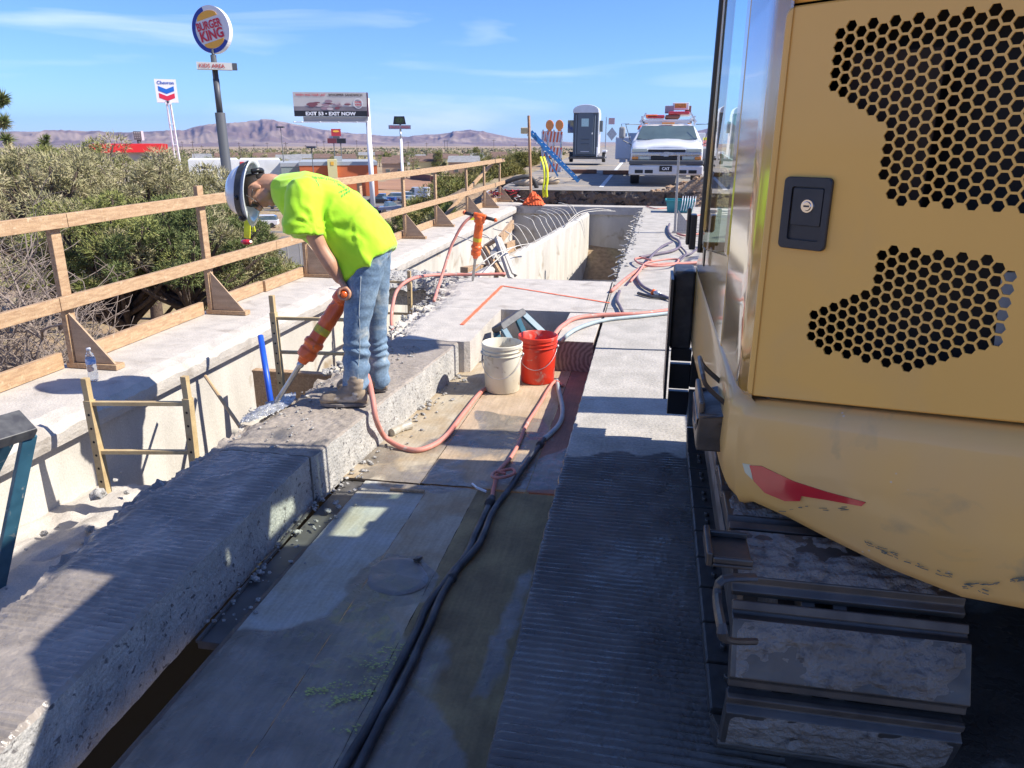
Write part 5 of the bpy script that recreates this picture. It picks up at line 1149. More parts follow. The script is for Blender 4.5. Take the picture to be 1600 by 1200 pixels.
# water bottle
BT=thing('water_bottle',atz(147,594,0),'clear plastic water bottle standing by the nearest guardrail gusset','bottle')
b0=atz(147,594,.004); PET=mat('clear_plastic',(.85,.9,.95),.08,trans=.85,ior=1.33)
mb=MB(); pf=[(.028,0),(.031,.006),(.031,.05),(.029,.06),(.031,.07),(.031,.10),(.029,.105),(.031,.115),(.031,.15),(.024,.175),(.0125,.192),(.0125,.20)]
mb.rings([[(b0.x+r*math.cos(2*math.pi*k/20),b0.y+r*math.sin(2*math.pi*k/20),b0.z+z*1.05) for k in range(20)] for r,z in pf]); mb.build('bottle_shell',PET,BT,smooth=True)
mb=MB(); mb.tube([b0+V(0,0,.118),b0+V(0,0,.155)],n=20,radii=[.0318,.0318],cap=False); mb.build('bottle_label',mat('bottle_label',(.6,.68,.8),.5,(.15,.3,.6),60),BT,smooth=True)
mb=MB(); mb.tube([b0+V(0,0,.209),b0+V(0,0,.226)],n=16,radii=[.0145,.014]); mb.build('bottle_cap',WHITE,BT,smooth=True)
# wet plastic sheet with slurry at the chisel
PLS=mat('wet_plastic',(.42,.43,.44),.15,(.25,.25,.25),30,bump=1.,bs=30,bd=.02,trans=.3)
mb=MB(); A=atz(380,662,0);B=atz(455,615,0)
def pf_(u,v):
    p=A.lerp(B,u)+V(.02+.12*(v-.5),-.02+.10*(v-.5),0)*(.35+math.sin(math.pi*u)); return (p.x,p.y,.006+.02*math.sin(math.pi*v)*(1+.9*FB(u*5,v*3,0,2))*math.sin(math.pi*min(1,u+.1))+.012*FB(u*9,v*4,3,2))
mb.grid(pf_,50,20); o=mb.build('plastic_scrap',PLS,smooth=True); tag(o,'crumpled wet plastic and slurry at the jackhammer tip','plastic')
rubble('slurry_splash','pale slurry crumbs around the jackhammer tip',90,lambda q:(q.gauss(-2.24,.05),q.gauss(3.86,.10),.004),.003,.012,sd=33)
# yellow tape hanging on the guardrail
YT=mat('yellow_strap',(.75,.78,.02),.6,(.6,.6,.02),20)
mb=MB(); a=aty(387,335,7.45); b=aty(386,372,7.42); mb.bar(a,b,.07,.012,up=(0,1,0)); a2=aty(393,335,7.46); b2=aty(397,362,7.44); mb.bar(a2,b2,.03,.01,up=(0,1,0)); tag(mb.build('safety_strap',YT),'yellow safety strap hanging from the top rail below the hard hat','strap')
mb=MB(); a=aty(385,378,7.40); mb.ell(a,.07,.04,.03,10,6); tag(mb.build('red_clamp',RED),'small red clamp on the mid rail under the yellow strap','clamp')
# lollipop paddle standing on the hidden side of the excavator; only its shadow reaches the picture
t=thing('stop_paddle',(.95,5.72,0),'tall traffic paddle hidden behind the excavator, casting the oval shadow','paddle')
mb=MB(); mb.tube([(.95,5.72,0),(.95,5.72,2.55)],.018,8); mb.build('pole',GALV,t)
mb=MB(); c=V(.95,5.70,2.72); n_=V(.8,.35,.35).normalized(); u_=n_.cross(V(0,0,1)).normalized(); w_=u_.cross(n_); mb.rings([[tuple(c+n_*d+u_*.34*math.cos(R(22.5+45*k))+w_*.34*math.sin(R(22.5+45*k))) for k in range(8)] for d in (-.004,.004)]); mb.build('panel',RED,t)
# ================================================================ things around the far end
t=thing('grade_pole',(-3.05,18.2,0),'tall rusty brown pole standing before the blue ladder','pole'); mb=MB(); mb.bar((-3.03,18.7,-.3),(-3.13,18.75,2.10),.05,.05); mb.build('pole',mat('rusty_tube',(.30,.16,.09),.7,(.4,.25,.15),9),t)
LD=thing('extension_ladder',(-2.5,22.6,.3),'long blue fibreglass ladder leaning diagonally beyond the guardrail','ladder')
a=aty(820,207,19.6); b=aty(897,284,22.6); n_=V(.55,0,.83)
for k,(m,o) in enumerate(((BLF2,0),(BLF2,.36))):
    mb=MB(); off=V(.12,.36 if k else 0,.03 if k else 0); mb.bar(a+off*1,b+off*1,.03,.075 if k==0 else .06,up=(.6,0,.8)); mb.build('rail',m,LD,bevel=.004)
mb=MB(); mb.bar(a+V(.25,.06,-.02),b+V(-.5,.06,.16),.03,.05,up=(.6,0,.8)); mb.build('fly_rail',BLF2,LD)
for k in range(12):
    p=a.lerp(b,(k+.6)/13); mb=MB(); mb.tube([p,p+V(.12,.36,.03)],.016,8); mb.build('rung',GALV,LD)
mb=MB(); mb.box(a.x-.10,a.x+.12,a.y-.05,a.y+.2,a.z-.03,a.z+.12); mb.build('foot_pad',mat('ladder_foot',(.55,.45,.25),.8),LD,bevel=.02)
mb=MB(); P=smooth_path([aty(845,245,18.6),aty(850,262,18.5),aty(851,280,18.5),aty(849,295,18.5),aty(850,308,18.6)],5)
for o in (0,.07): mb.tube([p+V(o,o*.3,0) for p in P],.035,8,sq=.4)
tag(mb.build('webbing',YT,smooth=True),'bright yellow webbing hanging at the far end of the guardrail','webbing')
mb=MB()
def net(u,v): x=-3.25+.55*u; y=18.45+.4*v; return (x,y,.02+.26*math.sin(math.pi*u)*math.sin(math.pi*v)*(1+.5*FB(u*3,v*3,0,1.3))+.008*math.sin(u*50+v*9))
mb.grid(net,40,24); tag(mb.build('safety_netting',mat('orange_net',(.9,.14,.03),.7,(.75,.1,.02),30,bump=.8,bs=60)),'bunched orange safety netting on the end beam','netting')
mb=MB(); q=random.Random(8)
for k in range(60): a=V(-4.0+q.uniform(-.5,.5),19.6+q.uniform(-.4,.5),.0+q.uniform(0,.3)); mb.bar(a,a+V(q.uniform(-.2,.2),q.uniform(-.1,.1),q.uniform(-.08,.08)),.03,.01,mi=k%3)
tag(mb.build('tape_tangle',[RED,WHITE,RED]),'tangle of red and white barrier tape behind the guardrail end','barrier tape',kind='stuff')
mb=MB(); mb.bar((-3.72,14.9,.02),(-3.4,15.0,.03),.12,.04); tag(mb.build('wood_wedge',YT),'small yellow painted wedge by the guardrail foot','wedge')
mb=MB(); mb.tube(smooth_path([(-4.3,20.3,.15),(-4.0,20.2,.45),(-3.4,20.4,.6),(-3.2,20.6,.3)],6),.06,10); tag(mb.build('duct',BLK,smooth=True),'black corrugated duct bent behind the yellow webbing','duct')
for i,(x,y,s) in enumerate(((-3.7,21.3,.24),(-3.35,21.6,.2),(-3.0,21.9,.22),(-3.9,22.1,.26),(-3.25,22.5,.2))):
    mb=MB(); mb.ell((x,y,road_z(y)+s*.4),s*1.2,s*.8,s*.55,14,8); tag(mb.build('sandbag',mat('sandbag',(.50,.40,.29),.9,(.4,.32,.22),8,bump=.4) if i==0 else bpy.data.materials['sandbag'],smooth=True),'dusty sandbag lying by the barricade foot','sandbag','sandbags round the barricade')
# ================================================================ portable toilet on its trailer
GRY=mat('toilet_grey',(.10,.12,.135),.5,(.085,.10,.115),3)
TZ=road_z(31); TX=-3.12
def tbox(t,nm,m,*a,bev=.02):
    mb=MB(); mb.box(*a); return mb.build(nm,m,t,bevel=bev)
T=thing('portable_toilet',(TX,31.6,TZ+.3),'grey portable toilet with rounded white roof on a small trailer','portable toilet')
z0=TZ+.28; yF=31.0; hw=.57
tbox(T,'cabin',GRY,TX-hw,TX+hw,yF,yF+1.15,z0,z0+1.98)
mb=MB(); n=14; prof=[(-hw-.03,0)]+[(-(hw+.03)*math.cos(math.pi*i/n),.10+.27*math.sin(math.pi*i/n)) for i in range(n+1)]+[(hw+.03,0)]
mb.rings([[(TX+x,y,z0+1.93+z) for x,z in prof] for y in (yF-.04,yF+1.2)]); r_=mb.build('roof',WHITE,T,bevel=.02)
mb=MB(); prof=[(-.37,.1)]+[(-.37*math.cos(math.pi*i/10),1.80+.22*math.sin(math.pi*i/10)) for i in range(11)]+[(.37,.1)]; mb.prism([(TX+x,yF-.035,z0+z) for x,z in prof],(0,.03,0)); d_=mb.build('door',mat('toilet_door',(.13,.155,.175),.45),T,bevel=.012)
tbox(d_,'door_sign',mat('door_sign',(.35,.62,.55),.5,(.7,.8,.75),60),TX-.19,TX+.15,yF-.045,yF-.038,z0+1.33,z0+1.68,bev=0)
tbox(d_,'handle',WHITE,TX+.29,TX+.34,yF-.06,yF-.03,z0+.98,z0+1.06)
for zz in (.2,.55,.75): tbox(d_,'door_rib',WHITE if zz==.2 else GRY,TX-.2,TX+.2,yF-.05,yF-.03,z0+zz,z0+zz+.03)
for x in (-.44,.44): tbox(T,'trim',mat('toilet_trim',(.3,.34,.37),.5) if x<0 else bpy.data.materials['toilet_trim'],TX+x-.015,TX+x+.015,yF-.02,yF+.01,z0+.08,z0+1.85)
tbox(T,'side_panel',WHITE,TX+hw+.005,TX+hw+.06,yF+.02,yF+1.13,z0+.05,z0+1.95)
tbox(T,'side_sign',mat('yellow_blue_sign',(.6,.5,.2),.5,(.05,.1,.3),3),TX-hw-.30,TX-hw-.02,yF+.3,yF+.33,z0+1.05,z0+1.62)
tbox(T,'wash_box',GRY,TX+hw+.07,TX+hw+.2,yF+.3,yF+.7,z0+1.1,z0+1.6)
tbox(T,'trailer_frame',STEEL,TX-.75,TX+.95,yF-.15,yF+1.4,z0-.12,z0-.02)
for x in (-.7,.86):
    mb=MB(); mb.cyl((TX+x-.08,yF+.6,TZ+.24),(TX+x+.08,yF+.6,TZ+.24),.24,n=20); w_=mb.build('wheel',BLK,T,bevel=.02); mb=MB(); mb.cyl((TX+x-.09,yF+.6,TZ+.24),(TX+x+.09,yF+.6,TZ+.24),.12,n=14); mb.build('rim',WHITE,w_)
tbox(T,'mudguard',WHITE,TX+.78,TX+1.0,yF+.25,yF+.95,TZ+.46,TZ+.56); tbox(T,'trailer_post',WHITE,TX+.55,TX+.60,yF-.12,yF-.07,TZ+.1,TZ+.7)
T.scale=(.85,.85,.85); T.location=(aty(913,250,31).x,31.6,TZ+.36)
# ================================================================ barricades
OR=mat('barricade_orange',(.85,.16,.05),.5); WH=mat('barricade_white',(.8,.8,.8),.5); AMB=mat('amber_lens',(1,.28,.02),.3,coat=1.)
def stripes(t,x0,x1,y,z0,z1,nm='striped_board',dx=.0):
    w=x1-x0; ob=tbox(t,nm,WH,x0,x1,y,y+.02,z0,z1,bev=0); n=5; mb=MB()
    for k in range(n):
        a=x0+w*(k+.05)/n; b=a+w/n*.5; s=.05
        mb.prism([(max(x0,a),y-.004,z0),(min(x1,b),y-.004,z0),(min(x1,b+s),y-.004,z1),(min(x1,a+s),y-.004,z1)],(0,.003,0))
    mb.build('stripe',OR,ob)
def barricade(x,y,label,lights=True,w=.60,pl=0):
    z=road_z(y); t=thing('barricade',(x,y,z),label,'barricade','orange and white striped barricades')
    for s in (-1,1):
        for f in (-.25,.25):
            mb=MB(); mb.bar((x+s*w*.40,y+f,z),(x+s*w*.40,y+f*.15,z+1.12),.04,.04); mb.build('leg',GALV,t)
    for a,b in ((.80,1.08),(.38,.66),(-.02,.22)): stripes(t,x-w/2,x+w/2,y-.22+.18*a,z+a,z+b)
    if lights:
        for s in (-.17,.17):
            mb=MB(); mb.tube([(x+s,y-.06,z+1.26),(x+s,y+.03,z+1.26)],n=18,radii=[.14,.14]); mb.box(x+s-.06,x+s+.06,y-.04,y+.04,z+1.09,z+1.19); mb.build('warning_light',AMB,t,bevel=.01)
    t.scale=(1,1,1.24); return t
barricade(-3.62,27.2,'striped orange and white barricade with two amber lights beside the toilet')
barricade(-4.0,28.4,'second striped barricade half hidden behind the one with amber lights',False,.5)
# small things on the road by the trailer
for i,(x,y,s,lab) in enumerate(((-2.6,26.3,.35,'brown plank lying on the road before the toilet'),(-1.35,26.0,.45,'dark brown board lying in the truck shadow'))):
    mb=MB(); mb.bar((x-s,y,road_z(y)+.07),(x+s*1.6,y+.1,road_z(y)+.07),.3,.12); tag(mb.build('plank',mat('brown_plank%d'%i,(.24,.11,.06),.8,(.17,.08,.05),9),bevel=.01),lab,'plank')
# distant diamond sign and traffic
t=thing('road_sign',(-3.5,52,1.0),'grey back of a diamond road sign on the far road','road sign'); mb=MB(); mb.bar((-3.5,52,.8),(-3.5,52,2.95),.08,.05); mb.build('pole',GALV,t); mb=MB(); c=V(-3.1,52,1.9); mb.prism([c+V(-.34,0,0),c+V(0,0,-.42),c+V(.34,0,0),c+V(0,0,.42)],(0,.03,0)); mb.build('panel',GALV,t)
mb=MB(); c=V(-3.15,52.1,3.1); mb.box(c.x-.2,c.x+.2,52.05,52.09,2.5,2.9); mb.build('flag_panel',mat('faded_pink',(.6,.4,.4),.8),t)
# ================================================================ the service truck
GLD=mat('truck_windscreen',(.07,.10,.095),.08,(.10,.14,.13),2,coat=1.,spec=.8)
CHR=mat('truck_chrome',(.55,.57,.6),.2,metal=.9); LENS=mat('headlight_lens',(.55,.60,.50),.15,coat=1.); AMB2=mat('amber_marker',(.8,.28,.05),.3,coat=.6)
GREY=mat('grey_bumper',(.09,.095,.10),.5); SIDEB=mat('bin_blue_white',(.50,.54,.60),.4)
TRX=.22; TRY=21.6
def truck(X0,Y0,label):
    z0=road_z(Y0+1.5)-.0; t=thing('service_truck',(X0,Y0+3,z0),label,'truck')
    def zz_(z): return z if z<.85 else .85+(z-.85)*.70
    def P(x,y,z): return (X0+x,Y0+y,z0+zz_(z))
    def L_(nm,m,prof,w0,w1=None,par=t,bev=.03,smooth_=False):
        w1=w0 if w1 is None else w1; mb=MB(); n=len(prof); mb.rings([[P(s*(w1 if z>1.2 else w0),y,z) for y,z in prof] for s in (-1,1)]); return mb.build(nm,m,par,bevel=bev,smooth=smooth_)
    # hood and fenders as a loft across y
    secs=[(0.02,.92,.70,1.02),(.06,.96,.62,1.10),(.5,.99,.60,1.22),(1.05,.99,.6,1.30),(1.3,.97,.6,1.33)]
    mb=MB(); rs=[]
    for y,w,zl,zh in secs:
        r=[]
        for x,z in ((-w,zl),(-w,zh-.22),(-w*.97,zh-.10),(-w*.86,zh-.03),(-w*.6,zh-.02),(-w*.35,zh+.03),(0,zh+.045),(w*.35,zh+.03),(w*.6,zh-.02),(w*.86,zh-.03),(w*.97,zh-.10),(w,zh-.22),(w,zl)): r.append(P(x,y,z))
        rs.append(r)
    mb.rings(rs); b=mb.build('hood',WHITE,t,smooth=True,bevel=.02)
    # cab: windscreen and roof
    mb=MB(); rs=[]
    for y,w,zl,zh in ((1.28,.96,.6,1.30),(1.75,.86,.6,1.74),(2.0,.80,.6,1.90),(2.35,.79,.6,1.95),(3.6,.79,.6,1.95),(3.9,.83,.6,1.85)):
        rs.append([P(x,y,z) for x,z in ((-1.0,zl),(-1.0,1.22),(-w,zh-.10 if zh>1.4 else zh),(-w*.9,zh-.01),(-w*.5,zh+.02),(w*.5,zh+.02),(w*.9,zh-.01),(w,zh-.10 if zh>1.4 else zh),(1.0,1.22),(1.0,zl))])
    mb.rings(rs); cabo=mb.build('cab',WHITE,t,smooth=True,bevel=.02)
    ws_=[(-.86,1.335,1.33),(.86,1.335,1.33),(.74,1.93,1.87),(-.74,1.93,1.87)]
    mb=MB(); rs=[[P(x,y-.035,z+.015) for x,y,z in ((ws_[0][0]*(1-t_)+ws_[3][0]*t_+((ws_[1][0]*(1-t_)+ws_[2][0]*t_)-(ws_[0][0]*(1-t_)+ws_[3][0]*t_))*u,ws_[0][1]*(1-t_)+ws_[3][1]*t_-.06*math.sin(math.pi*u),ws_[0][2]*(1-t_)+ws_[3][2]*t_) for u in [i/12 for i in range(13)])] for t_ in [j/6 for j in range(7)]]
    mb.rings(rs,cap=False,close=False); wsx=mb.build('windscreen',GLD,cabo,smooth=True)
    for s in (-1,1): mb=MB(); mb.bar(P(-.35+.42*s-.1,1.30,1.36),P(-.1+.42*s+.1,1.42,1.42),.02,.015); mb.build('wiper',BLKP,wsx)
    # front face
    def B(nm,m,x0,x1,y0,y1,z_0,z_1,par=t,bev=.015):
        mb=MB(); mb.box(X0+x0,X0+x1,Y0+y0,Y0+y1,z0+zz_(z_0),z0+zz_(z_1)); return mb.build(nm,m,par,bevel=bev)
    B('front_panel',WHITE,-.95,.95,-.02,.10,.66,.98,b)
    B('grille',BLKP,-.50,.50,-.05,.0,.87,.97,b); B('grille',BLKP,-.42,.42,-.05,.0,.66,.76,b)
    B('grille_bar',CHR,-.93,.93,-.075,-.02,.765,.855,b,.02)
    mb=MB(); c=P(0,-.085,.81)
    # badge: a cross-like bowtie in chrome
    bw=[(-.17,-.045),(-.06,-.045),(-.075,-.06),(.055,-.06),(.065,-.03),(.18,-.03),(.165,.045),(.06,.045),(.07,.06),(-.06,.06),(-.07,.03),(-.185,.03)]
    mb.prism([(c[0]+x,c[1],c[2]+z) for x,z in bw],(0,.02,0)); mb.build('badge',GALV,b)
    for s in (-1,1):
        B('headlight',LENS,*(sorted((s*.52,s*.93))),-.05,.0,.87,1.0,b); B('turn_signal',AMB2,*(sorted((s*.76,s*.93))),-.06,.0,.665,.745,b); B('parking_lamp',LENS,*(sorted((s*.45,s*.74))),-.055,.0,.665,.745,b)
    bu=B('bumper',mat('bumper_white',(.66,.65,.63),.4),-1.0,1.0,-.16,.05,.26,.52,t,.04); B('bumper_pad',GREY,-1.0,1.0,-.15,.02,.53,.65,t,.03)
    for x in (-.72,-.45,.45,.72): B('bumper_opening',BLKP,x-.11,x+.11,-.175,-.14,.31,.40,bu,.01)
    pl=B('licence_plate',mat('plate_black',(.02,.02,.02),.5),-.17,.17,-.19,-.165,.36,.51,t,.005)
    text('CAT',.20,face_mat(P(0,-.194,.435),(1,0,0)),'plate_text',mat('plate_white',(.85,.85,.85),.5),pl,bold=.03)
    for s in (-1,1):
        for y in (.75,4.6):
            mb=MB(); mb.cyl(P(s*.72,y,.36),P(s*.97,y,.36),.37,n=24); w_=mb.build('wheel',BLK,t,bevel=.03); mb=MB(); mb.cyl(P(s*.8,y,.36),P(s*.985,y,.36),.2,n=18); mb.build('rim',WHITE,w_,bevel=.01)
        B('wheel_arch',BLKP,*(sorted((s*.90,s*.995))),.38,1.12,.3,.86,t,.05)
    # utility body bins, wider than the cab
    for s in (-1,1):
        ub=B('service_body',SIDEB,*(sorted((s*.82,s*1.20))),3.7,6.6,.50,1.62,t,.02)
        if s<0:
            dr=B('bin_door',SIDEB,-1.42,-1.22,3.0,3.06,.50,1.60,t,.01)
            mb=MB()
            for k in range(5): z=.6+k*.18; mb.bar(P(-1.41,2.99,z),P(-1.23,2.99,z+.14),.01,.01)
            mb.build('door_brace',WHITE,dr)
    B('open_door',SIDEB,-1.50,-1.02,1.9,1.98,.62,1.45,t,.04)
    B('red_bin_panel',mat('red_tool_sign',(.7,.03,.03),.5,(.8,.6,.55),30),1.12,1.42,3.2,3.3,1.05,1.30); B('white_bin_panel',WHITE,1.12,1.42,3.2,3.28,.95,1.045); B('bin_end',mat('grey_bin',(.3,.31,.33),.5),1.06,1.42,3.3,3.6,.35,.95); B('yellow_bin_panel',YT,1.12,1.42,3.22,3.3,1.305,1.42)
    mb=MB(); mb.cyl(P(1.15,3.0,.45),P(1.40,3.0,.45),.19,n=18); mb.build('spare_wheel',BLK,t,bevel=.02)
    # mirrors
    for s,h in ((-1,1),(1,1)):
        A=[P(s*.98,1.45,1.25),P(s*1.28,1.35,1.45),P(s*1.22,1.32,1.92),P(s*.80,1.6,1.95)]
        mb=MB(); mb.tube([P(s*.98,1.5,1.10),P(s*1.25,1.35,1.30)],.012,6); mb.tube([P(s*1.05,1.5,1.28),P(s*1.20,1.35,1.93),P(s*.80,1.6,1.93)],.012,6); mb.tube([P(s*1.25,1.35,1.25),P(s*1.32,1.35,1.95),P(s*1.1,1.35,1.95)],.010,6); mb.build('mirror_arm',GREY,t)
    B('mirror',mat('mirror_back',(.35,.34,.31),.5),-1.38,-1.20,1.28,1.38,1.38,1.84,t,.05); B('mirror',GREY,1.18,1.38,1.28,1.36,1.36,1.44,t,.03)
    # ladder rack with cones, lumber and a beacon
    mb=MB()
    for y in (2.1,4.2,6.2):
        for s in (-1,1): mb.bar(P(s*.78,y,1.9 if y<4 else 1.6),P(s*.74,y,2.24),.05,.05)
        mb.bar(P(-.78,y,2.10),P(.78,y,2.10),.05,.05)
    for s in (-1,1): mb.bar(P(s*.76,2.0,2.24),P(s*.76,6.3,2.24),.05,.05); mb.bar(P(s*.82,2.05,2.02),P(s*.64,2.05,2.40),.04,.05)
    mb.build('rack',WHITE,t); 
    for z_,m,x0,x1 in ((2.20,RED,-.62,-.1),(2.20,mat('cargo_brown',(.25,.1,.07),.8),-.08,.35),(2.22,ORNG,-.66,-.30),(2.34,RED,.0,.62)): B('rack_load',m,x0,x1,2.3,3.9,z_,z_+.13,t,.03)
    B('rack_load',mat('cargo_white',(.7,.68,.64),.7),.15,.66,2.4,3.4,2.30,2.42); B('arrow_box',mat('amber_box',(.75,.30,.05),.5,(.3,.15,.05),20),.18,.52,2.6,2.9,2.62,2.80); B('beacon_frame',WHITE,.12,.60,2.62,2.95,2.54,2.84); B('cargo_crate',mat('crate_grey',(.3,.3,.34),.6),-.10,.16,2.6,3.0,2.42,2.72); B('cargo_crate',mat('crate_dark',(.16,.08,.08),.6),.50,.68,2.8,3.1,2.40,2.72)
    for x in (-.62,-.12,.0,.12,.62): B('marker_light',AMB2,x-.05,x+.05,1.98,2.04,1.955,1.99,cabo,.008)
    B('marker_light',AMB2,-.17,.20,1.94,2.0,1.96,2.02,cabo,.01)
    return t
truck(TRX,TRY,'white service truck facing us with loaded roof rack on the far road')
# worker by the truck door
t=thing('person',(-1.15,24.6,road_z(24.6)),'person in orange hard hat and vest standing behind the open truck door','person')
bx_,by_,bz_=-.92,24.6,road_z(24.6)
mb=MB()
for s in (-1,1): mb.tube(smooth_path([(bx_+s*.10,by_,bz_+.92),(bx_+s*.11,by_-.02,bz_+.5),(bx_+s*.11,by_,bz_+.06)],4),n=10,radii=[.09-.003*i for i in range(9)]); mb.ell((bx_+s*.11,by_-.06,bz_+.05),.045,.13,.05,10,6); mb.tube(smooth_path([(bx_+s*.19,by_,bz_+1.42),(bx_+s*.25,by_-.04,bz_+1.15),(bx_+s*.22,by_-.22,bz_+1.0)],4),n=8,radii=[.055-.003*i for i in range(9)])
mb.tube([(bx_,by_,bz_+.9),(bx_,by_,bz_+1.15),(bx_,by_,bz_+1.42),(bx_,by_,bz_+1.5)],n=14,radii=[.15,.14,.19,.08]); mb.tube([(bx_,by_,bz_+1.45),(bx_,by_-.02,bz_+1.60)],.055,10); mb.ell((bx_,by_-.03,bz_+1.66),.078,.095,.12,14,10); mb.ell((bx_,by_-.125,bz_+1.65),.013,.018,.02,8,6)
bdy=remesh(mb,'body',SKIN,t,.02,3)
mb=MB(); mb.tube([(bx_,by_,bz_+.95),(bx_,by_,bz_+1.2),(bx_,by_,bz_+1.45),(bx_,by_,bz_+1.5)],n=16,radii=[.19,.18,.225,.1]); mb.build('vest',OR,bdy,smooth=True)
mb=MB(); mb.rings([[(bx_+r*math.cos(R(20*k)),by_-.03+r*1.15*math.sin(R(20*k)),bz_+z) for k in range(18)] for r,z in ((.15,1.70),(.13,1.72),(.125,1.76),(.10,1.84),(.03,1.88))]); mb.build('hard_hat',ORNG,bdy,smooth=True)
t.scale=(.82,.82,.82); t.location=aty(990,250,28); t.location.z=road_z(28)
# ================================================================ far vehicles on the road
def simple_car(x,y,z,ang,col,kind,label,group=None,sc=1.):
    t=thing('parked_car',(x,y,z),label,'pickup' if kind=='pickup' else ('van' if kind=='van' else 'car'),group)
    M=Matrix.Translation((x,y,z))@Matrix.Rotation(ang,4,'Z')@Matrix.Scale(sc,4)
    if kind=='suv': top=[(-2.2,.95),(-2.1,1.55),(-1.7,1.70),(.4,1.70),(1.15,1.12)]; body=[(-2.3,.35),(-2.3,.95),(-2.2,1.05),(1.15,1.08),(2.2,.9),(2.35,.6),(2.35,.35)]
    elif kind=='pickup': top=[(-.6,1.0),(-.5,1.72),(.7,1.75),(1.35,1.15)]; body=[(-2.7,.45),(-2.7,1.05),(-.6,1.07),(1.3,1.15),(2.5,1.05),(2.7,.7),(2.7,.45)]
    elif kind=='van': top=[(-2.6,1.2),(-2.6,2.4),(-2.4,2.5),(.9,2.45),(1.8,1.4)]; body=[(-2.6,.4),(-2.6,1.4),(1.75,1.45),(2.6,1.1),(2.7,.4)]
    else: top=[(-1.6,.92),(-1.0,1.40),(.2,1.42),(1.0,.95)]; body=[(-2.25,.35),(-2.25,.88),(-1.6,.95),(1.0,.95),(2.1,.8),(2.3,.55),(2.3,.35)]
    def ext(prof,w,w2=None):
        return [[tuple(M@V(px,s*w,pz)) for px,pz in prof] for s in (-1,1)]
    mb=MB(); mb.rings(ext(body,.92)); mb.build('body',col,t,bevel=.06)
    mb=MB(); rs=[[tuple(M@V(px,s*(.86 if pz<1.2 else .72),pz)) for px,pz in top] for s in (-1,1)]; mb.rings(rs); g=mb.build('cabin',GLD,t,bevel=.04)
    mb=MB(); zt=max(p[1] for p in top); xs=[p[0] for p in top if p[1]>zt-.12]; mb.rings([[tuple(M@V(a,s*.74,zt+dz)) for a,s in ((min(xs)-.05,-1),(max(xs)+.05,-1),(max(xs)+.05,1),(min(xs)-.05,1))] for dz in (-.06,.03)]); mb.build('roof',col,t,bevel=.02)
    if kind=='van': mb=MB(); mb.rings([[tuple(M@V(a,s*.93,z_)) for a,z_ in ((-2.6,1.3),(-2.6,2.4),(.3,2.4),(.3,1.3))] for s in (-1,1)]); mb.build('cargo_box',col,t,bevel=.03)
    for s in (-1,1):
        for wx in (-1.45,1.4): mb=MB(); mb.cyl(M@V(wx,s*.70,.34),M@V(wx,s*.95,.34),.34*sc,n=14); mb.build('wheel',BLK,t)
    for s in (-1,1): mb=MB(); mb.box(0,0,0,0,0,0); mb=MB(); mb.bar(M@V(2.30,s*.75,.72),M@V(2.30,s*.45,.72),.12,.12,up=(0,0,1)); mb.build('headlight',LENS,t); mb=MB(); mb.bar(M@V(-2.29 if kind!='pickup' else -2.71,s*.80,.8),M@V(-2.29 if kind!='pickup' else -2.71,s*.62,.8),.06,.14,up=(0,0,1)); mb.build('taillight',RED,t)
    return t
PAINTS={n:mat('car_'+n,c,.3,coat=.8) for n,c in dict(white=(.75,.76,.78),silver=(.42,.44,.46),blue=(.02,.10,.35),dark=(.03,.035,.045),red=(.5,.03,.03),grey=(.18,.19,.20),navy=(.03,.05,.12)).items()}
simple_car(-.3,66,.85,R(-90),PAINTS['red'],'car','small red car far up the road beside the toilet',sc=1.)
# ================================================================ vegetation
def leafmat(nm,c1,c2,c3):
    m=mat(nm,c1,.75,c2,.9,lo=.3,hi=.7,col3=c3,s3=3.2,lo3=.55,hi3=.65); b=m.node_tree.nodes['Principled BSDF']; b.inputs['Specular IOR Level'].default_value=.2
    return m
LF1=leafmat('pine_needles',(.28,.29,.09),(.18,.20,.06),(.38,.34,.15)); LF2=leafmat('olive_leaves',(.38,.34,.19),(.25,.24,.11),(.48,.40,.26)); LF3=leafmat('yellow_brush',(.26,.23,.075),(.16,.16,.05),(.33,.27,.12)); LF4=leafmat('dark_pine',(.17,.20,.07),(.10,.13,.045),(.25,.25,.10)); TWG=mat('grey_twigs',(.20,.155,.125),.9,(.30,.24,.2),8); BARK=mat('bark',(.085,.06,.045),.95,(.14,.10,.08),9,bump=1.,bs=14,bd=.05,bstretch=(3,3,1))
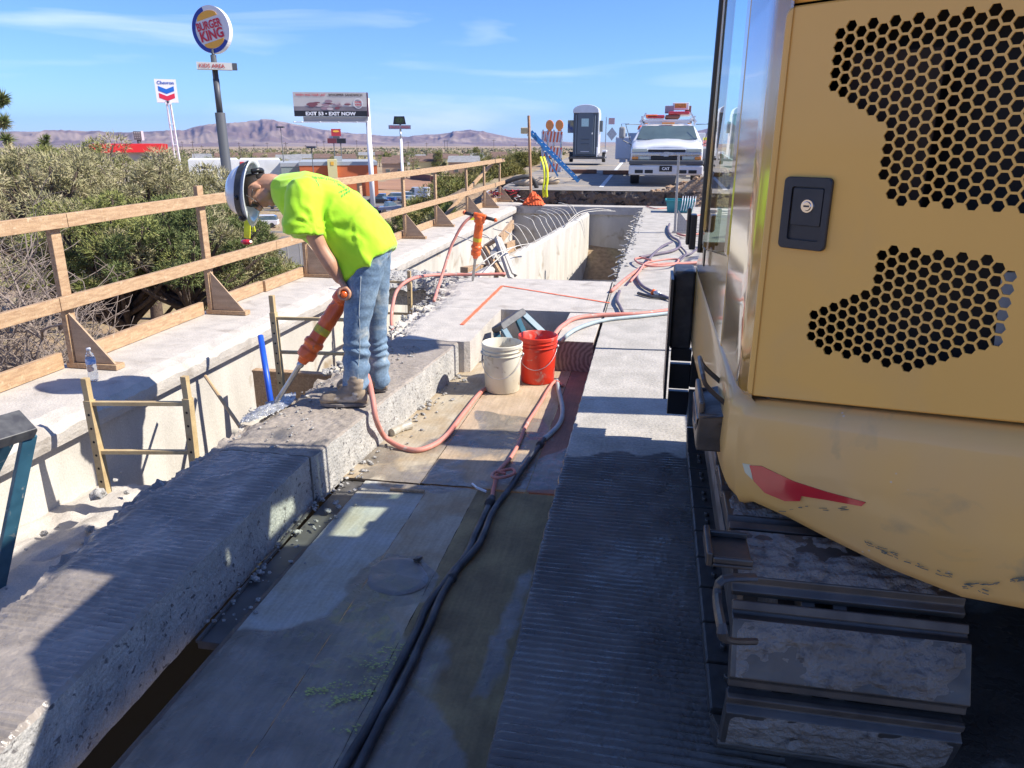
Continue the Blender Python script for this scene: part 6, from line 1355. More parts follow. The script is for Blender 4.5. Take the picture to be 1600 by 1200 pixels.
def canopy_mesh(seed,h,rad,nclump,nleaf,leaf,m,zlo=.28,droop=0.,name='crown',flat=.75,cs=1.):
    q=random.Random(seed); vs=[];fs=[]
    cl=[]
    for i in range(nclump):
        a=q.uniform(0,6.283); t=q.uniform(zlo,1.); pr=math.sin(math.pi*min(1,(t-zlo)/(1-zlo)*.62+.30))**.7; r=rad*pr*math.sqrt(q.uniform(.12,1.))*q.uniform(.75,1.22)
        cl.append((r*math.cos(a),r*math.sin(a),h*(t+q.uniform(-.05,.05)),q.uniform(.5,1.2)*rad*.27*cs))
    mis=[]
    for (cx,cy,cz,cr_) in cl:
        mc=1 if q.random()<.22 else 0
        lf_=leaf*q.uniform(.55,1.35); 
        for k in range(nleaf):
            mis.append(mc)
            d=Vector((q.gauss(0,1),q.gauss(0,1),q.gauss(0,1))).normalized()*cr_*q.uniform(.55,1.)**.6; p=Vector((cx,cy,cz))+Vector((d.x,d.y,d.z*flat-droop*d.length))
            u=(Vector((q.gauss(0,.6),q.gauss(0,.6),q.gauss(0,.5)+.35))+d*1.1/cr_).normalized(); w=u.cross(Vector((q.gauss(0,1),q.gauss(0,1),q.gauss(0,1)))).normalized(); L_=lf_*q.uniform(.6,1.5); n=len(vs)
            vs+= [p-w*leaf*.13,p+w*leaf*.13,p+u*L_*1.25]; fs.append((n,n+1,n+2))
    mb=MB(); mb.add(vs,fs); mb.m=mis; return mb,cl
def tree(x,y,z,h,rad,seed,m,label,cat='tree',group=None,trunk=.22,nclump=90,nleaf=260,leaf=.16,zlo=.28,rot=0,limbs=True,nm='desert_tree',flat=.75,cs=1.):
    t=thing(nm,(x,y,z),label,cat,group)
    mb,cl=canopy_mesh(seed,h,rad,nclump,nleaf,leaf,m,zlo,flat=flat,cs=cs); mb.v=[(v[0]+x,v[1]+y,v[2]+z) for v in mb.v]; mb.build('crown',[m,LF2 if m is not LF3 else LF1],t)
    q=random.Random(seed+5); mb=MB(); top=V(x+q.uniform(-.2,.2)*rad*.3,y,z+h*.72)
    P=smooth_path([(x,y,z-.3),(x+q.uniform(-.15,.15),y,z+h*.2),(x+q.uniform(-.3,.3),y+.1,z+h*.45),top],4); mb.tube(P,n=10,radii=[trunk*(1-.8*i/(len(P)-1)) for i in range(len(P))])
    if limbs:
        for c in cl[::max(1,len(cl)//40)]:
            e=V(x+c[0],y+c[1],z+c[2]); s=P[min(len(P)-1,int(len(P)*min(.95,max(.25,(c[2]/h)*.75))))]; mid=(s+e)/2+V(0,0,-.04*h+q.uniform(-.1,.2)); mb.tube(smooth_path([s,mid,e],3),n=6,radii=[trunk*.36*(1-.12*i) for i in range(7)])
    mb.build('trunk',BARK,t,smooth=True); return t
def bare(x,y,z,h,spread,seed,label,n=60,m=TWG,r0=.05,cat='dead tree',nm='bare_tree',lev=3):
    t=thing(nm,(x,y,z),label,cat); q=random.Random(seed); tw=MB(); tr=MB()
    def br(p,d,L_,r,l):
        k=4; P=[p]; 
        for i in range(k): d=(d+Vector((q.gauss(0,.22),q.gauss(0,.22),q.gauss(0,.16)))).normalized(); p=p+d*L_/k; P.append(p)
        (tr if l==0 else tw).tube(P,n=5 if l else 8,radii=[max(.006,r*(1-.6*i/k)) for i in range(k+1)])
        if l<lev:
            for j in range(n if l==0 else (6 if l==1 else 4)):
                s=P[q.randint(1,k)] ; a=q.uniform(0,6.283); nd=(d*.5+Vector((math.cos(a)*spread,math.sin(a)*spread,q.uniform(-.1,.7)))).normalized(); br(s,nd,L_*q.uniform(.35,.65),r*.42,l+1)
    br(V(x,y,z-.2),V(q.uniform(-.1,.1),0,1),h*.6,r0,0)
    tr.build('trunk',m,t,smooth=True); tw.build('crown',m,t); return t
def dist_at(px,py,r,z=None):
    """point on the view line through (px,py) at ground range r"""
    d=ray(px,py); k=r/math.hypot(d.x,d.y); return C0+d*k
# the near grove left of the bridge
def grove(px,base_r,top_py,half_w,seed,m,label,**k):
    p=dist_at(px,300,base_r); z=gh(p.x,p.y); top=dist_at(px,top_py+20,base_r).z; w=half_w/FP*base_r
    return tree(p.x,p.y,z,top-z,w,seed,m,label,**k)
grove(165,23,300,130,3,LF1,'green pine with dark trunk behind the second guardrail post',trunk=.26,nclump=78,nleaf=430,leaf=.10,zlo=.60,cs=.62)
grove(268,22,315,125,5,LF4,'dark green pine right of the second guardrail post',trunk=.24,nclump=70,nleaf=430,leaf=.10,zlo=.60,cs=.62)
grove(60,30,232,125,6,LF2,'olive grey tree at the far left behind the bare brush',trunk=.25,nclump=76,nleaf=380,leaf=.12,zlo=.55,cs=.6)
grove(130,34,214,120,9,LF1,'tall olive pine whose top reaches the mountain line',trunk=.28,nclump=76,nleaf=400,leaf=.125,zlo=.57,cs=.6)
grove(215,31,232,110,12,LF2,'grey green tree under the bare branching crown',trunk=.26,nclump=76,nleaf=380,leaf=.12,zlo=.55,cs=.6)
grove(300,36,248,80,15,LF2,'pale olive tree left of the tall dark sign pole',trunk=.22,nclump=90,nleaf=240,leaf=.17,zlo=.3)
grove(345,26,345,95,17,LF2,'low grey green tree below the guardrail near the worker',trunk=.16,nclump=46,nleaf=380,leaf=.14,zlo=.2)
grove(10,38,240,70,21,LF4,'dark tree at the left picture edge',trunk=.22,nclump=80,nleaf=220,leaf=.18,zlo=.3)
p=dist_at(178,300,29); bare(p.x,p.y,gh(p.x,p.y)+3.2,4.3,.8,11,'bare dead tree with spreading branches above the green crowns',n=9,m=mat('dead_wood',(.13,.10,.085),.9),r0=.12)
for i,(px,r,h,lab) in enumerate(((15,19,6.6,'tangled grey leafless brush at the far left'),(62,18,6.0,'tangled grey leafless brush under the first rail'),(215,19,1.5,'grey leafless shrub between the two pine trunks'),(-45,18,6.6,'tangled grey brush beyond the left edge'))):
    p=dist_at(px,400,r); bare(p.x,p.y,gh(p.x,p.y),h,1.0,20+i,lab,n=34,cat='shrub',nm='bare_shrub',r0=.07)
# bushes on the embankment beyond the guardrail
def bush(px,r,half,top,seed,m,label,group='brush along the embankment',leaf=.10):
    p=dist_at(px,300,r); z=gh(p.x,p.y); w=half/FP*r; hh=max(.6,dist_at(px,top,r).z-z)
    return tree(p.x,p.y,z-.1,hh,w,seed,m,label,cat='bush',group=group,trunk=.05,nclump=46,nleaf=260,leaf=leaf,zlo=.05,limbs=False,nm='bush',flat=.9)
for i,a in enumerate(((718,24,55,296,'large yellow green bush behind the middle of the guardrail'),(668,25,36,322,'yellow green bush left of the large bush'),(775,27,42,268,'yellow bush behind the far guardrail posts'),(640,20,40,350,'low dry bush at the foot of the embankment'),(822,34,26,252,'far yellow bush near the top rail end'),(450,22,50,432,'dry yellow brush below the mid rail near the worker'),(690,20,30,338,'dark low bush beside the paved slope'),(858,44,20,232,'pale brush behind the barricades'),(745,38,40,280,'broad yellow brush above the large bush'))):
    bush(a[0],a[1],a[2],a[3],60+i,LF3 if i!=6 else LF1,a[4],leaf=.07 if i in (3,5) else .09)
# paved slope beside the bridge
SLP=mat('slope_paving',(.24,.22,.20),.9,(.18,.165,.15),1.2,bump=.4,bs=12,bd=.02)
mb=MB(); mb.grid(lambda u,v:(-4.3-4.2*u,12.5+7.8*v,-.35-2.6*u-(1-v)*1.6+.03*FB(u*5,v*5,0,1)),20,20); struct(mb.build('slope_paving',SLP,smooth=True))
# ================================================================ town ground: asphalt lots
def gsheet(nm,m,x0,x1,y0,y1,nx=30,ny=30,o=.06):
    mb=MB(); mb.grid(lambda u,v:(x0+(x1-x0)*u,y0+(y1-y0)*v,gh(x0+(x1-x0)*u,y0+(y1-y0)*v)+o),nx,ny); return struct(mb.build(nm,m,smooth=True))
LOT=mat('parking_asphalt',(.19,.175,.165),.9,(.15,.14,.13),.15,bump=.2,bs=5,grain=.1)
def rel(px,r): p=dist_at(px,300,r); return p.x,p.y
gsheet('parking_lot',LOT,-62,-17,62,99,40,30,.12)
gsheet('parking_lot',LOT,-120,-22,128,166,60,30,.12)
gsheet('parking_lot',LOT,-150,-72,80,126,50,30,.12)
mb=MB()
for k in range(22):
    y=66+k*0; 
for k in range(12):
    x=-58+k*3.2; mb.add([(x,66,gh(x,66)+.16),(x+.14,66,gh(x,66)+.16),(x+.14,71,gh(x,71)+.16),(x,71,gh(x,71)+.16)],[(0,1,2,3)])
struct(mb.build('bay_marking',LINEM))
mb=MB(); q=random.Random(3); vs=[];fs=[]
for i in range(9000):
    x=q.uniform(-110,-8); y=q.uniform(24,128)
    if -62<x<-17 and 62<y<99: continue
    if noise.noise(Vector((x*.07,y*.07,0)))<-.05: continue
    z=gh(x,y); s=q.uniform(.15,.5)
    for k in range(3):
        a=q.uniform(0,6.28); n=len(vs); vs+=[(x-.12*math.cos(a)*s,y-.12*math.sin(a)*s,z),(x+.12*math.cos(a)*s,y+.12*math.sin(a)*s,z),(x+q.uniform(-.4,.4)*s,y+q.uniform(-.4,.4)*s,z+s*.9)]; fs.append((n,n+1,n+2))
mb.add(vs,fs); tag(mb.build('dry_grass',mat('dry_grass',(.40,.31,.16),.9,(.28,.24,.12),.3)),'dry yellow grass tufts over the low ground','grass',kind='stuff')
# ---- buildings
def bldg(px0,px1,ytop,r,depth,mats_,label,name='building',roof=None,band=None,wins=0,door=False,ybot=None,cat='building',over=0.,group=None,trim=None):
    a=dist_at(px0,240,r); b=dist_at(px1,240,r); z=min(gh(a.x,a.y),gh(b.x,b.y)); top=dist_at((px0+px1)/2,ytop,r).z; h=max(1.5,top-z)
    d=(b-a); d.z=0; L_=d.length; d.normalize(); n=V(-d.y,d.x,0)  # away from us
    t=thing(name,(a.x,a.y,z),label,cat,group)
    def blk(nm,m,u0,u1,w0,w1,z0_,z1_,par=t):
        mb=MB(); P=[a+d*u0+n*w0,a+d*u1+n*w0,a+d*u1+n*w1,a+d*u0+n*w1]; mb.prism([(p.x,p.y,z+z0_) for p in P],(0,0,z1_-z0_)); return mb.build(nm,m,par)
    w=blk('wall',mats_,0,L_,0,depth,-.5,h)
    if band: blk('band',band,-.12,L_+.12,-.12,depth+.12,h-.75,h+.05,w)
    if roof=='gable':
        mb=MB(); o=.4; A=[a-d*o-n*o,a+d*(L_+o)-n*o,a+d*(L_+o)+n*(depth+o),a-d*o+n*(depth+o)]; R_=[(a-d*o*0+n*depth/2),(a+d*L_+n*depth/2)]; hh=min(2.2,depth*.22)
        vs=[(p.x,p.y,z+h-.0) for p in A]+[(p.x,p.y,z+h+hh) for p in R_]; mb.add(vs,[(0,1,5,4),(2,3,4,5),(1,2,5),(3,0,4),(3,2,1,0)]); mb.build('roof',trim or ROOFM,t)
    elif roof=='flat': blk('roof',trim or ROOFM,-.2,L_+.2,-.2,depth+.2,h+.03,h+.28)
    nw=wins
    for k in range(nw):
        u=L_*(k+.5)/nw; fr=blk('window',WINF,u-.75,u+.75,-.06,.0,.85,2.25,w); blk('pane',GLD,u-.66,u+.66,-.09,-.061,.93,2.17,fr)
    if door: u=L_*door; dd=blk('door',GREY,u-.6,u+.6,-.05,0,-.1,2.2,w); blk('handle',WHITE,u+.42,u+.5,-.09,-.051,1.0,1.12,dd)
    t['_h']=h; return t,a,d,n,z,L_,h,blk,w
ROOFM=mat('brown_roof',(.19,.115,.085),.9,(.13,.085,.065),.8); ROOFG=mat('grey_roof',(.28,.28,.28),.9,(.2,.2,.2),.8); WINF=mat('window_frame',(.4,.4,.4),.6)
CRM=mat('cream_stucco',(.58,.50,.38),.9,(.52,.45,.34),.8); WHS=mat('white_stucco',(.72,.71,.68),.9,(.64,.63,.6),.6); ORS=mat('orange_stucco',(.60,.15,.05),.9,(.52,.13,.045),.5); TANS2=mat('tan_stucco',(.42,.29,.19),.9); REDT=mat('red_trim',(.65,.02,.02),.5); GREENM=mat('sage_metal',(.24,.29,.27),.6)
GP_=mat('grey_metal_band',(.35,.37,.38),.6); YWL=mat('yellow_stucco',(.70,.62,.30),.9)
# orange restaurant with a cream entrance tower
t,a,d,n,z,L_,h,blk,w=bldg(466,588,253,178,22,ORS,'long orange stucco building with cream entrance bay behind the worker','restaurant',band=GP_,wins=0)
blk('entrance_bay',YWL,L_*.36,L_*.48,-.9,3,-.3,h+.5); blk('bay_window',GLD,L_*.385,L_*.455,-.95,-.91,.4,2.4); 
for u in (.08,.14,.22,.27): blk('window',GLD,L_*u-.9,L_*u+.9,-.07,.0,.6,2.5,w)
blk('white_strip',WHS,-.1,L_+.1,-.16,-.125,h*.55,h*.55+.15,w); blk('roof_vent',GP_,L_*.45,L_*.55,3,6,h,h+1.1)
blk('sun_emblem',mat('sun_orange',(.85,.45,.05),.6),L_*.40,L_*.44,-.96,-.92,h-.7,h+.1)
bldg(437,467,255,182,20,GREENM,'sage grey metal building left of the orange building','building',band=GP_)
bldg(292,372,250,165,18,WHS,'long white building behind the tall dark sign pole','building',wins=4)
t,a,d,n,z,L_,h,blk,w=bldg(372,437,250,190,22,WHS,'white building between the hard hat and the sage building','building',wins=3)
blk('sign_panel',REDT,L_*.02,L_*.12,-.2,-.01,h-1.6,h-.4,w)
bldg(320,368,279,120,8,WHS,'low white kiosk with a red base stripe beyond the lot','building',wins=2,door=.6)
p=dist_at(344,290,118.5); mb=MB(); 
t,a,d,n,z,L_,h,blk,w=bldg(150,255,238,105,14,CRM,'cream fuel station with red roof edge among the trees','fuel station',wins=3,cat='fuel station')
blk('canopy_edge',REDT,-.6,L_+.6,-.6,14.5,h-.0,h+.95); 
t,a,d,n,z,L_,h,blk,w=bldg(205,243,240,120,10,CRM,'tan wing to the right of the fuel station','building')
# wide low houses of the far town
cols=[CRM,WHS,TANS2,YWL]
hs=[(2,18,247,330),(25,60,249,340),(72,110,247,330),(300,330,246,420),(335,372,244,430),(395,440,246,330),(560,600,241,600),(586,610,240,560),(610,640,248,420),(640,665,247,400),(668,700,246,380),(700,735,247,360),(735,765,246,350),(765,792,244,340),(640,690,251,300),(700,750,252,290),(520,556,246,420),(490,520,245,460),(455,487,246,430),(596,632,254,285),(0,30,252,260),(430,470,250,300)]
for i,(x0,x1,yt,r) in enumerate(hs):
    q=random.Random(i); bldg(x0,x1,yt+1.5,r,9+q.random()*6,cols[(i*3+1)%4],'low %s house far across the town, roof %s'%(['white','tan','yellowish','cream'][(i*3)%4] if False else 'pale','brown' if i%3 else 'grey'),'house',roof='gable',trim=ROOFM if i%3 else ROOFG,wins=2,cat='house',group='far low houses across the town with '+('brown roofs' if i%3 else 'grey roofs'))
# brick coloured perimeter wall and red earth field
mb=MB(); a=dist_at(600,250,250); b=dist_at(800,250,235); 
BRK=mat('brown_block_wall',(.22,.11,.075),.9,(.17,.085,.06),.8)
for px0,px1,r0,r1,lab in ((672,800,235,225,'long brown block wall behind the right part of the town'),(640,672,262,240,'short brown block wall left of the long one'),(395,470,262,262,'brown block wall left of the two legged red sign')):
    a=dist_at(px0,250,r0); b=dist_at(px1,250,r1); mb=MB(); mb.bar(V(a.x,a.y,gh(a.x,a.y)+1),V(b.x,b.y,gh(b.x,b.y)+1),.2,2.0); tag(mb.build('block_wall',BRK),lab,'wall')
gsheet('red_earth',mat('red_earth',(.36,.19,.105),.95,(.30,.16,.09),.1),-85,-45,190,250,20,20,.15)
gsheet('far_road',LOT,-75,-34,138,160,30,10,.2)
# ---- signs on poles
def pole(t,x,y,z0,z1,r0,r1,m,nm='pole'):
    mb=MB(); mb.tube([(x,y,z0),(x,y,z0+(z1-z0)*.6),(x,y,z0+(z1-z0)*.6),(x,y,z1)],n=16,radii=[r0,r0,r1,r1]); return mb.build(nm,m,t,smooth=True)
SGW=mat('sign_white',(.74,.74,.76),.4); SGR=mat('sign_red',(.62,.03,.06),.5); SGB=mat('sign_blue',(.02,.05,.32),.5); SGO=mat('sign_orange',(.85,.42,.05),.5); PDK=mat('pole_dark',(.075,.08,.09),.5); PWH=mat('pole_white',(.72,.72,.74),.5); SGK=mat('sign_black',(.012,.012,.016),.5)
# round burger sign
r=58; c=dist_at(329,46,r); ang=R(28)
xd=V(math.cos(PSI)*math.cos(ang)-math.sin(PSI)*0,0,0); base=dist_at(340,46,r)
vd=V(c.x,c.y,0).normalized(); rt=V(vd.y,-vd.x,0); fx=(rt*math.cos(ang)+vd*math.sin(ang)*-1).normalized(); fn=V(fx.y,-fx.x,0)
if fn.dot(vd)>0: fn=-fn
t=thing('restaurant_sign',(base.x,base.y,gh(base.x,base.y)),'tall dark pole with round white, red and blue burger restaurant sign','sign')
RR=34.5/FP*(c-C0).dot(_f); RX=RR*.92/ math.cos(ang)*.98
cc=V(c.x,c.y,c.z)
def disc(o0,o1,rad,m,nm,par,n=48,rx=1.0):
    mb=MB(); mb.rings([[tuple(cc+fx*rad*rx*math.cos(2*math.pi*k/n)+V(0,0,rad*math.sin(2*math.pi*k/n))+fn*o) for k in range(n)] for o in (o0,o1)]); return mb.build(nm,m,par,smooth=False)
RX_=.90
dd=disc(-.45,.0,RR,SGW,'sign_disc',t,rx=RX_)
def arc2(r0,r1,a0,a1,o,m,nm,taper=False):
    mb=MB(); n=30; rs=[]
    for k in range(n+1):
        a=R(a0+(a1-a0)*k/n); w=1 if not taper else math.sin(math.pi*min(1,.12+.88*k/n)*.5+0) ; ri=r1-(r1-r0)*(w if taper else 1)
        rs.append([tuple(cc+(fx*ri*RX_*math.cos(a)+V(0,0,ri*math.sin(a)))*RR+fn*o),tuple(cc+(fx*r1*RX_*math.cos(a)+V(0,0,r1*math.sin(a)))*RR+fn*o)])
    mb.rings(rs,cap=False,close=False); return mb.build(nm,m,dd)
arc2(.80,.97,345,115,.012,SGB,'blue_crescent') if False else arc2(.80,.98,-30,-250,.012,SGB,'blue_crescent')
def lens(z0,z1,sgn,o,m):
    mb=MB(); P=[]; w=.56
    for k in range(21): x=-w+2*w*k/20; P.append((x,sgn*(z0+(z1-z0)*math.sqrt(max(0,1-(x/w)**2)))))
    tl=R(14); 
    mb.prism([tuple(cc+(fx*(x*math.cos(tl)-y*math.sin(tl))*RX_+V(0,0,x*math.sin(tl)+y*math.cos(tl)))*RR+fn*o) for x,y in P],tuple(fn*.03)); mb.build('bun',m,dd)
lens(.48,.78,1,.005,SGO); lens(.50,.78,-1,.005,SGO)
up_=V(0,0,1); tl=R(12); tx=(fx*math.cos(tl)+up_*math.sin(tl)).normalized(); tu=(up_*math.cos(tl)-fx*math.sin(tl)).normalized()
text('BURGER',RR*1.22,face_mat(cc+tu*RR*.20+fn*.05,tx,tu),'sign_text',SGR,dd,bold=.03,height=RR*.36); text('KING',RR*1.14,face_mat(cc-tu*RR*.22+fn*.05,tx,tu),'sign_text',SGR,dd,bold=.035,height=RR*.44)
zt=dist_at(332,82,r).z; kz=dist_at(333,104,r); k0=V(base.x,base.y,0); k1=dist_at(338,178,r)
zb_=gh(base.x,base.y); px_,py_=dist_at(345,250,r).xy; lx,ly=dist_at(333,85,r).xy
pole(t,lx+.0,ly,zb_-1,dist_at(340,176,r).z,.34,.34,PDK); pole(t,lx,ly,dist_at(340,178,r).z,dist_at(333,86,r).z,.21,.19,PDK,'upper_pole'); pole(t,lx,ly,dist_at(333,88,r).z,zt+.2,.1,.1,PDK,'neck')
kc=V(lx,ly,kz.z)-vd*.55; mb=MB(); kq=(kc-C0).dot(_f)/FP; hw_=26*kq; P=[kc-rt*hw_,kc+rt*hw_*1.0,kc+rt*hw_+vd*.6,kc-rt*hw_+vd*.6]; hz=5.2*kq; mb.prism([tuple(p-up_*hz) for p in P],(0,0,2*hz)); kd=mb.build('kids_panel',mat('kids_panel',(.55,.55,.52),.6),t); mb=MB(); mb.prism([tuple(p-up_*hz*.95) for p in (kc+rt*(hw_+.01),kc+rt*(hw_+.32),kc+rt*(hw_+.32)+vd*.5,kc+rt*(hw_+.01)+vd*.5)],(0,0,1.9*hz)); mb.build('panel_end',PDK,kd)
text('KIDS AREA',hw_*1.45,face_mat(kc-vd*.03-rt*.15,rt),'panel_text',mat('text_redbrown',(.40,.05,.05),.6),kd,bold=.02,height=hz*1.1)
# fuel brand sign on lattice legs
def facing(px,py,r):
    c=dist_at(px,py,r); v=V(c.x,c.y,0).normalized(); return c,v,V(v.y,-v.x,0)
def panel(t,c,v,rt,w,h,dp,m,nm,par=None):
    mb=MB(); P=[c-rt*w/2,c+rt*w/2,c+rt*w/2+v*dp,c-rt*w/2+v*dp]; mb.prism([tuple(p-V(0,0,h/2)) for p in P],(0,0,h)); return mb.build(nm,m,par or t)
r=112; c,v,rt=facing(260,142,r); k=(c-C0).dot(_f)/FP; t=thing('fuel_sign',(c.x,c.y,gh(c.x,c.y)),'square white fuel sign with blue and red chevrons on slender steel legs','sign')
pn=panel(t,c,v,rt,31*k,34*k,.8,SGW,'panel')
for dz,m in ((.5*k*2,mat('chevron_blue',(.01,.13,.52),.5)),(-9.2*k,mat('chevron_red',(.62,.02,.06),.5))):
    w=11.2*k; hh=6*k; dp_=4.4*k; P=[(-w,hh),(0,hh-dp_),(w,hh),(w,hh-7*k),(0,hh-7*k-dp_),(-w,hh-7*k)]; mb=MB(); mb.prism([tuple(c-v*.03+rt*x+V(0,0,z_+dz)) for x,z_ in P],tuple(v*.02)); mb.build('chevron',m,pn)
text('Chevron',24*k,face_mat(c+V(0,0,12.0*k)-v*.04,rt),'sign_text',mat('text_blue',(.03,.10,.42),.5),pn,bold=.02,height=5*k)
zg=gh(c.x,c.y); tz=dist_at(262,161,r).z
mb=MB()
for s0,s1 in ((-2.2,0),(3.5,16)): mb.bar(c+rt*s0*k+V(0,0,tz-c.z),V(c.x,c.y,zg)+rt*s1*k*.55+v*.5,.15,.15)
for s0,s1 in ((-1,1),(2.5,12)): mb.bar(c+rt*s0*k+V(0,0,tz-c.z)+v*1.5,V(c.x,c.y,zg)+rt*s1*k*.6+v*3,.11,.11)
for q_ in (.15,.3,.5,.7): z_=tz+(zg-tz)*q_; mb.bar(V(c.x,c.y,z_)+rt*(-2.2+2.2*q_)*k,V(c.x,c.y,z_)+rt*(3.5+5.3*q_)*k,.07,.07)
mb.bar(c-rt*4*k+V(0,0,tz-c.z),c+rt*5*k+V(0,0,tz-c.z),.3,.35); mb.build('legs',PWH,t); mb=MB(); mb.bar(V(c.x,c.y,tz),V(c.x,c.y,tz+3*k),.4,.4); mb.build('neck',PDK,t)
# price sign
r=118; c,v,rt=facing(216,212,r); k=(c-C0).dot(_f)/FP; t=thing('price_sign',(c.x,c.y,gh(c.x,c.y)),'small dark price board with white edge above the red roof','sign'); pn=panel(t,c-rt*1*k,v,rt,11*k,13*k,.5,mat('price_grey',(.10,.11,.11),.5),'panel'); panel(t,c+rt*6.2*k,v,rt,3.4*k,14*k,.7,SGW,'panel_edge'); text('C257',9*k,face_mat(c-rt*1*k+V(0,0,4*k)-v*.04,rt),'sign_text',mat('price_text',(.5,.5,.5),.5),pn,bold=.02,height=3.5*k) if False else None
pole(t,c.x+v.x*.3,c.y+v.y*.3,gh(c.x,c.y),c.z-6*k,.25,.25,PDK)
mb=MB()
for j,zz in enumerate((4.2,.8,-2.4)):
    for i in range(3): p=c-rt*(4.5-3*i)*k+V(0,0,zz*k)-v*.03; mb.bar(p-rt*.9*k,p+rt*.9*k,.04,1.6*k if j==0 else .8*k)
mb.build('price_digits',mat('price_pale',(.4,.42,.42),.5),pn)
# billboard
r=150; c,v,rt=facing(516,163,r); k=(c-C0).dot(_f)/FP; t=thing('billboard',(c.x,c.y,gh(c.x,c.y)),'wide billboard on a white column advertising the next exit','billboard')
an=R(-6); rt=(rt*math.cos(an)+v*math.sin(an)).normalized(); v=V(-rt.y,rt.x,0)
W_=112*k; H_=35.5*k; bp=panel(t,c,v,rt,W_,H_,.8,mat('billboard_face',(.55,.53,.51),.7,(.48,.46,.44),.3),'panel')
def bb(x0,x1,z0_,z1_,m,nm,o=.03):
    mb=MB(); cx=(x0+x1)/2; panel(t,c+rt*(cx*k)+V(0,0,(z0_+z1_)/2*k)-v*o,v,rt,(x1-x0)*k,(z1_-z0_)*k,.02,m,nm,bp)
bb(-56,56,-17.7,-9.5,SGK,'black_band'); bb(-56,56,-9.5,-3.2,mat('grey_band',(.16,.14,.16),.7,(.25,.23,.25),.3),'grey_band')
text('EXIT 53 • EXIT NOW',77*k,face_mat(c+V(0,0,-13.7*k)-v*.06,rt),'billboard_text',SGW,bp,bold=.04,height=5.6*k)
text('WHEN WAS YOUR LAST',46*k,face_mat(c+rt*-29*k+V(0,0,13.6*k)-v*.06,rt),'billboard_text',mat('text_red',(.55,.05,.09),.6),bp,bold=.02,height=3.6*k)
text('WHOPPER SANDWICH',52*k,face_mat(c+rt*24*k+V(0,0,13.7*k)-v*.06,rt),'billboard_text',mat('text_dark',(.07,.04,.04),.6),bp,bold=.03,height=3.8*k)
MR=mat('plum',(.20,.07,.09),.7); q=random.Random(12)
for i in range(26):
    x=q.uniform(-30,28); z_=q.uniform(-6,6)*(1-abs(x)/60)-1; w=q.uniform(3,9); hh=q.uniform(.8,2.4); mb=MB(); cen=c+rt*x*k+V(0,0,z_*k)-v*(.05+.002*i); mb.prism([tuple(cen+rt*w*k*math.cos(R(30*j))+V(0,0,hh*k*math.sin(R(30*j)))) for j in range(12)],tuple(v*.01)); mb.build('food_shape',[MR,mat('pale_food%d'%i,(.5,.42,.42),.7) if i<1 else bpy.data.materials['pale_food0'],mat('mauve%d'%i,(.30,.20,.24),.7) if i<1 else bpy.data.materials['mauve0']][i%3],bp)
mb=MB(); cen=c+rt*43*k+V(0,0,1.5*k)-v*.07
for j in range(24):
    a=R(15*j); b=R(15*j+15); mb.bar(cen+(rt*math.cos(a)+up_*math.sin(a))*7*k,cen+(rt*math.cos(b)+up_*math.sin(b))*7*k,.03,.9*k,up=tuple(v.cross(rt*-math.sin(a)+up_*math.cos(a))))
mb.build('round_emblem',SGW,bp)
text('KING',9*k,face_mat(cen-V(0,0,2*k)-v*.02,rt),'emblem_text',bpy.data.materials['text_red'],bp,bold=.03,height=3*k); text('BURGER',10*k,face_mat(cen+V(0,0,2*k)-v*.02,rt),'emblem_text',bpy.data.materials['text_red'],bp,bold=.03,height=2.6*k)
cx_=c+rt*55.8*k+v*2.2; pole(t,cx_.x,cx_.y,gh(cx_.x,cx_.y)-.5,c.z+10*k,4.0*k,3.7*k,PWH,'column')
panel(t,c+rt*6*k-V(0,0,22*k)+v*.6,v,rt,99*k,8*k,.3,mat('apron_grey',(.33,.32,.33),.6),'apron'); 
mb=MB(); mb.bar(c-rt*57*k-V(0,0,26.4*k)-v*.8,c+rt*57*k-V(0,0,26.4*k)-v*.8,1.2,.15)
for x in (-55,-44,-16,12,40,56): mb.bar(c+rt*x*k-V(0,0,26*k)-v*.6,c+rt*x*k-V(0,0,26*k)-v*2.0,.15,.15)
mb.build('catwalk',PWH,t); panel(t,c+rt*57.4*k,v,rt,1.6*k,H_,1.6,mat('edge_maroon',(.10,.03,.05),.6),'panel_edge')
# small red two-legged sign
r=200; c,v,rt=facing(525,207,r); k=(c-C0).dot(_f)/FP; t=thing('diner_sign',(c.x,c.y,gh(c.x,c.y)),'small red sign over a maroon and black board on two dark legs','sign'); pn=panel(t,c,v,rt,14.6*k,10.5*k,.6,mat('diner_red',(.42,.03,.04),.5),'panel'); 
mb=MB(); p=c+V(0,0,1.8*k)-v*.04; mb.prism([tuple(p+rt*5*k*math.cos(R(30*j))+V(0,0,1.6*k*math.sin(R(30*j)))) for j in range(12)],tuple(v*.02)); mb.build('oval_mark',SGO,pn)
panel(t,c-rt*7*k-V(0,0,12.4*k)+rt*0,v,rt,14*k,7.4*k,.5,mat('board_maroon',(.13,.02,.03),.6),'message_board') ; panel(t,c+rt*7.2*k-V(0,0,12.4*k),v,rt,14*k,7.4*k,.5,SGK,'message_board'); panel(t,c-V(0,0,7*k),v,rt,10*k,3*k,.4,PDK,'neck')
for s in (-4.5,6): p=c+rt*s*k+v*.3; pole(t,p.x,p.y,gh(p.x,p.y),c.z-9*k,.8*k,.8*k,PDK,'leg')
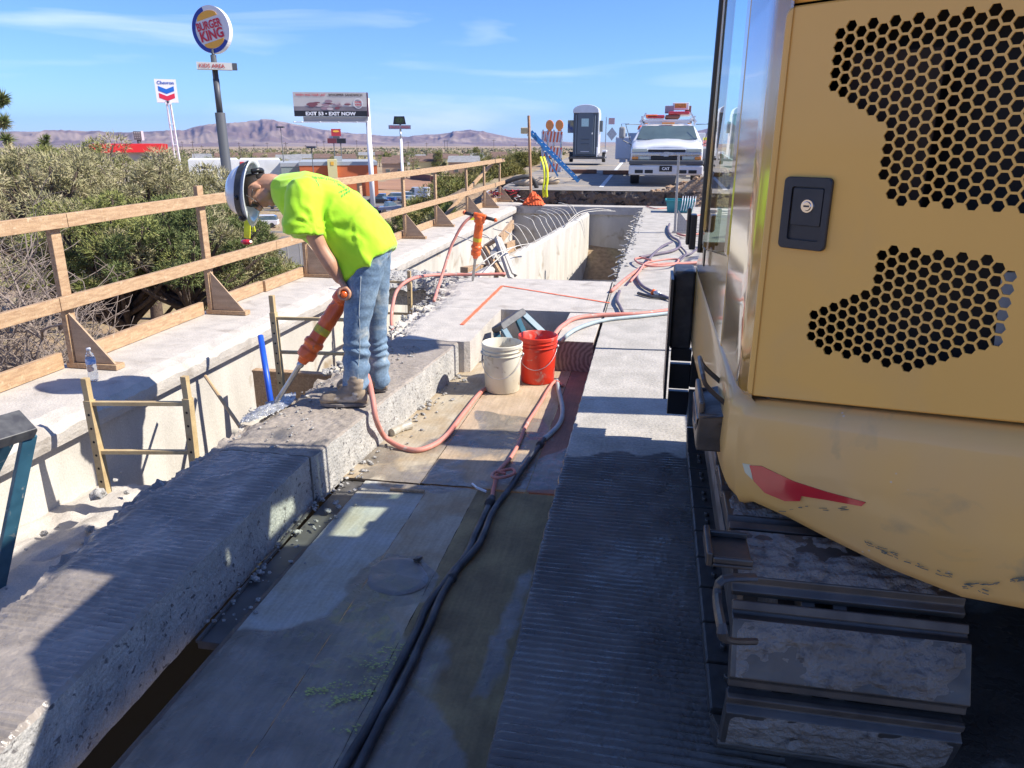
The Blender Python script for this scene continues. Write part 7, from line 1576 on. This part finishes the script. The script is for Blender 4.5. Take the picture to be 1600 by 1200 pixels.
# truck wash sign
r=175; c,v,rt=facing(624,188,r); k=(c-C0).dot(_f)/FP; t=thing('wash_sign',(c.x,c.y,gh(c.x,c.y)),'truck wash sign with a black sunburst panel on a white pole','sign')
mb=MB(); P=[(-10,-6),(10,-6),(8,6),(-8,6)]; mb.prism([tuple(c+rt*x*k+V(0,0,z_*k)) for x,z_ in P],tuple(v*.5)); pn=mb.build('panel',SGK,t)
mb=MB(); 
for j in range(12):
    a=R(30*j+15); mb.bar(c-v*.04+(rt*math.cos(a)+up_*math.sin(a))*1.5*k,c-v*.04+(rt*math.cos(a)*1.4+up_*math.sin(a))*5.2*k,.03,.45*k,up=tuple(v.cross(rt*math.cos(a)+up_*math.sin(a))))
mb.build('rays',mat('ray_green',(.12,.20,.06),.6),pn)
wc=c-V(0,0,10*k); wp=panel(t,wc,v,rt,34.5*k,6*k,.4,mat('wash_board',(.22,.22,.30),.6),'wash_board'); text('TRUCK WASH',31*k,face_mat(wc-v*.05,rt),'sign_text',mat('wash_text',(.35,.08,.10),.6),wp,bold=.03,height=3.8*k)
pole(t,c.x+v.x*.3+rt.x*k,c.y+v.y*.3+rt.y*k,gh(c.x,c.y),dist_at(624,217,r).z,2.2*k,2.2*k,PWH); pole(t,c.x+v.x*.3+rt.x*k,c.y+v.y*.3+rt.y*k,dist_at(624,218,r).z,c.z-6*k,1.5*k,1.5*k,GALV,'upper_pole')
# ---- utility and lamp poles
def upole(px,r,h,i,lab='thin utility pole standing far off in the town'):
    p=dist_at(px,260,r); z=gh(p.x,p.y); t=thing('utility_pole',(p.x,p.y,z),lab,'utility pole','far utility poles'); mb=MB(); mb.tube([(p.x,p.y,z),(p.x,p.y,z+h)],n=6,radii=[.16,.11]); mb.build('pole',mat('pole_wood',(.13,.10,.08),.9) if i==0 else bpy.data.materials['pole_wood'],t); mb=MB(); mb.bar((p.x-1.1,p.y,z+h-.7),(p.x+1.1,p.y,z+h-.7),.15,.15); mb.build('crossarm',bpy.data.materials['pole_wood'],t)
q=random.Random(2)
for i,px in enumerate([285,290,305,319,347,376,378,401,421,447,450,479,497,508,560,640,668,695,700,772,805]): upole(px+q.uniform(-1,1),q.uniform(330,560),q.uniform(10,14),i)
for i,(px,r,h) in enumerate(((489,150,11),(322,110,9),(444,190,15))):
    p=dist_at(px,260,r); z=gh(p.x,p.y); t=thing('lamp_post',(p.x,p.y,z),['slim dark lamp post before the orange building','slim lamp post left of the tall dark sign pole','tall thin lamp post behind the sage building'][i],'lamp post'); pole(t,p.x,p.y,z,z+h,.11,.08,PDK); mb=MB(); mb.box(p.x-.9,p.x+.9,p.y-.3,p.y+.3,z+h,z+h+.35); mb.build('lamp_head',PDK,t)
# ---- trees of the town
def ttree(px,r,half,hh,seed,m,lab='rounded green tree far in the town',grp='far town trees',nc=16,nl=70):
    p=dist_at(px,260,r); z=gh(p.x,p.y); w=half/FP*r; return tree(p.x,p.y,z,hh,w,seed,m,lab,group=grp,trunk=.25,nclump=nc,nleaf=nl,leaf=max(.35,w*.20),zlo=.12,limbs=False,nm='town_tree',flat=.8)
q=random.Random(44)
for i in range(165):
    px=q.uniform(280,850) if i>35 else q.uniform(385,500); r=q.uniform(240,620); ttree(px,r,q.uniform(3,9)*320/r+2,q.uniform(4,8.5),200+i,[LF1,LF4,LF2][i%3],nc=12,nl=60)
for i,(px,r,half,hh,lab) in enumerate(((684,300,10,8,'tall green town tree right of the wash sign'),(745,330,8,9,'green town tree behind the brown wall'),(750,300,9,7,'dark round town tree above the guardrail'),(322,98,13,5.5,'green tree before the long white building'),(24,60,7,12.0,'small dark cypress at the far left above the grove'),(78,70,6,11.3,'small dark conifer tip above the olive trees'),(255,110,14,9,'round green tree behind the red roof'),(605,400,7,7,'rust red tree beside the wash sign'))):
    ttree(px,r,half,hh,400+i,LF4 if i in (2,4,5) else LF1,lab,None,nc=40,nl=160)
mb=MB(); vs=[];fs=[]; q=random.Random(77)
for i in range(9000):
    a=q.uniform(AZ[0][0]+.2,.15); r=q.uniform(600,2400); x,y=r*math.sin(a),r*math.cos(a)
    if noise.noise(Vector((x*.004,y*.004,0)))<-.12: continue
    z=gh(x,y); s=q.uniform(1,3.2); n=len(vs); b_=q.uniform(0,6.28); vs+=[(x-s*math.cos(b_),y-s*math.sin(b_),z),(x+s*math.cos(b_),y+s*math.sin(b_),z),(x+q.uniform(-1,1),y,z+s*.9),(x+s*.5,y+s*.5,z+s*.7)]; fs+=[(n,n+1,n+2),(n+1,n+3,n+2)]
mb.add(vs,fs); tag(mb.build('desert_scrub',mat('scrub',(.17,.155,.09),.9,(.10,.11,.05),.02,col3=(.3,.24,.16),s3=.01)),'belt of scrub and trees across the far plain','scrub',kind='stuff')
# ---- parked vehicles
def car(px,py,r,ang,col,kind,label,grp='vehicles parked in the lots below the bridge'):
    p=dist_at(px,py,r); z=gh(p.x,p.y)+.14; vdir=math.atan2(p.y,p.x); return simple_car(p.x,p.y,z,vdir+R(ang),PAINTS[col],kind,label,grp)
car(409,334,118,80,'white','suv','white suv in the near lot below the worker\'s chin')
car(362,330,105,60,'silver','suv','silver suv partly hidden behind the clear hat visor')
car(607,313,138,-60,'navy','pickup','dark blue off road car beside the billboard column')
car(590,283,158,70,'dark','car','dark car left in the row behind the guardrail'); car(597,283,160,75,'blue','pickup','bright blue pickup in the row behind the guardrail'); car(613,281,162,80,'silver','suv','silver suv in the row behind the guardrail'); car(631,280,166,80,'white','suv','white suv in the row behind the guardrail'); car(640,283,158,-60,'grey','car','grey car before the white van'); car(651,279,166,70,'white','van','white van at the right end of the far lot')
car(350,283,128,85,'white','pickup','white pickup beside the kiosk with a red stripe'); car(433,270,150,85,'grey','suv','grey suv roof seen above the worker\'s back'); car(479,273,160,85,'dark','suv','dark suv before the orange building'); car(500,273,165,85,'dark','suv','second dark suv before the orange building')
# bins and small yard things
p=dist_at(637,313,132); z=gh(p.x,p.y); mb=MB(); mb.box(p.x-.7,p.x+.7,p.y-.6,p.y+.6,z,z+2.2); tag(mb.build('red_dumpster',REDT,bevel=.05),'red bin standing right of the guardrail post','bin')
p=dist_at(660,308,136); z=gh(p.x,p.y); mb=MB(); mb.box(p.x-1.2,p.x+1.2,p.y-.6,p.y+.6,z+.1,z+1.8); mb.box(p.x-1.3,p.x+1.3,p.y-.7,p.y+.7,z+1.8,z+1.95); tag(mb.build('dumpster',PAINTS['dark'],bevel=.05),'dark blue dumpster right of the red bin','dumpster')
p=dist_at(378,364,70); z=gh(p.x,p.y)+.1; t=thing('generator_cart',(p.x,p.y,z),'teal wheeled cart in the near lot beside the yellow strap','cart'); mb=MB(); mb.box(p.x-1,p.x+.6,p.y-.5,p.y+.5,z+.5,z+1.7); mb.build('cart_body',TEAL,t,bevel=.05)
for s in (-.7,.4): mb=MB(); mb.cyl((p.x+s,p.y-.6,z+.3),(p.x+s,p.y+.6,z+.3),.3,n=12); mb.build('wheel',BLK,t)
p=dist_at(404,368,66); z=gh(p.x,p.y)+.1; t=thing('hand_cart',(p.x,p.y,z),'small red wheeled cart with a black handle frame','cart'); mb=MB(); mb.tube([(p.x-.6,p.y,z+.3),(p.x-.6,p.y,z+2.3),(p.x+.6,p.y,z+2.3),(p.x+.6,p.y,z+.3)],.05,6); mb.build('frame',PDK,t); mb=MB(); mb.box(p.x-.9,p.x+.5,p.y-.4,p.y+.4,z+.2,z+.7); mb.build('tray',REDT,t,bevel=.03); mb=MB(); mb.cyl((p.x+.1,p.y-.2,z+.75),(p.x+.1,p.y+.2,z+.75),.35,n=12); mb.build('drum',BLK,t)
# chain link fence below
t=thing('chain_link_fence',(-14,34,gh(-14,34)),'thin chain link fence along the foot of the slope','fence')
FW_=mat('fence_grey',(.30,.30,.29),.5); 
fa=dist_at(250,420,50); fb=dist_at(600,420,50); N_=18; prev=None
for i in range(N_+1):
    p=fa.lerp(fb,i/N_); z=gh(p.x,p.y); mb=MB(); mb.tube([(p.x,p.y,z),(p.x,p.y,z+1.9)],.035,6); mb.build('post',FW_,t)
    if prev: 
        mb=MB(); a_,za_=prev; mb.tube([(a_.x,a_.y,za_+1.88),(p.x,p.y,z+1.88)],.025,5)
        for j in range(1,22):
            u=j/22; mb.bar((a_.x+(p.x-a_.x)*u,a_.y+(p.y-a_.y)*u,za_+(z-za_)*u+.05),(a_.x+(p.x-a_.x)*min(1,u+.09),a_.y+(p.y-a_.y)*min(1,u+.09),za_+(z-za_)*min(1,u+.09)+1.85),.008,.008)
        mb.build('mesh_panel',FW_,t)
    prev=(p,z)
# ================================================================ air
hz=MB(); hz.box(-14000,14000,-14000,14000,-120,420); HZ=bpy.data.materials.new('haze'); HZ.use_nodes=True; t=HZ.node_tree; t.nodes.clear(); o=t.nodes.new('ShaderNodeOutputMaterial'); v_=t.nodes.new('ShaderNodeVolumePrincipled'); v_.inputs['Color'].default_value=(.18,.38,1,1); v_.inputs['Density'].default_value=HAZE_D; v_.inputs['Anisotropy'].default_value=.2; t.links.new(v_.outputs[0],o.inputs['Volume'])
ho=hz.build('haze',HZ); ho['kind']='stuff'
